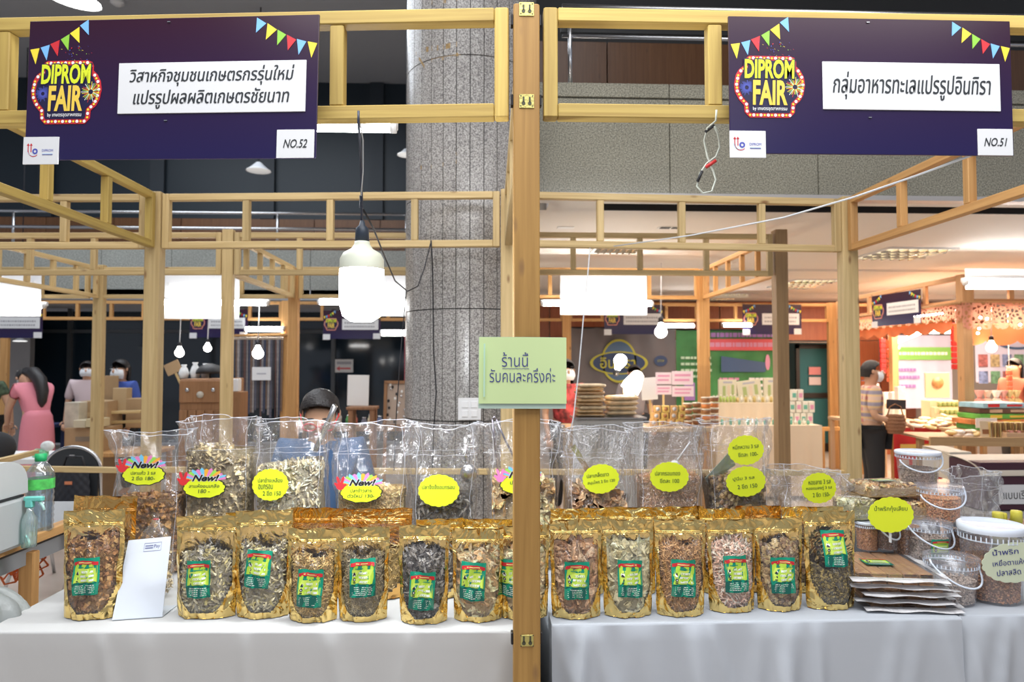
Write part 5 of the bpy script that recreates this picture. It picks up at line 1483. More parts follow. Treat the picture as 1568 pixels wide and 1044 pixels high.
# riser boxes that carry the back tubs
def riser(lab, px0, px1, pt, Yf, Yb, m=None):
    a, b = at(px0, pt, Yf), at(px1, pt, Yf); z1 = a.z
    t = thing('display_riser', lab, 'riser', ((a.x + b.x) / 2, (Yf + Yb) / 2, TZ + .003))
    MB().box((0, 0, (z1 - TZ - .003) / 2), (b.x - a.x, Yb - Yf, z1 - TZ - .003), ch=.002).build('box', m or CLOTH2, t)
    MB().box((0, 0, z1 - TZ - .002), (b.x - a.x + .004, Yb - Yf + .004, .003)).build('cover', WHITE, t)
    return t
def pack(lab, px, py, Y, w_, d_, h_, kind, seed, n=300, rz=0, label=None, tiltx=0, cardm=None, size=.9, ty=None, base=None):
    q = at(px, py, Y)
    t = thing('wrapped_pack', lab, 'food pack', (q.x, q.y + d_ / 2, base if base is not None else q.z), (R(tiltx), R(ty or 0), R(rz)))
    def s(u, v):
        a = 2 * PI * u; ph_ = PI * (v - .5); e = .35
        cx = math.copysign(abs(math.cos(a)) ** e, math.cos(a)); sy = math.copysign(abs(math.sin(a)) ** e, math.sin(a)); c = math.cos(ph_) ** .35
        return Vector((w_ / 2 * cx * c, d_ / 2 * sy * c, h_ / 2 + h_ / 2 * math.sin(ph_) + .0025 * math.sin(9 * a + 5 * v + seed)))
    MB().grid(s, 48, 12).build('film', CLEAR, t)
    fr = MB()
    for sx in (-1, 1): fr.grid(lambda u, v: (sx * (w_ / 2 + v * .016), (u - .5) * d_, h_ * .4 + .004 * math.sin(20 * u + seed) * v), 14, 1)
    fr.grid(lambda u, v: ((u - .5) * w_, -d_ / 2 - v * .014, h_ * .35 + .004 * math.sin(24 * u + seed) * v), 18, 1)
    fr.build('seal_edge', CLEARW, t)
    rng = np.random.default_rng(seed)
    pts = [(rng.uniform(-.46, .46) * w_, rng.uniform(-.46, .46) * d_, h_ * (.12 + .76 * rng.beta(1.5, .8))) for _ in range(n)]
    def cl(V): return np.stack([np.clip(V[:, 0], -w_ * .485, w_ * .485), np.clip(V[:, 1], -d_ * .485, d_ * .485), np.clip(V[:, 2], .002, h_ * .94)], 1)
    food('contents', pts, kind, seed, t, size=size, clamp=cl)
    MB().box((0, 0, h_ * .4), (w_ * .92, d_ * .92, h_ * .6), ch=.002).build('content_core', core_mat(kind), t)
    if label:
        label_mb(.060, .05, lambda x, z, l: (x * 1.2 + label[0], z * 1.1 + label[1], h_ + .001 + l)).build('label', LB, t)
    return t
# five flat packs at the front
zb = TZ + .003
SHM = wood('dried_sheet', (.62, .36, .18), (.42, .21, .10), knot=(.50, .32, .18), rough=.45)
for i, (dx, dy, rz, lab) in enumerate(((.020, -.004, -6, 'lowest flat pack of thin brown sheets in the front stack'), (.006, .004, -9, 'second lowest flat pack in the front stack of brown sheets'), (.014, 0, -5, 'middle flat pack in the front stack of brown sheets'),
                                   (-.004, .004, -10, 'second highest flat pack in the front stack of brown sheets'), (-.010, 0, -8, 'topmost flat pack of brown sheets, bearing a green label'))):
    a = at(1392, 935, 1.91); w_, d_, h_ = .235, .25, .016
    t = thing('flat_food_pack', lab, 'food pack', (a.x + dx, a.y + d_ / 2 + dy + .01, zb), (0, 0, R(rz)))
    for k in range(5):
        for q in range(2):
            z0 = .003 + q * .0065
            beam((-w_ / 2 + .012 + w_ * .9 * (k + .5) / 5, -d_ / 2 + .008, z0 + .003), (-w_ / 2 + .012 + w_ * .9 * (k + .5) / 5, d_ / 2 - .008, z0 + .003 + .001 * (k % 2)), w_ * .9 / 5 - .0025, .0055, SHM, 'sheet', t, up=(0, 0, 1))
    def s_(u, v, top):
        e = min(1, 8 * min(u, 1 - u)) * min(1, 8 * min(v, 1 - v)); wv_ = .0015 * math.sin(19 * u + 11 * v + i * 2) + .001 * math.sin(41 * u - 23 * v)
        return ((u - .5) * (w_ + .03), (v - .5) * (d_ + .04), (h_ * .5 + (h_ * .5 + wv_ + .002) * e) if top else (h_ * .5 - (h_ * .5 - .001) * e))
    MB().grid(lambda u, v: s_(u, v, 1), 40, 40).grid(lambda u, v: s_(u, v, 0), 20, 20).build('film', CLEAR, t)
    MB().grid(lambda u, v: ((u - .5) * (w_ + .03), -d_ / 2 - .006 - .026 * v, h_ * .5 + .0022 * math.sin(13 * u + i) * v - .004 * v), 30, 3).grid(lambda u, v: (w_ / 2 + .012 + .02 * v, (u - .5) * d_, h_ * .5 + .003 * math.sin(15 * u + i) * v), 20, 3).build('seal_edge', mat('seal_silver', (.86, .85, .86), .2, .2, bump=.8, bscale=40), t)
    if i == 4: label_mb(.060, .05, lambda x, z, l: (x * 1.3 - .012, z * 1.3 - .02, h_ + .0045 + l)).build('label', LB, t)
    zb += .0205
riser('white riser under the yellow single-line tag', 1305, 1440, 800, 2.26, 2.50)
pack('wrapped tray of pale nuts at the top of the back stack, with a label', 1370, 764, 2.22, .20, .14, .05, 'crisp', 91, 220, 3, label=(0, 0), size=.8)
pack('wide wrapped pack of pale nuts under the labelled tray', 1368, 800, 2.20, .26, .17, .07, 'crisp', 92, 300, -3, size=.8)
pack('small shiny pack of pale strips leaning behind the seed pouch', 1322, 800, 2.16, .10, .08, .075, 'slice_green', 93, 90, 10, size=.6)
yt = thing('price_tag', 'yellow scalloped price tag with one handwritten line, in front of the nuts', 'price tag', tuple(at(1364, 788, 2.08)))
MB().poly([(x, 0, z) for x, z in scallop(.0725, .0545)], 0, .001).build('card', TAGY, yt)
mb = MB(); mb.text('น้ำพริกกุ้งเสียบ', (0, -.0012, .018), 1, 0, bold=-.002, fit=(.105, None)); mb.build('handwriting', GINK, yt)
MB().box((0, .006, -.056), (.004, .008, at(1364, 788, 2.08).z - TZ - .055 if False else .06)).build('prop', mat('clear_plastic'), yt)
for i, (px, py, s_) in enumerate(((1528, 792, 'leftmost'), (1543, 796, 'front'), (1556, 790, 'back'), (1566, 800, 'right edge'), (1578, 792, 'outermost'))):
    q = at(px, py, 2.3); t = thing('sauce_bottle', s_ + ' yellow-capped bottle behind the largest tub', 'bottle', (q.x, 2.3 + .03 * (i % 2), TZ + .003))
    h = q.z - TZ
    MB().lathe([(.018, 0), (.019, h * .6), (.012, h * .85), (.012, h * .9)], n=16).build('body', mat('sauce_glass', (.45, .42, .30), .15), t)
    MB().lathe([(.0175, h * .88), (.0175, h + .012), (.0155, h + .016)], n=18).build('cap', mat('cap_yellow', (.80, .72, .10), .4), t)

# ---------------------------------------------------------------- left end: counter, bottles, case, chair
t = thing('wooden_counter', 'low pine counter with grey shelf at the lower left', 'counter', (-1.44, 2.3, .01))
zc = .885
beam((-.0, -.45, zc), (-.0, .62, zc), .045, .03, PINE_O, 'side_rail', t, up=(0, 0, 1))
beam((-.48, -.45, zc), (-.48, .62, zc), .045, .03, PINE_O, 'side_rail', t, up=(0, 0, 1))
MB().box((-.24, .08, zc - .012), (.44, 1.0, .02)).build('shelf', mat('grey_laminate', (.32, .33, .34), .5), t)
MB().box((-.03, .08, zc - .06), (.03, 1.04, .05)).build('apron', mat('grey_laminate'), t)
for (x, y) in ((-.006, -.02), (-.006, .25), (-.48, .25), (-.006, .56), (-.48, -.4)):
    beam((x - .01, y, 0), (x - .01, y, zc - .045), .045, .035, PINE_O, 'leg', t)
for z in (.25, .42): beam((-.45, .25, z), (-.02, .25, z), .035, .03, PINE_B, 'lower_rail', t)
# orange netting seen under it
t = thing('orange_netting', 'coil of orange rope under the low counter at left', 'rope', tuple(at(24, 880, 2.85)))
rr = random.Random(3); mb = MB()
P = [Vector(((rr.random() - .5) * .22, (rr.random() - .5) * .1, (rr.random() - .5) * .08 + .02)) for _ in range(34)]
for i in range(33):
    a, b = P[i], P[i + 1]; mb.tube([a, a.lerp(b, .33) + Vector((0, 0, .04)), a.lerp(b, .66) - Vector((0, 0, .02)), b], .004, n=6)
mb.build('coil', mat('orange_rope', (.75, .16, .03), .6), t)
t = thing('plastic_bag_heap', 'grey plastic bag slumped at the lower left edge', 'plastic bag', tuple(at(-22, 952, 2.0)))
MB().grid(lambda u, v: (.10 * math.sin(PI * v) * math.cos(2 * PI * u) * (1 + .13 * math.sin(9 * u * 6.28 + 8 * v)), .10 * math.sin(PI * v) * math.sin(2 * PI * u), .08 * math.cos(PI * v) * (1 + .2 * math.sin(5 * u * 6.28 + 3))), 60, 24).build('bag', mat('grey_bag', (.30, .32, .31), .3, bump=.9, bscale=14), t)
q = at(60, 814, 2.32)
t = thing('water_bottle', 'clear ribbed water bottle with green label and green cap', 'bottle', (q.x, 2.32, .905))
hb = at(60, 700, 2.32).z - .905; r = .041
prof = [(r * .9, 0)]
for i in range(1, 15): prof.append((r * (1 if i % 2 else .93), hb * .56 * i / 14))
prof += [(r, hb * .60), (r, hb * .74), (r * .92, hb * .82), (r * .6, hb * .90), (r * .38, hb * .94), (r * .38, hb)]
MB().lathe(prof, n=28).build('body', film('bottle_plastic', (.85, .93, .97), .22, .08, .08, .1, 10), t)
MB().lathe([(r * .86, .004), (r * .86, hb * .55)], n=20).build('water', film('water_fill', (.62, .75, .82), .12, .05, .05, .05, 5), t)
MB().lathe([(r * 1.01, hb * .58), (r * 1.01, hb * .72)], n=28, cap0=False, cap1=False).build('label', mat('bottle_label', (.10, .60, .12), .4, var=.5, vscale=30), t)
MB().lathe([(r * .42, hb * .95), (r * .42, hb * 1.05)], n=18).build('cap', mat('cap_green', (.02, .45, .15), .4), t)
q = at(50, 824, 2.12)
t = thing('spray_bottle', 'small teal spray bottle in front of the water bottle', 'bottle', (q.x - .01, 2.12, .905))
MB().lathe([(.020, 0), (.021, .07), (.019, .085), (.009, .105), (.009, .115)], n=18).build('body', film('teal_plastic', (.55, .85, .8), .2, .2, .1, .1, 10), t)
MB().box((0, 0, .128), (.022, .018, .024), ch=.003).box((.012, 0, .142), (.055, .017, .014), ch=.003).build('spray_head', mat('teal', (.15, .55, .48), .4), t)
MB().tube([(.025, 0, .137), (.037, 0, .122), (.042, 0, .108)], .004, n=6).build('trigger', mat('teal_pale', (.5, .75, .7), .4), t)
t = thing('equipment_case', 'rounded light grey machine cut by the left edge on the counter', 'machine', tuple(at(-30, 840, 2.05)))
t.location.z = .905; t.location.x = -1.535
CG = mat('case_grey', (.42, .44, .44), .45)
MB().box((0, 0, .075), (.32, .22, .15), ch=.012).build('base', CG, t)
def lidf(u, v):
    a = PI * v; return ((u - .5) * .30 + 0, -.105 * math.cos(a), .155 + .105 * math.sin(a) ** .6 + .0)
m_ = MB().grid(lidf, 6, 16)
for sx in (-.5, .5): m_.add([lidf(sx + .5, i / 16) for i in range(17)], [tuple(range(17)) if sx > 0 else tuple(reversed(range(17)))])
m_.build('lid', mat('case_lid', (.50, .52, .52), .4), t)
MB().box((.02, -.02, .151), (.27, .2, .006)).build('seam', BLACK, t)

q = at(112, 715, 4.8)
t = thing('folding_chair', 'black round-backed chair with a chrome rim at left', 'chair', (q.x, 4.8, .01))
BV = mat('black_vinyl', (.03, .035, .04), .5)
ct = at(112, 682, 4.8).z - .01
arc = [(.175 * math.cos(a) * 1.05, 0, ct - .16 + .15 * math.sin(a)) for a in [PI * i / 20 for i in range(21)]]
MB().tube([(.19, 0, ct - .42)] + arc + [(-.19, 0, ct - .42)], .012, n=10).build('rim', STEEL, t)
MB().poly([(x * .94, -.01, z - .006) for (x, y, z) in arc] + [(-.165, -.01, ct - .38), (.165, -.01, ct - .38)], 0, .02).build('backrest', BV, t)
MB().box((.0, -.013, ct - .07), (.035, .004, .02)).build('badge', STEEL, t)
MB().box((0, -.2, .43), (.36, .36, .04), ch=.01).build('seat', BV, t)
for sx in (-1, 1):
    for (y0, y1) in ((.0, .12), (-.12, -.4)): MB().tube([(sx * .18, y0, .47), (sx * .18, y1, 0)], .011, n=8).build('leg', STEEL, t)
q = at(112, 783, 4.73)
t = thing('quilted_bag', 'black quilted bag with an orange patch in front of the black chair', 'bag', (q.x, 4.73, q.z))
hh = at(112, 722, 4.73).z - q.z
MB().grid(lambda u, v: ((u - .5) * .24 * (1 - .15 * v), -.03 * math.sin(PI * u) - .004 * abs(math.sin(14 * (u + v))) - .004 * abs(math.sin(14 * (u - v))), v * hh + .01 * math.sin(4 * u) * v), 30, 30).grid(lambda u, v: ((u - .5) * .24 * (1 - .15 * v), .03 * math.sin(PI * u) + .002, v * hh), 10, 8).build('body', mat('quilt_black', (.02, .022, .03), .55), t)
MB().box((-.01, -.042, hh * .74), (.05, .004, .022), ch=.002).build('patch', mat('orange_patch', (.65, .22, .10), .5), t)
MB().tube([(-.08, 0, hh), (-.05, 0, hh + .10), (.05, 0, hh + .10), (.08, 0, hh)], .007, n=6).build('strap', BLACK, t)
# low rear rails of the stalls
def railt(lab, a, b, m=PINE_B, w_=.03):
    t = thing('low_rail', lab, 'rail', tuple(a)); beam((0, 0, 0), b - a, w_, .03, m, 'rail', t, up=(0, 0, 1)); return t
railt('low pine rail crossing behind the chair at left', at(-60, 716, 3.75), at(216, 720, 3.75))
railt('low pine rail behind the bags of the left stall', at(246, 719, 3.70), at(770, 722, 3.62))
railt('low pine rail seen through the bags right of the near post', at(792, 722, 3.62), at(1300, 724, 3.70))
t = railt('slanting pine rail left of the black chair', at(-40, 716, 3.2), at(56, 692, 4.6))

# white table, tissue and boxes behind at left
def counter(lab, px0, px1, pyt, Y, dep, m, h0=.01, legs=True, th=.04, cat='table'):
    a, b = at(px0, pyt, Y), at(px1, pyt, Y)
    t = thing('display_table', lab, cat, ((a.x + b.x) / 2, Y + dep / 2, h0)); w_ = b.x - a.x; H = a.z - h0
    MB().box((0, 0, H - th / 2), (w_, dep, th), ch=.004).build('tabletop', m, t)
    for sx in (-1, 1):
        for sy in (-1, 1): beam((sx * (w_ / 2 - .04), sy * (dep / 2 - .04), 0), (sx * (w_ / 2 - .04), sy * (dep / 2 - .04), H - th), .045, .045, m if legs is True else legs, 'leg', t)
    return t
counter('white-topped table at the left edge behind the rail', -60, 66, 703, 5.2, .5, WHITE)
t = thing('tissue_pack', 'green and clear tissue pack on the white table at left', 'tissue pack', tuple(at(62, 702, 5.3)))
t.location.z += .003
MB().box((0, 0, .035), (.10, .07, .07), ch=.015).build('wrapper', mat('tissue_green', (.25, .6, .35), .4, var=.6, vscale=20), t)
MB().ell((.05, 0, .09), (.05, .03, .04)).build('tissue', mat('tissue_white', (.75, .78, .76), .8, bump=.8, bscale=40), t)
CB = mat('cardboard', (.42, .28, .15), .8, var=.08, vscale=6); CB2 = mat('cardboard_tape', (.52, .36, .20), .4)
def boxx(lab, px0, px1, py0, py1, Y, dep, m=None, name='cardboard_box', cat='box', tape=True, rz=0, deco=None, group=None, base=None):
    a, b = at(px0, py1, Y), at(px1, py0, Y)
    if base == 'floor': a.z = .012; base = None
    w_ = b.x - a.x; h = b.z - a.z
    t = thing(name, lab, cat, ((a.x + b.x) / 2, Y + dep / 2, a.z if base is None else base), (0, 0, R(rz)), group)
    MB().box((0, 0, h / 2), (w_, dep, h), ch=min(.004, h * .1)).build('box', m or CB, t)
    if tape: MB().box((0, -dep / 2 - .001, h * .5), (w_ * .55, .002, h * .16)).box((0, 0, h + .0005), (w_, .05, .001)).build('tape', CB2, t)
    if deco: MB().box((deco[0] * w_, -dep / 2 - .0015, h * deco[1]), (w_ * deco[2], .003, h * deco[3])).build('print', deco[4], t)
    return t
counter('pine table holding the cardboard boxes at left', 92, 226, 694, 6.9, .6, PINE_O)
boxx('large cardboard box under the smaller ones at left', 98, 156, 655, 693, 7.0, .4, deco=(.05, .55, .5, .2, mat('box_print', (.25, .2, .15), .8)), tape=False)
boxx('cardboard box behind the wrapped packs at left', 122, 165, 614, 655, 7.2, .3)
boxx('pale striped bag box left of the cardboard box', 98, 121, 616, 655, 7.05, .25, mat('pale_box', (.55, .50, .40), .7, var=.2, vscale=10), tape=False)
boxx('wrapped pale pack on top of the large cardboard box', 112, 131, 643, 655, 6.95, .2, mat('wrap_beige', (.62, .54, .38), .35, bump=.5, bscale=20), name='wrapped_packet', cat='packet', tape=False)
boxx('second wrapped pale pack beside the first on the large box', 131, 152, 641, 654, 6.95, .2, mat('wrap_yellowish', (.66, .56, .34), .35, bump=.5, bscale=20), name='wrapped_packet', cat='packet', tape=False)
boxx('small cardboard sheet standing before the masked woman', 157, 181, 575, 596, 7.58, .02, tape=False, base='floor')
boxx('kraft paper bag in front of the masked woman', 172, 194, 594, 632, 7.4, .12, mat('kraft', (.50, .36, .20), .7, bump=.3, bscale=10), name='paper_bag', cat='bag', tape=False)
boxx('cardboard box right of the kraft bag', 192, 218, 610, 655, 7.4, .2, tape=False)
railt('pale pine rail in front of the kraft bag', at(155, 632, 7.3), at(216, 630, 7.3), PINE_B, .05)
railt('lower pine rail in front of the kraft bag', at(155, 647, 7.3), at(216, 645, 7.3), PINE_B, .03)

# ---------------------------------------------------------------- left background shop
def placard(lab, px0, px1, py0, py1, Y, m, rot=0, name='notice_board', bars=(), stick=None, th=.008, ink='ink_red'):
    a, b = at(px0, py1, Y), at(px1, py0, Y); w_ = b.x - a.x; h = b.z - a.z
    t = thing(name, lab, 'notice', ((a.x + b.x) / 2, Y, (a.z + b.z) / 2), (0, R(rot), 0))
    MB().box((0, 0, 0), (w_, th, h), ch=.001).build('board', m, t)
    for (x, z, bw, bh, mm) in bars: MB().box((x * w_, -th / 2 - .001, z * h), (bw * w_, .002, bh * h)).build('print', mm, t)
    if stick: MB().box((0, .006, -h / 2 - stick / 2), (.018, .01, stick)).build('stick', PINE_B, t)
    return t
RB = mat('print_soft_red', (.75, .12, .14), .5); PKB = mat('print_pink', (.72, .32, .48), .5); GYB = mat('print_grey', (.45, .45, .5), .5)
placard('white notice with a red arrow on the dark glass', 513, 541, 550, 570, 12.86, WHITE, bars=[(0, .22, .8, .2, GYB), (.05, -.2, .62, .12, RB)])
MB().poly([(-.145, -.007, -.05), (-.08, -.007, -.005), (-.08, -.007, -.095)]).build('print', RB, [o for o in COL.objects if o.name.startswith('notice_board') and not o.parent][-1])
placard('white notice with a red bar on the wall above the pink dress', 26, 59, 567, 586, 11.93, WHITE, bars=[(0, .2, .8, .2, GYB), (0, -.2, .7, .2, RB)])
placard('small white card hanging among the belts', 386, 415, 562, 582, 9.28, WHITE, bars=[(0, 0, .5, .1, GYB)])
placard('brown placard on a stick above the wooden cabinet', 253, 277, 554, 572, 6.4, CB, rot=-25, stick=.20)
placard('blank white board standing on the wooden easel', 532, 565, 574, 621, 7.15, WHITE, rot=1)
t = counter('wooden easel stand under the blank white board', 530, 575, 623, 7.05, .25, wood('dark_pine', (.35, .18, .09), (.25, .12, .06)), th=.03, cat='easel')
CABW = wood('cabinet_wood', (.34, .17, .075), (.25, .12, .05))
a, b = at(274, 690, 5.9), at(342, 580, 5.9); a.z = .012
t = thing('wooden_cabinet', 'reddish wooden cabinet with planked front left of the second row post', 'cabinet', ((a.x + b.x) / 2, 6.15, a.z))
w_, h = b.x - a.x, b.z - a.z
MB().box((0, 0, h / 2), (w_, .5, h), ch=.005).build('body', CABW, t)
for i in range(5): beam((-w_ / 2 + w_ * (i + .5) / 5, -.258, .02), (-w_ / 2 + w_ * (i + .5) / 5, -.258, h * .80), w_ / 5 - .006, .016, CABW, 'plank', t)
MB().box((0, -.26, h * .92), (w_ * .98, .02, h * .14), ch=.003).build('drawer_front', CABW, t)
MB().lathe([(.028, 0), (.028, .012)], n=16).build('medallion', mat('medallion', (.55, .5, .42), .4), t, loc=(.0, -.27, h * .90), rot=(R(90), 0, 0))
for x in (-.3, .3): MB().lathe([(.016, 0), (.016, .012)], n=12).build('knob', STEEL, t, loc=(x * w_, -.27, h * .93), rot=(R(90), 0, 0))
boxx('smaller wooden crate right of the second row post', 352, 368, 600, 660, 6.0, .2, CABW, name='wooden_crate', tape=False, base='floor')
boxx('white paper bag on the crate right of the second row post', 352, 365, 580, 599, 6.0, .08, WHITE, name='paper_bag', cat='bag', tape=False)
t = thing('dome_lamp', 'black domed lamp above glowing white vases beside the second row post', 'lamp', tuple(at(322, 572, 6.2)))
MB().lathe([(.12, 0), (.115, .03), (.08, .07), (.02, .09)], n=20).build('dome', BLACK, t)
MB().tube([(0, 0, -.042), (0, 0, .02)], .01).build('stem', BLACK, t)
for i, (px, hh) in enumerate(((303, .12), (318, .14), (332, .13))):
    q = at(px, 589, 6.5); t = thing('white_vase', ('left', 'middle', 'right')[i] + ' of three bright white vases on the wooden cabinet', 'vase', (q.x, 6.2 + .02 * i, at(300, 580, 5.9).z + .002))
    MB().lathe([(.03, 0), (.045, hh * .35), (.03, hh * .7), (.018, hh * .85), (.026, hh)], n=18).build('body', mat('vase_white', (.85, .88, .9), .25), t)
# belts hanging in the back row
rail_b = railt('rail that carries the hanging belts', at(340, 514, 9.35), at(444, 512, 9.35), PINE_O, .04)
bc = [(.05, .045, .05), (.12, .06, .05), (.22, .20, .20), (.04, .05, .09), (.16, .10, .07), (.30, .27, .26), (.09, .09, .12)]
belts = []
for i in range(26):
    px = 349 + i * 3.35; q = at(px, 518, 9.32); rr = random.Random(i); L_ = 1.0 + rr.uniform(-.08, .08)
    m_ = mat('belt_%d' % (i % 7), bc[i % 7], .5, var=.3, vscale=30)
    mb = MB().box((0, 0, -L_ / 2), (.018 + .006 * (i % 3), .006, L_))
    k = thing('hanging_belt', 'thin dark belt hanging in the row behind the bare bulb', 'belt', tuple(q), (0, R(rr.uniform(-.6, .6)), 0), 'belts hanging in the left background')
    mb.build('strap', m_, k)
    MB().box((0, -.002, .0), (.026, .012, .035), ch=.003).build('buckle', mat('buckle', (.6, .5, .4), .35, .6), k)
a = at(590, 652, 6.9); b = at(627, 585, 6.9)
t = thing('framed_display', 'brown framed display of pendants at the column edge', 'display', tuple((a + b) / 2), (R(-8), 0, 0))
w_, h = b.x - a.x, b.z - a.z
MB().box((0, .01, 0), (w_, .02, h)).build('backing', mat('felt_beige', (.42, .33, .27), .8), t)
for z in (-1, 1): MB().box((0, 0, z * h / 2), (w_ + .03, .04, .03)).build('frame_side', CABW, t)
for x in (-1, 1):
    MB().box((x * w_ / 2, 0, 0), (.03, .04, h)).build('frame_side', CABW, t)
    beam((x * w_ / 2, .04, -t.location.z + .02), (x * w_ / 2, .04, -h / 2), .03, .03, CABW, 'leg', t)
rr = random.Random(9)
for i in range(18): MB().ell((rr.uniform(-.4, .4) * w_, -.008, (i / 18 - .48) * h * .95), (.012, .008, .016), n=8, m=5).build('pendant', [STEEL, BLACK, WHITE][i % 3], t)
counter('dark table of small goods in the left background', 440, 640, 655, 7.4, .6, CABW)
for i in range(16):
    px = 442 + i * 12.3; rr = random.Random(i + 40); q = at(px, 655, 7.5)
    cols = [(.5, .5, .48), (.1, .35, .12), (.55, .15, .10), (.2, .2, .25), (.7, .6, .4), (.15, .2, .35)]
    t = thing('small_jar', 'small %s jar on the dark table, left background' % ['grey', 'green', 'red', 'black', 'cream', 'blue'][i % 6], 'jar', (q.x, 7.6 + .1 * (i % 2), q.z + .003), group='small jars on the dark table')
    hh = rr.uniform(.08, .17); MB().lathe([(.03, 0), (.032, hh * .7), (.02, hh * .85), (.022, hh)], n=12).build('body', mat('jar_%d' % (i % 6), cols[i % 6], .35), t)
    MB().lathe([(.023, hh), (.023, hh + .012)], n=12).build('lid', STEEL, t)
counter('table behind the pink dress with a blue cloth', 30, 66, 652, 8.2, .5, mat('navy_cloth', (.02, .03, .10), .7))
railp = thing('red_pole', 'thin dark red pole at the left edge of the granite column', 'pole', tuple(at(621, 700, 8.6)))
MB().tube([(0, 0, 0), (0, 0, 1.6)], .02, n=8).build('pole', mat('pole_red', (.35, .02, .04), .4), railp)

# ---------------------------------------------------------------- right background: banners, stall goods
def wavy(name, a, b, m, parent, amp=.02, nfold=5, seed=0):
    w_, h = b.x - a.x, b.z - a.z
    return MB().grid(lambda u, v: ((u - .5) * w_, amp * math.sin(nfold * u * 6.28 + 3 * v + seed) * (1 - .4 * v), (v - .5) * h), 40, 16).build(name, m, parent)
def banner(lab, px0, px1, py0, py1, Y, m, seed=0, amp=.02):
    a, b = at(px0, py1, Y), at(px1, py0, Y)
    t = thing('banner', lab, 'banner', tuple((a + b) / 2)); t['w'] = b.x - a.x; t['h'] = b.z - a.z
    wavy('cloth', a, b, m, t, amp, 4, seed)
    MB().tube([(-(b.x - a.x) / 2, 0, (b.z - a.z) / 2), ((b.x - a.x) / 2, 0, (b.z - a.z) / 2)], .012).build('top_rod', DARKM, t)
    return t
def bp(t, x, z, l=0.03): return Vector((x * t['w'], -l, z * t['h']))
GB = mat('banner_grey', (.17, .15, .15), .45, bump=.9, bscale=3, var=.1, vscale=2)
t = banner('grey banner with a yellow-edged blue oval emblem', 868, 1034, 502, 660, 10.0, GB, 1)
def ringp(mb, t, cx, cz, rx, rz, k0, mi, n=40, l=.03, a0=0, a1=2 * PI):
    vs = []
    for i in range(n + 1):
        a = a0 + (a1 - a0) * i / n
        vs += [(cx + rx * math.cos(a), -l, cz + rz * math.sin(a)), (cx + rx * k0 * math.cos(a), -l, cz + rz * k0 * math.sin(a))]
    mb.add(vs, [(2 * i, 2 * i + 1, 2 * i + 3, 2 * i + 2) for i in range(n)], mi)
mb = MB()
EM = [mat('emblem_yellow', (.55, .52, .06), .5), mat('emblem_blue', (.04, .07, .16), .5), mat('emblem_sky', (.10, .18, .30), .5)]
def disc(mb, cx, cz, rx, rz, mi, l, n=32): mb.add([(cx + rx * math.cos(2 * PI * i / n), -l, cz + rz * math.sin(2 * PI * i / n)) for i in range(n)], [tuple(range(n))], mi)
ox, oz = -.04, .24
disc(mb, ox, oz + .03, .24, .30, 2, .027); ringp(mb, t, ox, oz + .03, .26, .32, .90, 0)
disc(mb, ox, oz, .40, .145, 1, .030); ringp(mb, t, ox, oz, .43, .17, .90, 0, l=.032)
mb.text('อินทิรา', (ox - .02, -.036, oz), 1, 0, bold=.01, fit=(.52, .16))
disc(mb, ox + .62, oz + .03, .10, .08, 1, .03); mb.text('OTOP', (ox + .62, -.034, oz + .03), 1, 0, fit=(.1, .03))
mb.build('emblem', EM, t)
GN = mat('banner_green', (.05, .24, .07), .5, var=.35, vscale=2.2)
t = banner('green banner with a red strip and purple heading', 1036, 1196, 505, 640, 10.0, GN, 2, .012)
mb = MB(); rr = random.Random(7)
PR = [mat('print_purple', (.40, .22, .55), .5), RB, S_WH, mat('print_blue2', (.06, .12, .24), .5), mat('print_pale_green', (.55, .75, .55), .5), PKB]
def dash(x0, x1, z, h, mi, l=.03):
    x = x0
    while x < x1 - .03:
        d = rr.uniform(.02, .06); mb.box(((x + d / 2) * t['w'], -l, z * t['h']), (d * t['w'], .002, h * t['h']), mi); x += d + .008
dash(-.25, .45, .44, .05, 0); mb.box((.13 * t['w'], -.026, .33 * t['h']), (.72 * t['w'], .002, .13 * t['h']), 1); dash(-.20, .45, .33, .05, 5, .03)
for i in range(4): dash(-.46, -.15, .18 - i * .07, .028, 4)
mb.grid(lambda u, v: ((-.08 + .42 * u) * t['w'], -.026, (.02 + .18 * v * (1 - .4 * u)) * t['h']), 6, 3, 3)
for x in (.36, .45):
    mb.add([((x + .022 * math.cos(a)) * t['w'], -.028, (.13 + .09 * math.sin(a)) * t['h']) for a in [i * PI / 8 for i in range(16)]], [tuple(range(16))], 5)
for i in range(3): dash(-.1, .12, -.06 - i * .07, .03, 5); dash(.18, .46, -.06 - i * .07, .03, 2)
mb.box((-.38 * t['w'], -.026, -.2 * t['h']), (.1 * t['w'], .002, .2 * t['h']), 0)
mb.build('print', PR, t)
# pink price boards
for i, (px0, px1, py0, py1) in enumerate(((1004, 1028, 570, 588), (1029, 1061, 568, 589), (1004, 1028, 590, 604), (1029, 1062, 591, 607))):
    placard(('upper left', 'upper right', 'lower left', 'lower right')[i] + ' of four pink handwritten boards below the grey banner', px0, px1, py0, py1, 6.22, mat('board_pink', (.80, .66, .72), .6), bars=[(0, .2, .75, .16, PKB), (-.03, -.15, .7, .16, PKB)], name='price_board', stick=.25 if i > 1 else None)
placard('brightly lit blank white board beside the lamp head', 982, 1006, 578, 612, 6.27, WHITE, rot=-4, name='white_board', stick=.21)
counter('long table of brown packs and jars behind the right stall', 868, 1100, 655, 5.85, .46, CB2)
TT = at(900, 655, 5.85).z + .002
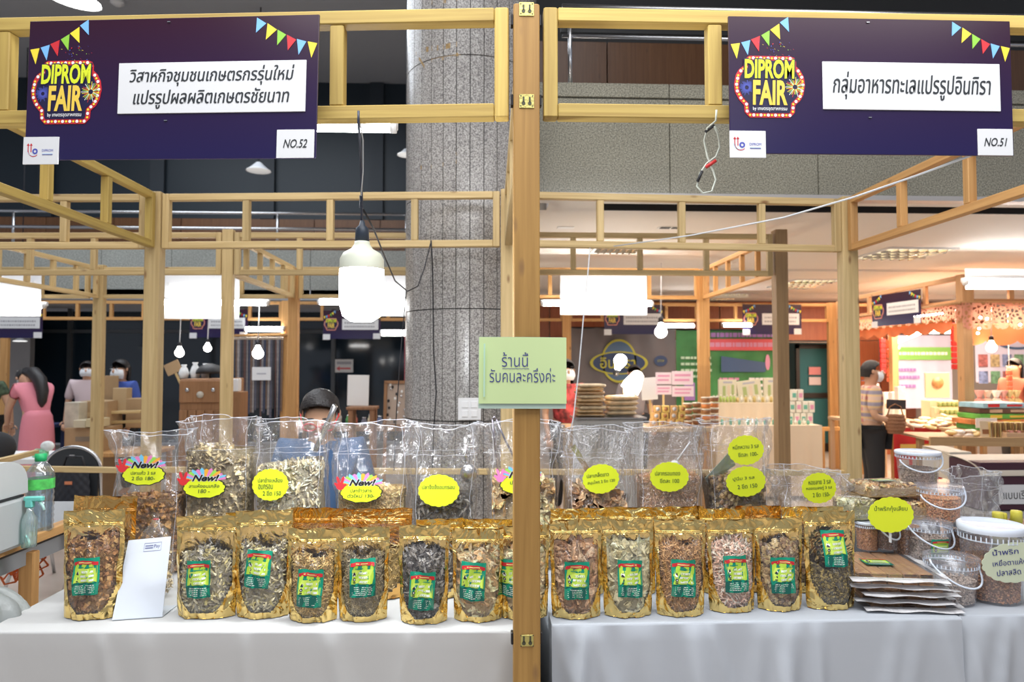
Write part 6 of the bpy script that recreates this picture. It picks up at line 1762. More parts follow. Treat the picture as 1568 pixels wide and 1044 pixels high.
# ventilated cooler box
a, b = at(884, 690, 5.5), at(986, 642, 5.5); a.z = .012
t = thing('cooler_unit', 'grey ventilated unit below the stack of brown packs', 'cooler', ((a.x + b.x) / 2, 5.65, a.z)); w_, h = b.x - a.x, b.z - a.z; CT = b.z + .018
MB().box((0, 0, h / 2), (w_, .26, h), ch=.006).build('housing', mat('unit_grey', (.50, .50, .48), .5), t)
for i in range(16): MB().box((-w_ * .42 + w_ * .84 * i / 15, -.133, h - .14), (.008, .008, .2)).build('grille_bar', mat('unit_dark', (.32, .33, .33), .5), t)
MB().box((0, 0, h + .008), (w_ + .05, .3, .016)).build('top', STEEL, t)
BRP = [mat('pack_brown', (.42, .24, .10), .35, var=.3, vscale=25), mat('pack_tan', (.58, .38, .18), .35, var=.3, vscale=25), mat('pack_cream', (.75, .62, .42), .4, var=.2, vscale=20)]
for i in range(9):
    z = CT + i * .030 - .013; x0 = at(882 + (i % 3) * 2, 640, 5.6).x; x1 = at(926 - (i % 2) * 3, 640, 5.6).x
    t = thing('flat_pack', 'flat brown pack, number %s from the bottom of the stack under the brown board' % ['one', 'two', 'three', 'four', 'five', 'six', 'seven', 'eight', 'nine'][i], 'food pack', ((x0 + x1) / 2, 5.66, z + .015), (0, 0, R(3 * (i % 3) - 3)), 'flat packs stacked beside the lamp head')
    t['label'] = 'flat brown pack, ' + ['lowest', 'second', 'third', 'fourth', 'fifth', 'sixth', 'seventh', 'eighth', 'ninth and top'][i] + ' from the bottom, left of the lamp head'
    MB().box((0, 0, .012), (x1 - x0, .22, .024), ch=.008).build('wrapper', BRP[i % 3], t)
    MB().box((0, -.113, .012), (x1 - x0 - .03, .01, .004)).build('seal', BRP[2], t)
for i in range(4):
    q = at(940, 640 - i * 9, 6.1)
    t = thing('flat_pack', ['lowest', 'second', 'third', 'topmost'][i] + ' wide cream pack in the low pile under the lamp head', 'food pack', (at(952, 640, 5.6).x + .004 * i, 5.67, CT + .004 + i * .042), (0, 0, R(4 * i)), 'cream packs under the lamp head')
    MB().box((0, 0, .02), (.24, .18, .036), ch=.012).build('wrapper', BRP[2], t)
    MB().box((0, -.103, .02), (.24, .01, .006)).build('seal', BRP[1], t)
t = thing('clip_lamp', 'white reflector lamp head pointing down over the cream packs', 'lamp', tuple(at(968, 590, 5.95)), (0, R(30), 0))
MB().lathe([(.02, .14), (.05, .12), (.085, .0), (.085, -.05)], n=20, cap1=False).build('shade', emis('shade_glow', (1, .93, .8), 2.0), t)
MB().lathe([(.062, -.052), (.04, -.10), (.01, -.11)], n=18).build('collar', mat('collar_cream', (.7, .6, .45), .5), t)
point_light('stall_lamp', at(960, 600, 5.75), 14, (1, .85, .62), .06)
rr = random.Random(21)
JC = [mat('jar_brown', (.30, .13, .05), .4), mat('jar_tan', (.50, .30, .12), .4), mat('jar_gold', (.55, .40, .12), .35), mat('jar_orange', (.65, .22, .06), .4)]
LDM = mat('clear_lid', (.68, .64, .55), .3)
n_ = 0
for row, (py, Y, px0, px1, st) in enumerate(((645, 5.9, 1000, 1040, 13), (636, 6.1, 1004, 1046, 13), (626, 6.3, 1006, 1046, 13))):
    px = px0
    while px < px1:
        q = at(px, py, Y)
        t = thing('small_carton', 'small brown carton below the pink boards', 'carton', (at(px, 640, 6.0).x, 6.0, TT + .06 * row), (0, 0, rr.uniform(-.12, .12)), 'small brown cartons below the pink boards')
        MB().box((0, 0, .03), (.062, .05, .058), ch=.003).build('box', JC[1 + n_ % 2], t)
        MB().lathe([(.018, 0), (.018, .002)], n=12).build('print', JC[0] if n_ % 2 else GYB, t, loc=(0, -.026, .03), rot=(R(90), 0, 0))
        px += st; n_ += 1
for ci, px in enumerate((1053, 1067, 1081, 1094)):
    for k in range(4 + (ci > 1)):
        Y = 6.0 + .1 * (ci % 2); q = at(px, 648, Y); q.z = TT
        t = thing('stacked_tub', 'round brown tub stacked by the warm pine post', 'tub', (q.x, Y, q.z + k * .052 + .002), group='stacked brown tubs left of the warm pine post')
        MB().lathe([(.034, 0), (.040, .034)], n=14).build('body', JC[3] if ci > 1 and k % 2 else JC[0], t)
        MB().lathe([(.042, .034), (.042, .042), (.036, .044)], n=14).build('lid', LDM, t)
# cream counter with two steps of goods
CRC = mat('cream_cloth', (.72, .60, .45), .75, bump=.5, bscale=6)
def step(lab, px0, px1, pyt, pyb, Y, dep):
    a, b = at(px0, pyb, Y), at(px1, pyt, Y); w_, h = b.x - a.x, b.z - a.z
    t = thing('cloth_counter', lab, 'counter', ((a.x + b.x) / 2, Y + dep / 2, max(.012, a.z)))
    h = b.z - max(.012, a.z)
    MB().box((0, 0, h - .01), (w_, dep, .02), ch=.004).build('top', CRC, t)
    MB().grid(lambda u, v: ((u - .5) * w_, -dep / 2 - .006 - .012 * math.sin(u * 40) * (1 - v), h * v), 60, 4).build('front_cloth', CRC, t)
    for sx in (-1, 1): MB().grid(lambda u, v: (sx * (w_ / 2 + .004), (u - .5) * dep, h * v), 6, 2).build('side_cloth', CRC, t)
    return t
step('low front tier of the cream-clothed counter with small bottles', 1098, 1258, 651, 760, 7.2, .45)
step('upper tier of the cream-clothed counter below the green banner', 1088, 1196, 617, 650, 7.68, .35)
for i, (px0, px1, py0, py1, sk) in enumerate(((1100, 1127, 581, 616, 0), (1129, 1165, 582, 616, -7), (1169, 1196, 579, 616, 0))):
    placard(('left', 'middle tilted', 'right')[i] + ' pale display panel standing on the upper tier', px0, px1, py0, py1, 7.85, mat('panel_cream', (.70, .66, .50), .5), rot=sk, name='leaflet_stand', th=.03,
            bars=[(-.2, .0, .16, .45, mat('leaf_print', (.40, .48, .20), .5)), (.05, .0, .14, .5, CRC), (.28, .05, .14, .45, mat('leaf_print')), (0, .38, .5, .08, GYB)])
rr = random.Random(33); BC = [mat('bt_green', (.45, .58, .15), .4), mat('bt_gold', (.62, .48, .18), .4), mat('bt_white', (.80, .78, .68), .4), mat('bt_teal', (.15, .45, .35), .4)]
for row, (px0, px1, py, Y, st, nm) in enumerate(((1094, 1126, 616, 7.70, 5.2, 'green-labelled bottle in the row on the upper tier'), (1130, 1194, 616, 7.70, 6.5, 'gold bottle in the row on the upper tier'), (1100, 1245, 651, 7.28, 6.6, 'small bottle in the long row on the low tier'))):
    px = px0; i = 0
    while px < px1:
        q = at(px, py, Y); hh = rr.uniform(.06, .085)
        t = thing('small_bottle', nm, 'bottle', (q.x, Y + .02, q.z + .002), group=nm.replace('bottle', 'bottles', 1))
        MB().lathe([(.016, 0), (.017, hh * .65), (.008, hh * .8), (.008, hh)], n=10).build('body', BC[(row + (i % 2)) % 4 if row else 0], t)
        MB().lathe([(.0095, hh * .88), (.0095, hh * 1.04)], n=10).build('cap', BC[2], t)
        px += st; i += 1
for i in range(10):
    c = i % 4; k = i // 4; q = at(1212 + c * 10 + k * 3, 650, 7.45)
    t = thing('white_carton', 'stacked white carton right of the second row post', 'carton', (q.x, 7.5, q.z + .003 + k * .13), group='white cartons heaped right of the second row post')
    MB().box((0, 0, .062), (.062, .06, .124), ch=.003).build('box', BC[2], t); MB().box((0, -.031, .06), (.04, .002, .05)).build('print', PKB if i % 2 else BC[3], t)

# ---------------------------------------------------------------- sweets stall at right (lace valance, red cloths, warm light)
X0, Y0, Y1s = 4.86, 6.72, 9.15
SPM = wood('stall_pine', (.62, .36, .17), (.48, .26, .11))
post('corner post of the sweets stall at right, lace tied round it', X0 + .02, Y0, m=SPM, w=.10, d=.10, ztop=2.37)
post('far corner post of the sweets stall, left of the hanging sign', X0 + .1, Y1s + .1, m=SPM, w=.10, d=.08, ztop=2.34)
post('middle post of the sweets stall under the sideways sign', X0 + .34, 8.0 + .45, m=SPM, w=.08, d=.08, ztop=2.1)
frame((X0 + .02, Y0), (X0 + .1, Y1s), 'side ladder frame of the sweets stall behind the sideways sign', SPM, w=.05, mids=(.25, .5, .75))
frame((X0 + .02, Y0), (X0 + 1.9, Y0), 'front ladder frame of the sweets stall above the lace', SPM, w=.05)
def lacemat():
    m = bpy.data.materials.new('lace'); m.use_nodes = True; N, L = nt(m); b = N['Principled BSDF']
    b.inputs['Base Color'].default_value = (.72, .36, .26, 1); b.inputs['Roughness'].default_value = .8
    out = [x for x in N if x.type == 'OUTPUT_MATERIAL'][0]
    tc = N.new('ShaderNodeTexCoord'); v = N.new('ShaderNodeTexVoronoi'); v.feature = 'DISTANCE_TO_EDGE'; v.inputs['Scale'].default_value = 26
    L.new(tc.outputs['Object'], v.inputs['Vector'])
    gt = N.new('ShaderNodeMath'); gt.operation = 'GREATER_THAN'; gt.inputs[1].default_value = .17; L.new(v.outputs['Distance'], gt.inputs[0])
    tl = N.new('ShaderNodeBsdfTranslucent'); tl.inputs[0].default_value = (.75, .4, .3, 1)
    m0 = N.new('ShaderNodeMixShader'); m0.inputs[0].default_value = .4; L.new(b.outputs[0], m0.inputs[1]); L.new(tl.outputs[0], m0.inputs[2])
    tr = N.new('ShaderNodeBsdfTransparent'); mx = N.new('ShaderNodeMixShader')
    L.new(gt.outputs[0], mx.inputs[0]); L.new(m0.outputs[0], mx.inputs[1]); L.new(tr.outputs[0], mx.inputs[2]); L.new(mx.outputs[0], out.inputs['Surface'])
    return m
LACE = lacemat()
def valance(lab, p0, p1, z1, drop, m, sc=.16):
    p0, p1 = Vector(p0), Vector(p1); L_ = (p1 - p0).length; n = int(L_ / sc)
    t = thing('lace_valance', lab, 'valance', (p0.x, p0.y, z1), (0, 0, math.atan2(p1.y - p0.y, p1.x - p0.x)))
    def fn(u, v):
        k = abs(math.sin(u * n * PI)) ** .7
        return (u * L_, .012 * math.sin(u * n * 2 * PI) * v, -v * (drop - .05 * (1 - k)))
    MB().grid(fn, n * 10, 8).build('cloth', m, t)
    MB().tube([(0, .02, 0), (L_, .02, 0)], .014, n=6).build('rod', SPM, t)
valance('long lace valance along the side of the sweets stall', (X0 - .05, Y0 - .07, 0), (X0 + .02, Y1s, 0), 2.08, .19, LACE)
valance('front lace valance of the sweets stall at the right edge', (X0 - .05, Y0 - .07, 0), (X0 + 2.2, Y0 - .09, 0), 2.08, .27, LACE)
valance('inner orange valance hanging behind the lace', (X0 + .12, Y0 + .3, 0), (X0 + 2.2, Y0 + .3, 0), 1.88, .22, mat('orange_valance', (.80, .28, .12), .8), .3)
valance('inner orange valance along the side of the sweets stall', (X0 + .1, Y0 + .3, 0), (X0 + .16, Y1s, 0), 1.93, .14, mat('orange_valance'), .3)
area_light('sweets_stall_light', (X0 + 1.1, 7.8, 2.2), 1.8, 135, (1.0, .78, .55), (0, 0, 0), 2)
def tube3(lab, p0, p1, rr_=.022, m=None):
    c = (Vector(p0) + Vector(p1)) / 2; t = thing('tube_light', lab, 'tube light', tuple(c))
    MB().tube([Vector(p0) - c, Vector(p1) - c], rr_, n=10).build('tube', m or emis('warm_tube', (1, .86, .62), 9), t)
    d = (Vector(p1) - Vector(p0)).normalized()
    for e, s in ((p0, -1), (p1, 1)): MB().tube([Vector(e) - c, Vector(e) - c + d * s * .03], rr_ * 1.1, n=10).build('end_cap', WHITE, t)
tube3('warm glowing tube slanting inside the sweets stall, left end', at(1372, 524, 8.9), at(1412, 508, 7.9))
tube3('warm glowing tube inside the sweets stall behind the red ladder banner', at(1420, 508, 8.3), at(1455, 508, 8.2))
tube3('short bright tube left of the corner post', at(1478, 512, 7.4), at(1478, 530, 7.4), .03)
tube3('small tube low at the left end of the sweets stall', at(1362, 536, 9.2), at(1374, 533, 9.0))
for i in range(14):
    q = at(1424 + i * 4.4, 486 + (i % 2), 6.9 + .05 * (13 - i)); t = thing('fairy_light', 'tiny bright fairy light in the string on the lace valance', 'fairy light', (X0 - .085, q.y, 1.99), group='fairy lights along the lace valance')
    MB().ell((0, 0, 0), (.010, .010, .010), n=8, m=5).build('bulb', emis('fairy', (1, .95, .9), 12), t)
for i, (px, py) in enumerate(((1501, 486), (1511, 488), (1499, 503), (1497, 510), (1562, 497))):
    q = at(px, py, 6.55); t = thing('fairy_light', 'bright bead of light near the corner post lace', 'fairy light', tuple(q), group='beads of light near the corner post')
    MB().ell((0, 0, 0), (.013, .013, .013), n=8, m=5).build('bulb', emis('fairy'), t)
LAV = mat('panel_lavender', (.62, .60, .78), .5)
t = banner('lavender banner with a green band at the back of the sweets stall', 1362, 1456, 512, 625, 10.1, LAV, 3, .006)
MB().box((0, -.02, .24 * t['h']), (t['w'], .004, t['h'] * .17)).build('green_band', mat('band_green', (.25, .55, .12), .5), t)
mb = MB(); rr = random.Random(8)
for z, x0, x1, mi in ((.24, -.35, .4, 2), (.02, -.4, -.1, 0), (-.08, -.38, -.05, 0), (-.2, -.4, -.15, 0)):
    x = x0
    while x < x1: d = rr.uniform(.03, .07); mb.box(((x + d / 2) * t['w'], -.026, z * t['h']), (d * t['w'], .002, .04 * t['h']), mi); x += d + .012
mb.build('print', PR, t)
t = banner('lavender picture board with small photographs at the right edge', 1494, 1600, 512, 585, 9.6, LAV, 4, .004)
PC_ = [mat('photo_%d' % i, c, .5, var=.5, vscale=25) for i, c in enumerate(((.35, .12, .12), (.15, .30, .18), (.20, .25, .45), (.45, .35, .2)))]
for i in range(12): MB().box(((-.40 + .17 * (i % 6)) * t['w'], -.014, (-.05 - .35 * (i // 6)) * t['h']), (.13 * t['w'], .004, .26 * t['h'])).build('photograph', PC_[(i * 3) % 4], t)
mb = MB(); ringp(mb, t, .1, .33 * t['h'], .3, .10, .7, 0, l=.014); mb.build('print', [mat('print_blue2')], t)
REDC = mat('red_cloth', (.62, .03, .03), .7, var=.2, vscale=5)
def tassel(lab, px, py0, py1, Y, w_=.07, m=None):
    a, b = at(px, py1, Y), at(px, py0, Y); t = thing('red_hanging', lab, 'hanging decoration', tuple(b)); h = b.z - a.z
    n = max(4, int(h / .06))
    for i in range(n): MB().box((0, 0, -h * (i + .5) / n), (w_, .03, h / n * .86), ch=.004).build('section', m or REDC, t)
    MB().tube([(0, 0, 2.06 - b.z), (0, 0, -h)], .003, n=5).build('cord', WHITE, t)
tassel('narrow red hanging strip at the left end of the sweets stall', 1351, 518, 572, 8.7)
tassel('red and gold hanging strip beside the narrow red one', 1360, 520, 585, 8.5, .05, mat('red_gold', (.65, .12, .06), .4, var=.6, vscale=20))
tassel('red ladder-like hanging banner left of the corner post', 1463, 494, 566, 7.2, .105)
tassel('red pack strip hanging behind the corner post', 1545, 566, 600, 7.6, .06, mat('red_gold'))

# tables of the sweets stall
t = counter('long sweets table seen end-on behind the plaid shirt', 1392, 1500, 655, 7.0, 1.7, mat('table_cloth_warm', (.62, .42, .26), .7))
a, b = at(1372, 735, 6.9), at(1446, 655, 6.9)
t = thing('red_front_cloth', 'red printed cloth with white squares hanging from the sweets table', 'table cover', ((a.x + b.x) / 2, 6.93, (a.z + b.z) / 2)); w_, h = b.x - a.x, b.z - a.z
MB().grid(lambda u, v: ((u - .5) * w_, .02 * math.sin(8 * u), (v - .5) * h), 24, 6).build('cloth', REDC, t)
MB().box((.0, -.03, .12 * h), (w_ * .8, .004, h * .14)).build('yellow_strip', mat('strip_yellow', (.75, .50, .12), .5), t)
for x in (-.33, -.06, .25):
    for z in (-.18, -.4): MB().box((x * w_, -.028, z * h), (w_ * .2, .004, h * .15)).build('white_square', mat('square_white', (.62, .55, .5), .6, var=.25, vscale=12), t)
MB().lathe([(.045, 0), (.045, .004)], n=20).build('round_print', WHITE, t, loc=(w_ * .38, -.03, h * .05), rot=(R(90), 0, 0))
# glittering heap of snack bags
SN = [mat('snack_clear', (.78, .62, .48), .15, spec=1, bump=.6, bscale=30), mat('snack_brown', (.50, .28, .15), .2, bump=.6, bscale=30), mat('snack_gold', (.75, .55, .25), .2, bump=.6, bscale=30), mat('snack_white', (.85, .8, .75), .2, bump=.6, bscale=30), mat('snack_pink', (.75, .35, .30), .25, bump=.5, bscale=30)]
rr = random.Random(50)
for i in range(64):
    px = rr.uniform(1392, 1478); py = 655 - abs(rr.gauss(0, 6)) - 3; Y = rr.uniform(6.85, 7.6)
    q = at(px, 652, Y); q.z = at(1430, 655, 7.0).z + .012 + max(0, (py * -1 + 652)) * .004
    t = thing('snack_bag', 'small shiny snack bag in the heap on the sweets table', 'snack bag', (max(q.x, 4.4), Y, q.z), (rr.uniform(-.4, .4), rr.uniform(-.4, .4), rr.uniform(0, 3)), 'shiny snack bags heaped on the sweets table')
    MB().ell((0, 0, .012), (rr.uniform(.05, .07), rr.uniform(.035, .05), .018), n=10, m=6).build('bag', SN[i % 4], t)
# jars in three rows
GJ = mat('jar_green', (.22, .30, .10), .4)
a = at(1420, 628, 7.4); b = at(1458, 600, 7.4)
riser_ = thing('jar_stand', 'pale stand with a picture board above the three rows of green jars', 'stand', (at(1440, 640, 7.9).x, 7.9, at(1440, 655, 7.0).z + .002))
zt_ = riser_.location.z
MB().box((0, 0, .12), (.36, .16, .24)).build('box', mat('stand_cream', (.70, .55, .38), .6), riser_); MB().box((0, .05, .42), (.30, .02, .30), ch=.004).build('picture_board', mat('stand_tan', (.62, .44, .30), .6), riser_)
MB().lathe([(.07, 0), (.07, .004)], n=18).build('round_print', BRP[0], riser_, loc=(0, .035, .45), rot=(R(90), 0, 0))
for row in range(3):
    for i in range(7 - row):
        x = riser_.location.x - .16 + .055 * i + .02 * row; y = 7.60 + .07 * row; z = zt_ + .002 + row * .085
        t = thing('green_jar', 'squat green-labelled jar in the stepped rows', 'jar', (x, y, z), group='green-labelled jars in stepped rows')
        MB().lathe([(.024, 0), (.025, .05)], n=12).build('body', GJ, t); MB().lathe([(.026, .05), (.026, .064)], n=12).build('lid', mat('lid_gold', (.75, .65, .35), .35), t)
for row in (1, 2):
    MB().box((0, -.30 + .07 * row + .0, row * .085 / 2), (.40, .065, row * .085)).build('step', mat('stand_cream'), riser_)
for i, (px, py, w_, h) in enumerate(((1385, 600, .09, .2), (1398, 612, .07, .13), (1372, 615, .10, .12), (1408, 628, .09, .08), (1400, 585, .12, .22))):
    q = at(px, py, 8.2); t = thing('sweet_box', ['pale tall box', 'small white box', 'low pale box', 'yellow box', 'bright white box'][i] + ' near the middle post of the sweets stall', 'box', (min(q.x, 4.99), 8.0 + .14 * i, zt_ + .002))
    MB().box((0, 0, h / 2 + .1), (w_, .08, h + .2), ch=.004).build('box', [SN[3], WHITE, SN[3], mat('box_yellow', (.75, .6, .1), .4), WHITE][i], t); MB().box((0, -.042, h / 2 + .1), (w_ * .7, .003, h * .3)).build('print', SN[2], t)
# right counter: game boxes, card rack, wooden edge
CW = wood('counter_wood', (.60, .40, .20), (.45, .28, .13))
a, b = at(1440, 668, 5.6), at(1640, 668, 5.1)
zc2 = .83
t = thing('sweets_counter', 'wooden counter with the row of upright brown packets at right', 'counter', (4.10, 5.62, .01), (0, 0, R(-9)))
MB().box((.55, .28, zc2 - .02), (1.75, .60, .02)).build('top', mat('table_cloth_warm'), t)
beam((-.33, -.03, zc2 - .03), (1.43, -.03, zc2 - .03), .075, .03, CW, 'front_board', t, up=(0, 1, 0))
for x in (-.28, .5, 1.38): beam((x, .25, 0), (x, .25, zc2 - .031), .05, .05, CW, 'leg', t)
def onc2(px, d=0.1):
    # point on the counter top under pixel column px
    for k in range(60):
        Y = 5.0 + k * .03; q = at(px, 660, Y); l = t_cnt.inverted() @ Vector((q.x, q.y, 0))
        if l.y >= d: return Vector((q.x, q.y, zc2 + .004))
    return Vector((q.x, q.y, zc2 + .004))
bpy.context.view_layer.update(); t_cnt = t.matrix_world.copy(); t_cnt.translation.z = 0
for i in range(18):
    q = onc2(1508 + i * 4.0, .10)
    t = thing('packet', 'upright brown packet filed in the row on the wooden counter', 'packet', tuple(q), (0, 0, R(-12)), 'upright brown packets on the wooden counter')
    MB().box((0, 0, .065), (.012, .09, .13), ch=.002).build('sleeve', [mat('packet_brown', (.30, .17, .07), .4), mat('packet_gold', (.62, .46, .18), .4)][i % 2], t)
q = onc2(1510, .04); t = thing('card_rack', 'cream card standing in front of the brown packets', 'card', tuple(q), (R(-6), 0, R(-9)))
MB().box((0, 0, .07), (.09, .006, .14), ch=.001).build('card', mat('card_cream', (.74, .60, .40), .5), t); MB().box((0, -.004, .05), (.06, .002, .04)).build('print', JC[0], t)
q = onc2(1552, .03); t = thing('packet_tray', 'open tray of reddish packets at the front of the wooden counter', 'tray', tuple(q), (0, 0, R(-9)))
MB().box((0, 0, .025), (.16, .08, .05), ch=.003).build('tray', mat('tray_tan', (.65, .45, .28), .5), t)
for i in range(5): MB().box((-.06 + .03 * i, 0, .05), (.022, .06, .03), ch=.002).build('packet', SN[4] if i % 2 else JC[0], t)
for i in range(16):
    q = onc2(1466 + rr.uniform(-14, 30), rr.uniform(.06, .3)); t = thing('snack_bag', 'clear snack bag at the left end of the wooden counter', 'snack bag', (q.x, q.y, q.z + rr.uniform(0, .03)), (rr.uniform(-.3, .3), rr.uniform(-.3, .3), rr.uniform(0, 3)), 'snack bags on the wooden counter')
    MB().ell((0, 0, .014), (.05, .035, .018), n=10, m=6).build('bag', SN[i % 4], t)
gb = [('lowest green game box behind the packets', (.10, .45, .10)), ('orange game box on the green one', (.70, .25, .08)), ('second green game box', (.15, .50, .08)), ('dark brown game box', (.16, .08, .05)), ('pale blue flat box on top of the stack', (.35, .60, .72))]
for i, (lab, c) in enumerate(gb):
    q = at(1530, 660, 6.3); z = .80 + .036 + i * .052
    t = thing('flat_box', lab, 'box', (q.x + .05 + (.02, -.02, .03, .05, 0)[i], 6.45, z), (0, 0, R((2, -4, 3, -2, 5)[i])))
    MB().box((0, 0, .024), (.56 if i < 4 else .46, .3, .048), ch=.003).build('box', mat('gamebox_%d' % i, c, .4, var=.3, vscale=9), t)
    MB().box((-.12, -.152, .024), (.12, .003, .03)).box((.1, -.152, .024), (.16, .003, .02)).build('print', [WHITE, S_YL, S_YO, mat('stand_tan'), REDC][i], t)
t = thing('side_table', 'table behind the wooden counter carrying the flat boxes', 'table', (at(1530, 660, 6.3).x + .1, 6.45, .01))
MB().box((0, 0, .812), (.9, .42, .02)).build('top', CW, t)
for sx in (-1, 1): beam((sx * .4, 0, 0), (sx * .4, 0, .80), .05, .05, CW, 'leg', t)
placard('small white price card in front of the flat boxes', 1494, 1526, 640, 655, 5.95, WHITE, name='price_card', bars=[(0, 0, .5, .2, GYB)])
for i, px in enumerate((1500, 1512, 1526, 1536, 1545, 1556)):
    q = at(px, 618, 7.0); t = thing('gift_bag', ['red and white', 'pink', 'white topped', 'silver pink', 'amber', 'pale amber'][i] + ' tied sweet bag standing behind the flat boxes', 'sweet bag', (q.x, 7.0, .84))
    hh = q.z + .14 - .84; MB().lathe([(.05, 0), (.06, hh * .4), (.05, hh * .7), (.018, hh * .78), (.045, hh)], n=14, wob=lambda a, z: 1 + .08 * math.sin(5 * a + 20 * z)).build('bag', [SN[4], SN[0], SN[3], SN[4], SN[2], SN[2]][i], t)
    MB().lathe([(.021, hh * .765), (.021, hh * .79)], n=10).build('tie', REDC, t)
t = thing('sweets_back_table', 'table behind the flat boxes carrying the tied sweet bags', 'table', (at(1530, 618, 7.0).x + .09, 7.1, .01))
MB().box((0, 0, .81), (.50, .4, .03)).build('top', mat('table_cloth_warm'), t)
for sx in (-1, 1): beam((sx * .2, 0, 0), (sx * .2, 0, .795), .05, .05, CW, 'leg', t)
# nearer white display boxes with curved flaps
CRM = mat('flap_cream', (.70, .62, .50), .5); MRN = mat('box_maroon', (.06, .015, .03), .5)
def flapbox(lab, px0, px1, py0, py1, Y, text=None, front=None):
    a, b = at(px0, py1, Y), at(px1, py0, Y); w_, h = b.x - a.x, b.z - a.z
    t = thing('display_box', lab, 'box', ((a.x + b.x) / 2, Y + .15, a.z))
    MB().box((0, 0, h * .42), (w_ * .96, .28, h * .84), ch=.003).build('box', front or MRN, t)
    def f(u, v):
        an = PI * .5 * v; return ((u - .5) * w_, -.15 - .02 + .14 * (1 - math.sin(an)) * 1.0 - .0, h * .55 + h * .45 * math.cos(an) * 1.0)
    MB().grid(lambda u, v: ((u - .5) * w_, .14 - .29 * math.sin(PI / 2 * v), h * (.62 + .26 * math.cos(PI / 2 * v) ** .8)), 6, 10).grid(lambda u, v: ((u - .5) * w_, .14 - .29 * math.sin(PI / 2 * v), h * (.62 + .26 * math.cos(PI / 2 * v) ** .8) - .004), 6, 10).build('flap', CRM, t)
    if text:
        MB().box((w_ * .08, -.143, h * .28), (w_ * .7, .003, h * .34)).build('paper', mat('sign_white_card'), t)
        MB().text(text, (w_ * .08, -.146, h * .28), 1, 0, fit=(w_ * .6, h * .16)).build('lettering', INK, t)
    return t
flapbox('cream box with a curved flap left of the maroon display box', 1456, 1490, 684, 735, 4.3, None, CRM)
flapbox('large maroon display box with a curved cream flap and Thai paper label', 1502, 1626, 694, 782, 4.0, 'แบบเรียบเรียง')
t = thing('flap_table', 'grey table under the maroon display boxes', 'table', (at(1540, 780, 4.0).x, 4.25, .01))
zz = at(1540, 782, 4.0).z; MB().box((0, 0, zz - .03), (1.0, .6, .03)).build('top', mat('grey_top', (.45, .42, .38), .6), t)
for sx in (-1, 1):
    for sy in (-1, 1): beam((sx * .45, sy * .25, 0), (sx * .45, sy * .25, zz - .045), .05, .05, CW, 'leg', t)

# ---------------------------------------------------------------- people
def skin(name, verts, edges, root, m, parent, sub=2, fing=None, mats=None):
    me = bpy.data.meshes.new(name); bm = bmesh.new()
    lay = bm.verts.layers.skin.verify()
    vs = []
    for (p_, r) in verts:
        v = bm.verts.new(p_); rr_ = r if isinstance(r, tuple) else (r, r); v[lay].radius = rr_; vs.append(v)
    for a, b in edges: bm.edges.new((vs[a], vs[b]))
    vs[root][lay].use_root = True
    bm.to_mesh(me); bm.free()
    o = bpy.data.objects.new(name, me); COL.objects.link(o)
    md = o.modifiers.new('s', 'SKIN'); md.use_smooth_shade = True
    s2 = o.modifiers.new('u', 'SUBSURF'); s2.levels = sub; s2.render_levels = sub
    dg = bpy.context.evaluated_depsgraph_get(); dg.update()
    new = bpy.data.meshes.new_from_object(o.evaluated_get(dg))
    bpy.data.objects.remove(o); bpy.data.meshes.remove(me)
    new.name = name
    if fing:
        bm = bmesh.new(); bm.from_mesh(new)
        mb = MB()
        for f in fing: mb.tube(f, [.0085, .008, .0075, .006][:len(f)], n=6)
        tmp = mb.mesh('tmp', m); bm.from_mesh(tmp); bm.to_mesh(new); bm.free(); bpy.data.meshes.remove(tmp)
    new.materials.clear(); new.materials.append(m)
    for p_ in new.polygons: p_.use_smooth = True; p_.material_index = 0
    return link_mesh(name, new, parent)
SKIN = mat('skin', (.62, .36, .23), .5); HAIR = mat('hair_black', (.015, .012, .012), .4, bump=.5, bscale=120); MASKM = mat('face_mask', (.80, .83, .87), .7)
DEF = dict(pelvis=(0, 0, .84), spine=(0, 0, .99), chest=(0, -.005, 1.14), neck=(0, 0, 1.27), head0=(0, .015, 1.335), head1=(0, .02, 1.42),
           shL=(-.155, 0, 1.22), elL=(-.20, -.02, .97), wrL=(-.20, .10, .78), shR=(.155, 0, 1.22), elR=(.20, -.02, .97), wrR=(.20, .10, .78),
           hipL=(-.08, 0, .81), knL=(-.09, .02, .44), anL=(-.09, -.01, .07), hipR=(.08, 0, .81), knR=(.09, .02, .44), anR=(.09, -.01, .07))
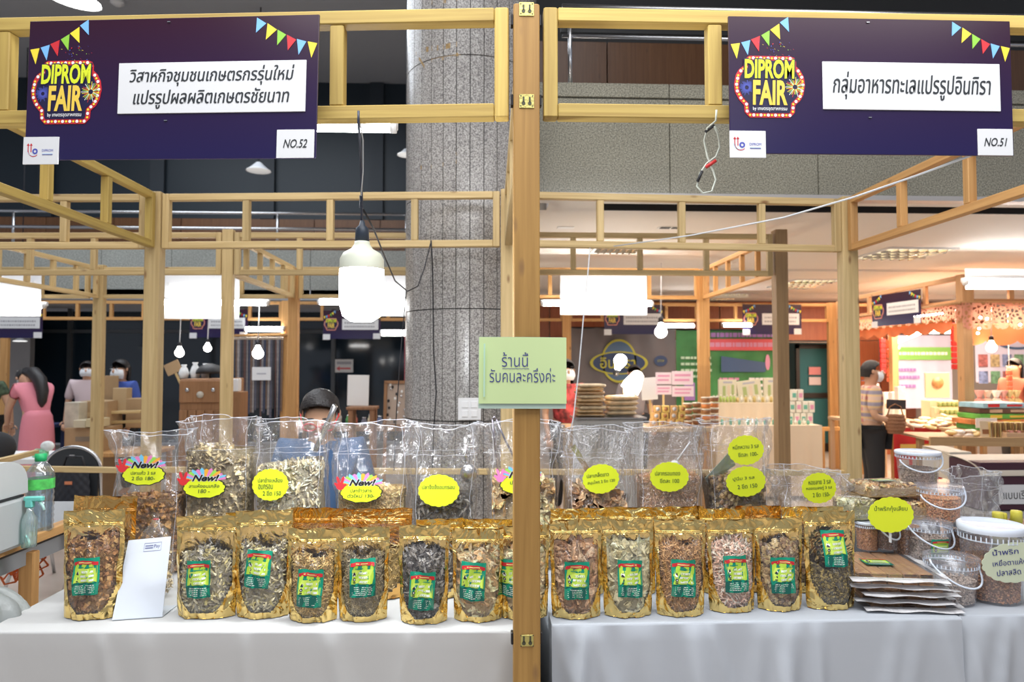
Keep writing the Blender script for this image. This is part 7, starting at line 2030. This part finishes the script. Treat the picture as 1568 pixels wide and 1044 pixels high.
def person(lab, loc, rotz, top, bottom, pose=None, scale=1.0, mask=True, longhair=0.0, legs=True, glasses=False, dress=False, hair=True, facedir=None, sleeve=True, headr=.072, part_of=None):
    J = {k: Vector(v) for k, v in DEF.items()}
    for k, v in (pose or {}).items(): J[k] = Vector(v)
    t = thing('person', lab, 'person', loc, (0, 0, R(rotz))); t.scale = (scale,) * 3
    names = list(J); ix = {k: i for i, k in enumerate(names)}
    rad = dict(pelvis=(.13, .10), spine=(.105, .085), chest=(.125, .09), neck=.042, head0=(.066, .077), head1=(headr * 1.13, headr * 1.30), shL=.048, elL=.034, wrL=.024, shR=.048, elR=.034, wrR=.024,
               hipL=.085, knL=.055, anL=.036, hipR=.085, knR=.055, anR=.036)
    V = [(J[k], rad[k]) for k in names]
    E = [('pelvis', 'spine'), ('spine', 'chest'), ('chest', 'neck'), ('neck', 'head0'), ('head0', 'head1'), ('chest', 'shL'), ('shL', 'elL'), ('elL', 'wrL'), ('chest', 'shR'), ('shR', 'elR'), ('elR', 'wrR'), ('pelvis', 'hipL'), ('hipL', 'knL'), ('knL', 'anL'), ('pelvis', 'hipR'), ('hipR', 'knR'), ('knR', 'anR')]
    E = [(ix[a], ix[b]) for a, b in E]
    for s in 'LR':
        d = (J['wr' + s] - J['el' + s]).normalized(); V.append((J['wr' + s] + d * .05, (.030, .016))); E.append((ix['wr' + s], len(V) - 1))
        if legs: V.append((J['an' + s] + Vector((0, .12, -.035)), (.035, .022))); E.append((ix['an' + s], len(V) - 1))
    F_ = []
    for s in 'LR':
        d = (J['wr' + s] - J['el' + s]).normalized(); side = d.cross(Vector((0, 0, 1))); side = side.normalized() if side.length > .1 else Vector((1, 0, 0)); up = side.cross(d)
        p0 = J['wr' + s] + d * .055
        for k, (o_, l) in enumerate(((-.024, .055), (-.008, .068), (.008, .064), (.024, .050))):
            a = p0 + side * o_; F_.append([a, a + d * (l * .45 + .02), a + d * (l * .75 + .02) - up * .012, a + d * (l * .85 + .02) - up * .030])
        a = J['wr' + s] + d * .02 + side * .026; F_.append([a, a + side * .018 + d * .02, a + side * .022 + d * .045])
    if not legs:
        keep = [i for i, k in enumerate(names + ['hL', 'hR']) if k not in ('knL', 'anL', 'knR', 'anR')]
        mp = {o: n for n, o in enumerate(keep)}; V = [V[i] for i in keep]; E = [(mp[a], mp[b]) for a, b in E if a in mp and b in mp]
    body = skin('body', V, E, 0, SKIN, t, fing=F_)
    # clothes
    def cl(nm, keys, edges, ex, m, root=0, rr_=None):
        V = [(J[k], tuple(np.add(rad[k] if isinstance(rad[k], tuple) else (rad[k],) * 2, ex)) if not (rr_ and k in rr_) else rr_[k]) for k in keys]
        return skin(nm, V, [(keys.index(a), keys.index(b)) for a, b in edges], root, m, t)
    J['cuL'] = J['shL'].lerp(J['elL'], .85 if sleeve else .5); J['cuR'] = J['shR'].lerp(J['elR'], .85 if sleeve else .5); rad['cuL'] = rad['cuR'] = .040
    J['nk'] = J['chest'].lerp(J['neck'], .78); rad['nk'] = .055
    shirt = cl('dress' if dress else 'shirt', ['pelvis', 'spine', 'chest', 'nk', 'shL', 'cuL', 'shR', 'cuR'], [('pelvis', 'spine'), ('spine', 'chest'), ('chest', 'nk'), ('chest', 'shL'), ('shL', 'cuL'), ('chest', 'shR'), ('shR', 'cuR')], .016, top, rr_={'pelvis': (.115, .09)} if dress else None)
    if dress:
        P = J['pelvis']
        MB().lathe([(.165, P.z * -.62), (.160, -.30), (.150, -.10), (.142, .0), (.128, .10), (.10, .16)], (P.x, P.y + .01, P.z), n=30, sy=.8, cap0=False, wob=lambda a, z: 1 + .02 * math.sin(7 * a) * (z < -.4)).build('skirt', top, t)
    if legs and not dress: cl('trousers', ['pelvis', 'hipL', 'knL', 'anL', 'hipR', 'knR', 'anR'], [('pelvis', 'hipL'), ('hipL', 'knL'), ('knL', 'anL'), ('pelvis', 'hipR'), ('hipR', 'knR'), ('knR', 'anR')], .020, bottom)
    # head features in the head's own frame
    hz = (J['head1'] - J['head0']).normalized(); fd = Vector(facedir).normalized() if facedir else Vector((0, 1, 0)); fy = (fd - hz * fd.dot(hz)).normalized(); fx = fy.cross(hz)
    M = Matrix((fx, fy, hz)).transposed(); c = J['head0'].lerp(J['head1'], .75)
    W_ = lambda x, y, z: c + M @ Vector((x, y, z))
    er = M.to_euler(); k = headr / .072
    for s in (-1, 1): f = MB(); f.ell(W_(s * .030 * k, .076 * k, .004), (.013 * k, .007, .0065 * k), 0, rot=er); f.ell(W_(s * .030 * k, .0815 * k, .004), (.0055, .003, .0055), 1, rot=er); f.build('eye', [WHITE, BLACK], t)
    for s in (-1, 1): MB().ell(W_(s * .030 * k, .078 * k, .026 * k), (.016 * k, .006, .003), rot=er).build('eyebrow', HAIR, t)
    MB().ell(W_(0, .085 * k, -.018 * k), (.011 * k, .016 * k, .018 * k), rot=er).build('nose', SKIN, t)
    for s in (-1, 1): MB().ell(W_(s * .074 * k, .0, -.005), (.008, .015, .022), rot=er).build('ear', SKIN, t)
    if mask:
        def mk(u, v):
            a = (u - .5) * 2.3; q = 1 - .22 * (2 * v - 1) ** 2; return W_(.080 * k * math.sin(a) * q, .006 + .086 * k * math.cos(a) * q, (-.085 + .088 * v) * k - .01 * abs(math.sin(a)))
        MB().grid(mk, 14, 6).build('face_mask', MASKM, t)
    else: MB().ell(W_(0, .077 * k, -.050 * k), (.022 * k, .008, .006 * k), rot=er).build('mouth', mat('lips', (.45, .14, .12), .5), t)
    if glasses:
        g = MB(); 
        for s in (-1, 1): g.tube([W_(s * .034 * k + .026 * k * math.cos(a), .094 * k, -.002 + .018 * k * math.sin(a)) for a in [i * PI / 9 for i in range(19)]], .0028, n=6, caps=False); g.tube([W_(s * .058 * k, .094 * k, .0), W_(s * .074 * k, .03, .004), W_(s * .074 * k, -.01, 0)], .0028, n=6)
        g.tube([W_(-.009, .094 * k, 0), W_(.009, .094 * k, 0)], .0028, n=6); g.build('glasses', mat('glasses_red', (.65, .03, .04), .3), t)
    if hair:
        def hf(u, v):
            a = 2 * PI * u; el = PI / 2 * (1 - v * (1.28 if True else 1))      # crown downwards
            front = max(0, math.sin(a)); lim = el if front < .2 else max(el, .80 * front)
            r_ = 1.0 + .03 * math.sin(11 * a)
            return W_(.078 * k * r_ * math.cos(lim) * math.cos(a), -.008 + .085 * k * r_ * math.cos(lim) * math.sin(a), .010 + .086 * k * math.sin(lim))
        h = MB().grid(hf, 32, 12)
        if longhair: h.grid(lambda u, v: W_(.086 * k * math.cos(PI + PI * u) * (1 - .25 * v), -.012 + .085 * k * math.sin(PI + PI * u) * (1 - .2 * v), .0) + Vector((0, 0, -1)) * (v * longhair) + M @ Vector((0, -.02 * v, .01)), 16, 10)
        h.build('hair', HAIR, t)
    return t
FLOR = mat('floral_shirt', (.06, .09, .05), .8, var=.9, vscale=16); BLKC = mat('black_cloth', (.02, .02, .022), .8); PINKC = mat('pink_dress', (.72, .24, .30), .75, bump=.3, bscale=8)
BLUEC = mat('blue_shirt', (.05, .10, .40), .7); DENIM = mat('denim_blue', (.07, .14, .28), .8, bump=.4, bscale=30); REDF = mat('red_floral', (.50, .06, .06), .7, var=.8, vscale=18)
def plaid():
    m = bpy.data.materials.new('plaid_shirt'); m.use_nodes = True; N, L = nt(m); b = N['Principled BSDF']; b.inputs['Roughness'].default_value = .8
    tc = N.new('ShaderNodeTexCoord'); prev = None
    for ax, sc, col in (('X', 9, (.55, .14, .16, 1)), ('Z', 9, (.16, .20, .36, 1)), ('Z', 18, (.80, .55, .25, 1))):
        wv = N.new('ShaderNodeTexWave'); wv.bands_direction = ax; wv.inputs['Scale'].default_value = sc / 3; L.new(tc.outputs['Object'], wv.inputs['Vector'])
        mx = N.new('ShaderNodeMix'); mx.data_type = 'RGBA'
        mr = N.new('ShaderNodeMapRange'); mr.inputs[1].default_value = .55; mr.inputs[2].default_value = .75; mr.inputs[4].default_value = .7; L.new(wv.outputs['Fac'], mr.inputs[0]); L.new(mr.outputs[0], mx.inputs[0])
        if prev: L.new(prev, mx.inputs[6])
        else: mx.inputs[6].default_value = (.72, .52, .42, 1)
        mx.inputs[7].default_value = col; prev = mx.outputs[2]
    L.new(prev, b.inputs['Base Color']); return m
PLAID = plaid()
def fl(px, Y): return (pr(px, Y), Y, .012)
# seated seller behind the left stall bags
pm = at(489, 640, 3.0)
person('man with short black hair and red glasses looking down behind the bags', (pm.x, 3.05, -.135), 180 + 8, DENIM, BLKC,
       dict(head0=(0, .05, 1.325), head1=(0, .10, 1.40), neck=(0, .015, 1.265)), mask=False, glasses=True, legs=True, facedir=(0, 1, -.45), headr=.076)
person('woman in a dark floral shirt with her back turned at the left edge', fl(2, 7.6), 12, FLOR, BLKC, dict(elR=(.24, .0, .98), wrR=(.24, .05, .80)), scale=1.0, mask=False, sleeve=False, longhair=.0)
person('woman in a pink dress bending forward with long dark hair', fl(80, 6.9), 55, PINKC, PINKC,
       dict(spine=(0, .03, 1.0), chest=(0, .10, 1.15), neck=(0, .18, 1.25), head0=(0, .24, 1.285), head1=(0, .32, 1.32), shL=(-.14, .13, 1.21), elL=(-.17, .22, 1.0), wrL=(-.12, .36, .88), shR=(.14, .13, 1.21), elR=(.17, .22, 1.0), wrR=(.12, .36, .88)),
       mask=True, dress=True, sleeve=False, facedir=(0, .3, -1))
MB().tube([(0, .27, 1.37), (.02, .16, 1.365), (.03, .05, 1.29), (.03, -.01, 1.18), (.02, -.03, 1.08), (.01, -.03, 1.02)], [.05, .062, .062, .055, .04, .012], n=12).build('long_hair', HAIR, [o for o in COL.objects if o.name.startswith('person') and not o.parent][-1])
person('woman in a blue shirt with black hair and a white mask at left', fl(200, 7.8), 165, BLUEC, BLKC, scale=1.0, mask=True, longhair=.20, headr=.084)
person('person in a pale top half hidden behind the third row post', fl(150, 8.6), 200, mat('pale_pink_top', (.62, .50, .52), .8), BLKC, scale=1.0, mask=True, longhair=.0)
person('woman in a red floral top and white mask right of the green note', fl(866, 6.6), 190, REDF, BLKC, scale=1.0, mask=True, longhair=.24, headr=.080)
person('seller with short dark hair standing behind the bright lamp head', fl(972, 7.9), 180, mat('seller_top', (.35, .30, .30), .8), BLKC, scale=.97, mask=False)
pw = person('woman in a plaid shirt and white mask carrying a basket at right', fl(1345, 6.2), -108, PLAID, BLKC,
       dict(elR=(.20, -.02, .99), wrR=(.16, .20, .93), elL=(-.20, -.02, .99), wrL=(-.10, .23, .93)), scale=.99, mask=True, facedir=(.1, 1, -.15), longhair=.07, headr=.078)
person('dark-haired person cut by the right edge of the picture', fl(1580, 7.75), 100, mat('rust_top', (.35, .10, .06), .8), BLKC, scale=1.02, mask=False, longhair=.3)
t = thing('shoulder_bag', 'dark bag or jacket heap at the left edge above the rail', 'bag', tuple(at(0, 690, 4.4)))
MB().ell((-.02, 0, .02), (.11, .08, .10), n=20, m=12).build('body', BLKC, t)
q = at(1371, 645, 6.0)
t = thing('wicker_basket', 'brown wicker basket held by the woman in plaid', 'basket', tuple(q))
WK = mat('wicker', (.34, .16, .08), .7, bump=1.0, bscale=50)
mb = MB().lathe([(.06, -.11), (.085, -.06), (.09, .0), (.075, .06)], n=26, cap1=False, sy=.7, wob=lambda a, z: 1 + .02 * math.sin(26 * a)); mb.build('weave', WK, t)
for k in range(6): MB().tube([((.064 + .025 * math.sin(k / 6 * PI)) * 1.03 * math.cos(a), (.064 + .025 * math.sin(k / 6 * PI)) * .73 * math.sin(a), -.10 + .030 * k) for a in [i * PI / 10 for i in range(21)]], .006, n=5, caps=False).build('band', WK, t)
MB().tube([(-.07, 0, .06), (-.05, 0, .13), (0, 0, .155), (.05, 0, .13), (.07, 0, .06)], .006, n=6).build('handle', WK, t)
t = thing('dark_folder', 'flat dark folder held out by the woman in plaid', 'folder', tuple(at(1372, 619, 6.02)), (0, R(2), 0))
MB().box((0, 0, 0), (.17, .02, .085), ch=.002).build('cover', mat('folder_dark', (.06, .045, .045), .4), t)

# ---------------------------------------------------------------- rows of look-alikes: say which one of the row each is
bpy.context.view_layer.update()
ORD = ['first', 'second', 'third', 'fourth', 'fifth', 'sixth', 'seventh', 'eighth', 'ninth', 'tenth', 'eleventh', 'twelfth', 'thirteenth', 'fourteenth', 'fifteenth', 'sixteenth', 'seventeenth', 'eighteenth', 'nineteenth', 'twentieth'] + ['twenty-' + q for q in ('first', 'second', 'third', 'fourth', 'fifth', 'sixth', 'seventh', 'eighth')]
grp = {}
for o in COL.objects:
    if not o.parent and o.get('group') and o.get('label'): grp.setdefault((o['group'], o['label']), []).append(o)
for (g, l), os_ in grp.items():
    if len(os_) < 2 or len(os_) > 28 or 'heap' in l: continue
    inv = lambda o: ((o.location.x * CM.col[0].x + (o.location.y) * CM.col[0].y) / o.location.y)
    lv = {}
    for o in os_: lv.setdefault(round(o.location.z, 2) if any(k in l for k in ('carton', 'tub', 'green-labelled')) else 0, []).append(o)
    zs_ = sorted(lv)
    for zi, z_ in enumerate(zs_):
        for i, o in enumerate(sorted(lv[z_], key=inv)):
            o['label'] = l + ', ' + (('leftmost' if i == 0 else ORD[i] + ' from the left')) + ('' if len(zs_) == 1 else ' in level ' + ['one', 'two', 'three', 'four', 'five', 'six'][min(zi, 5)])
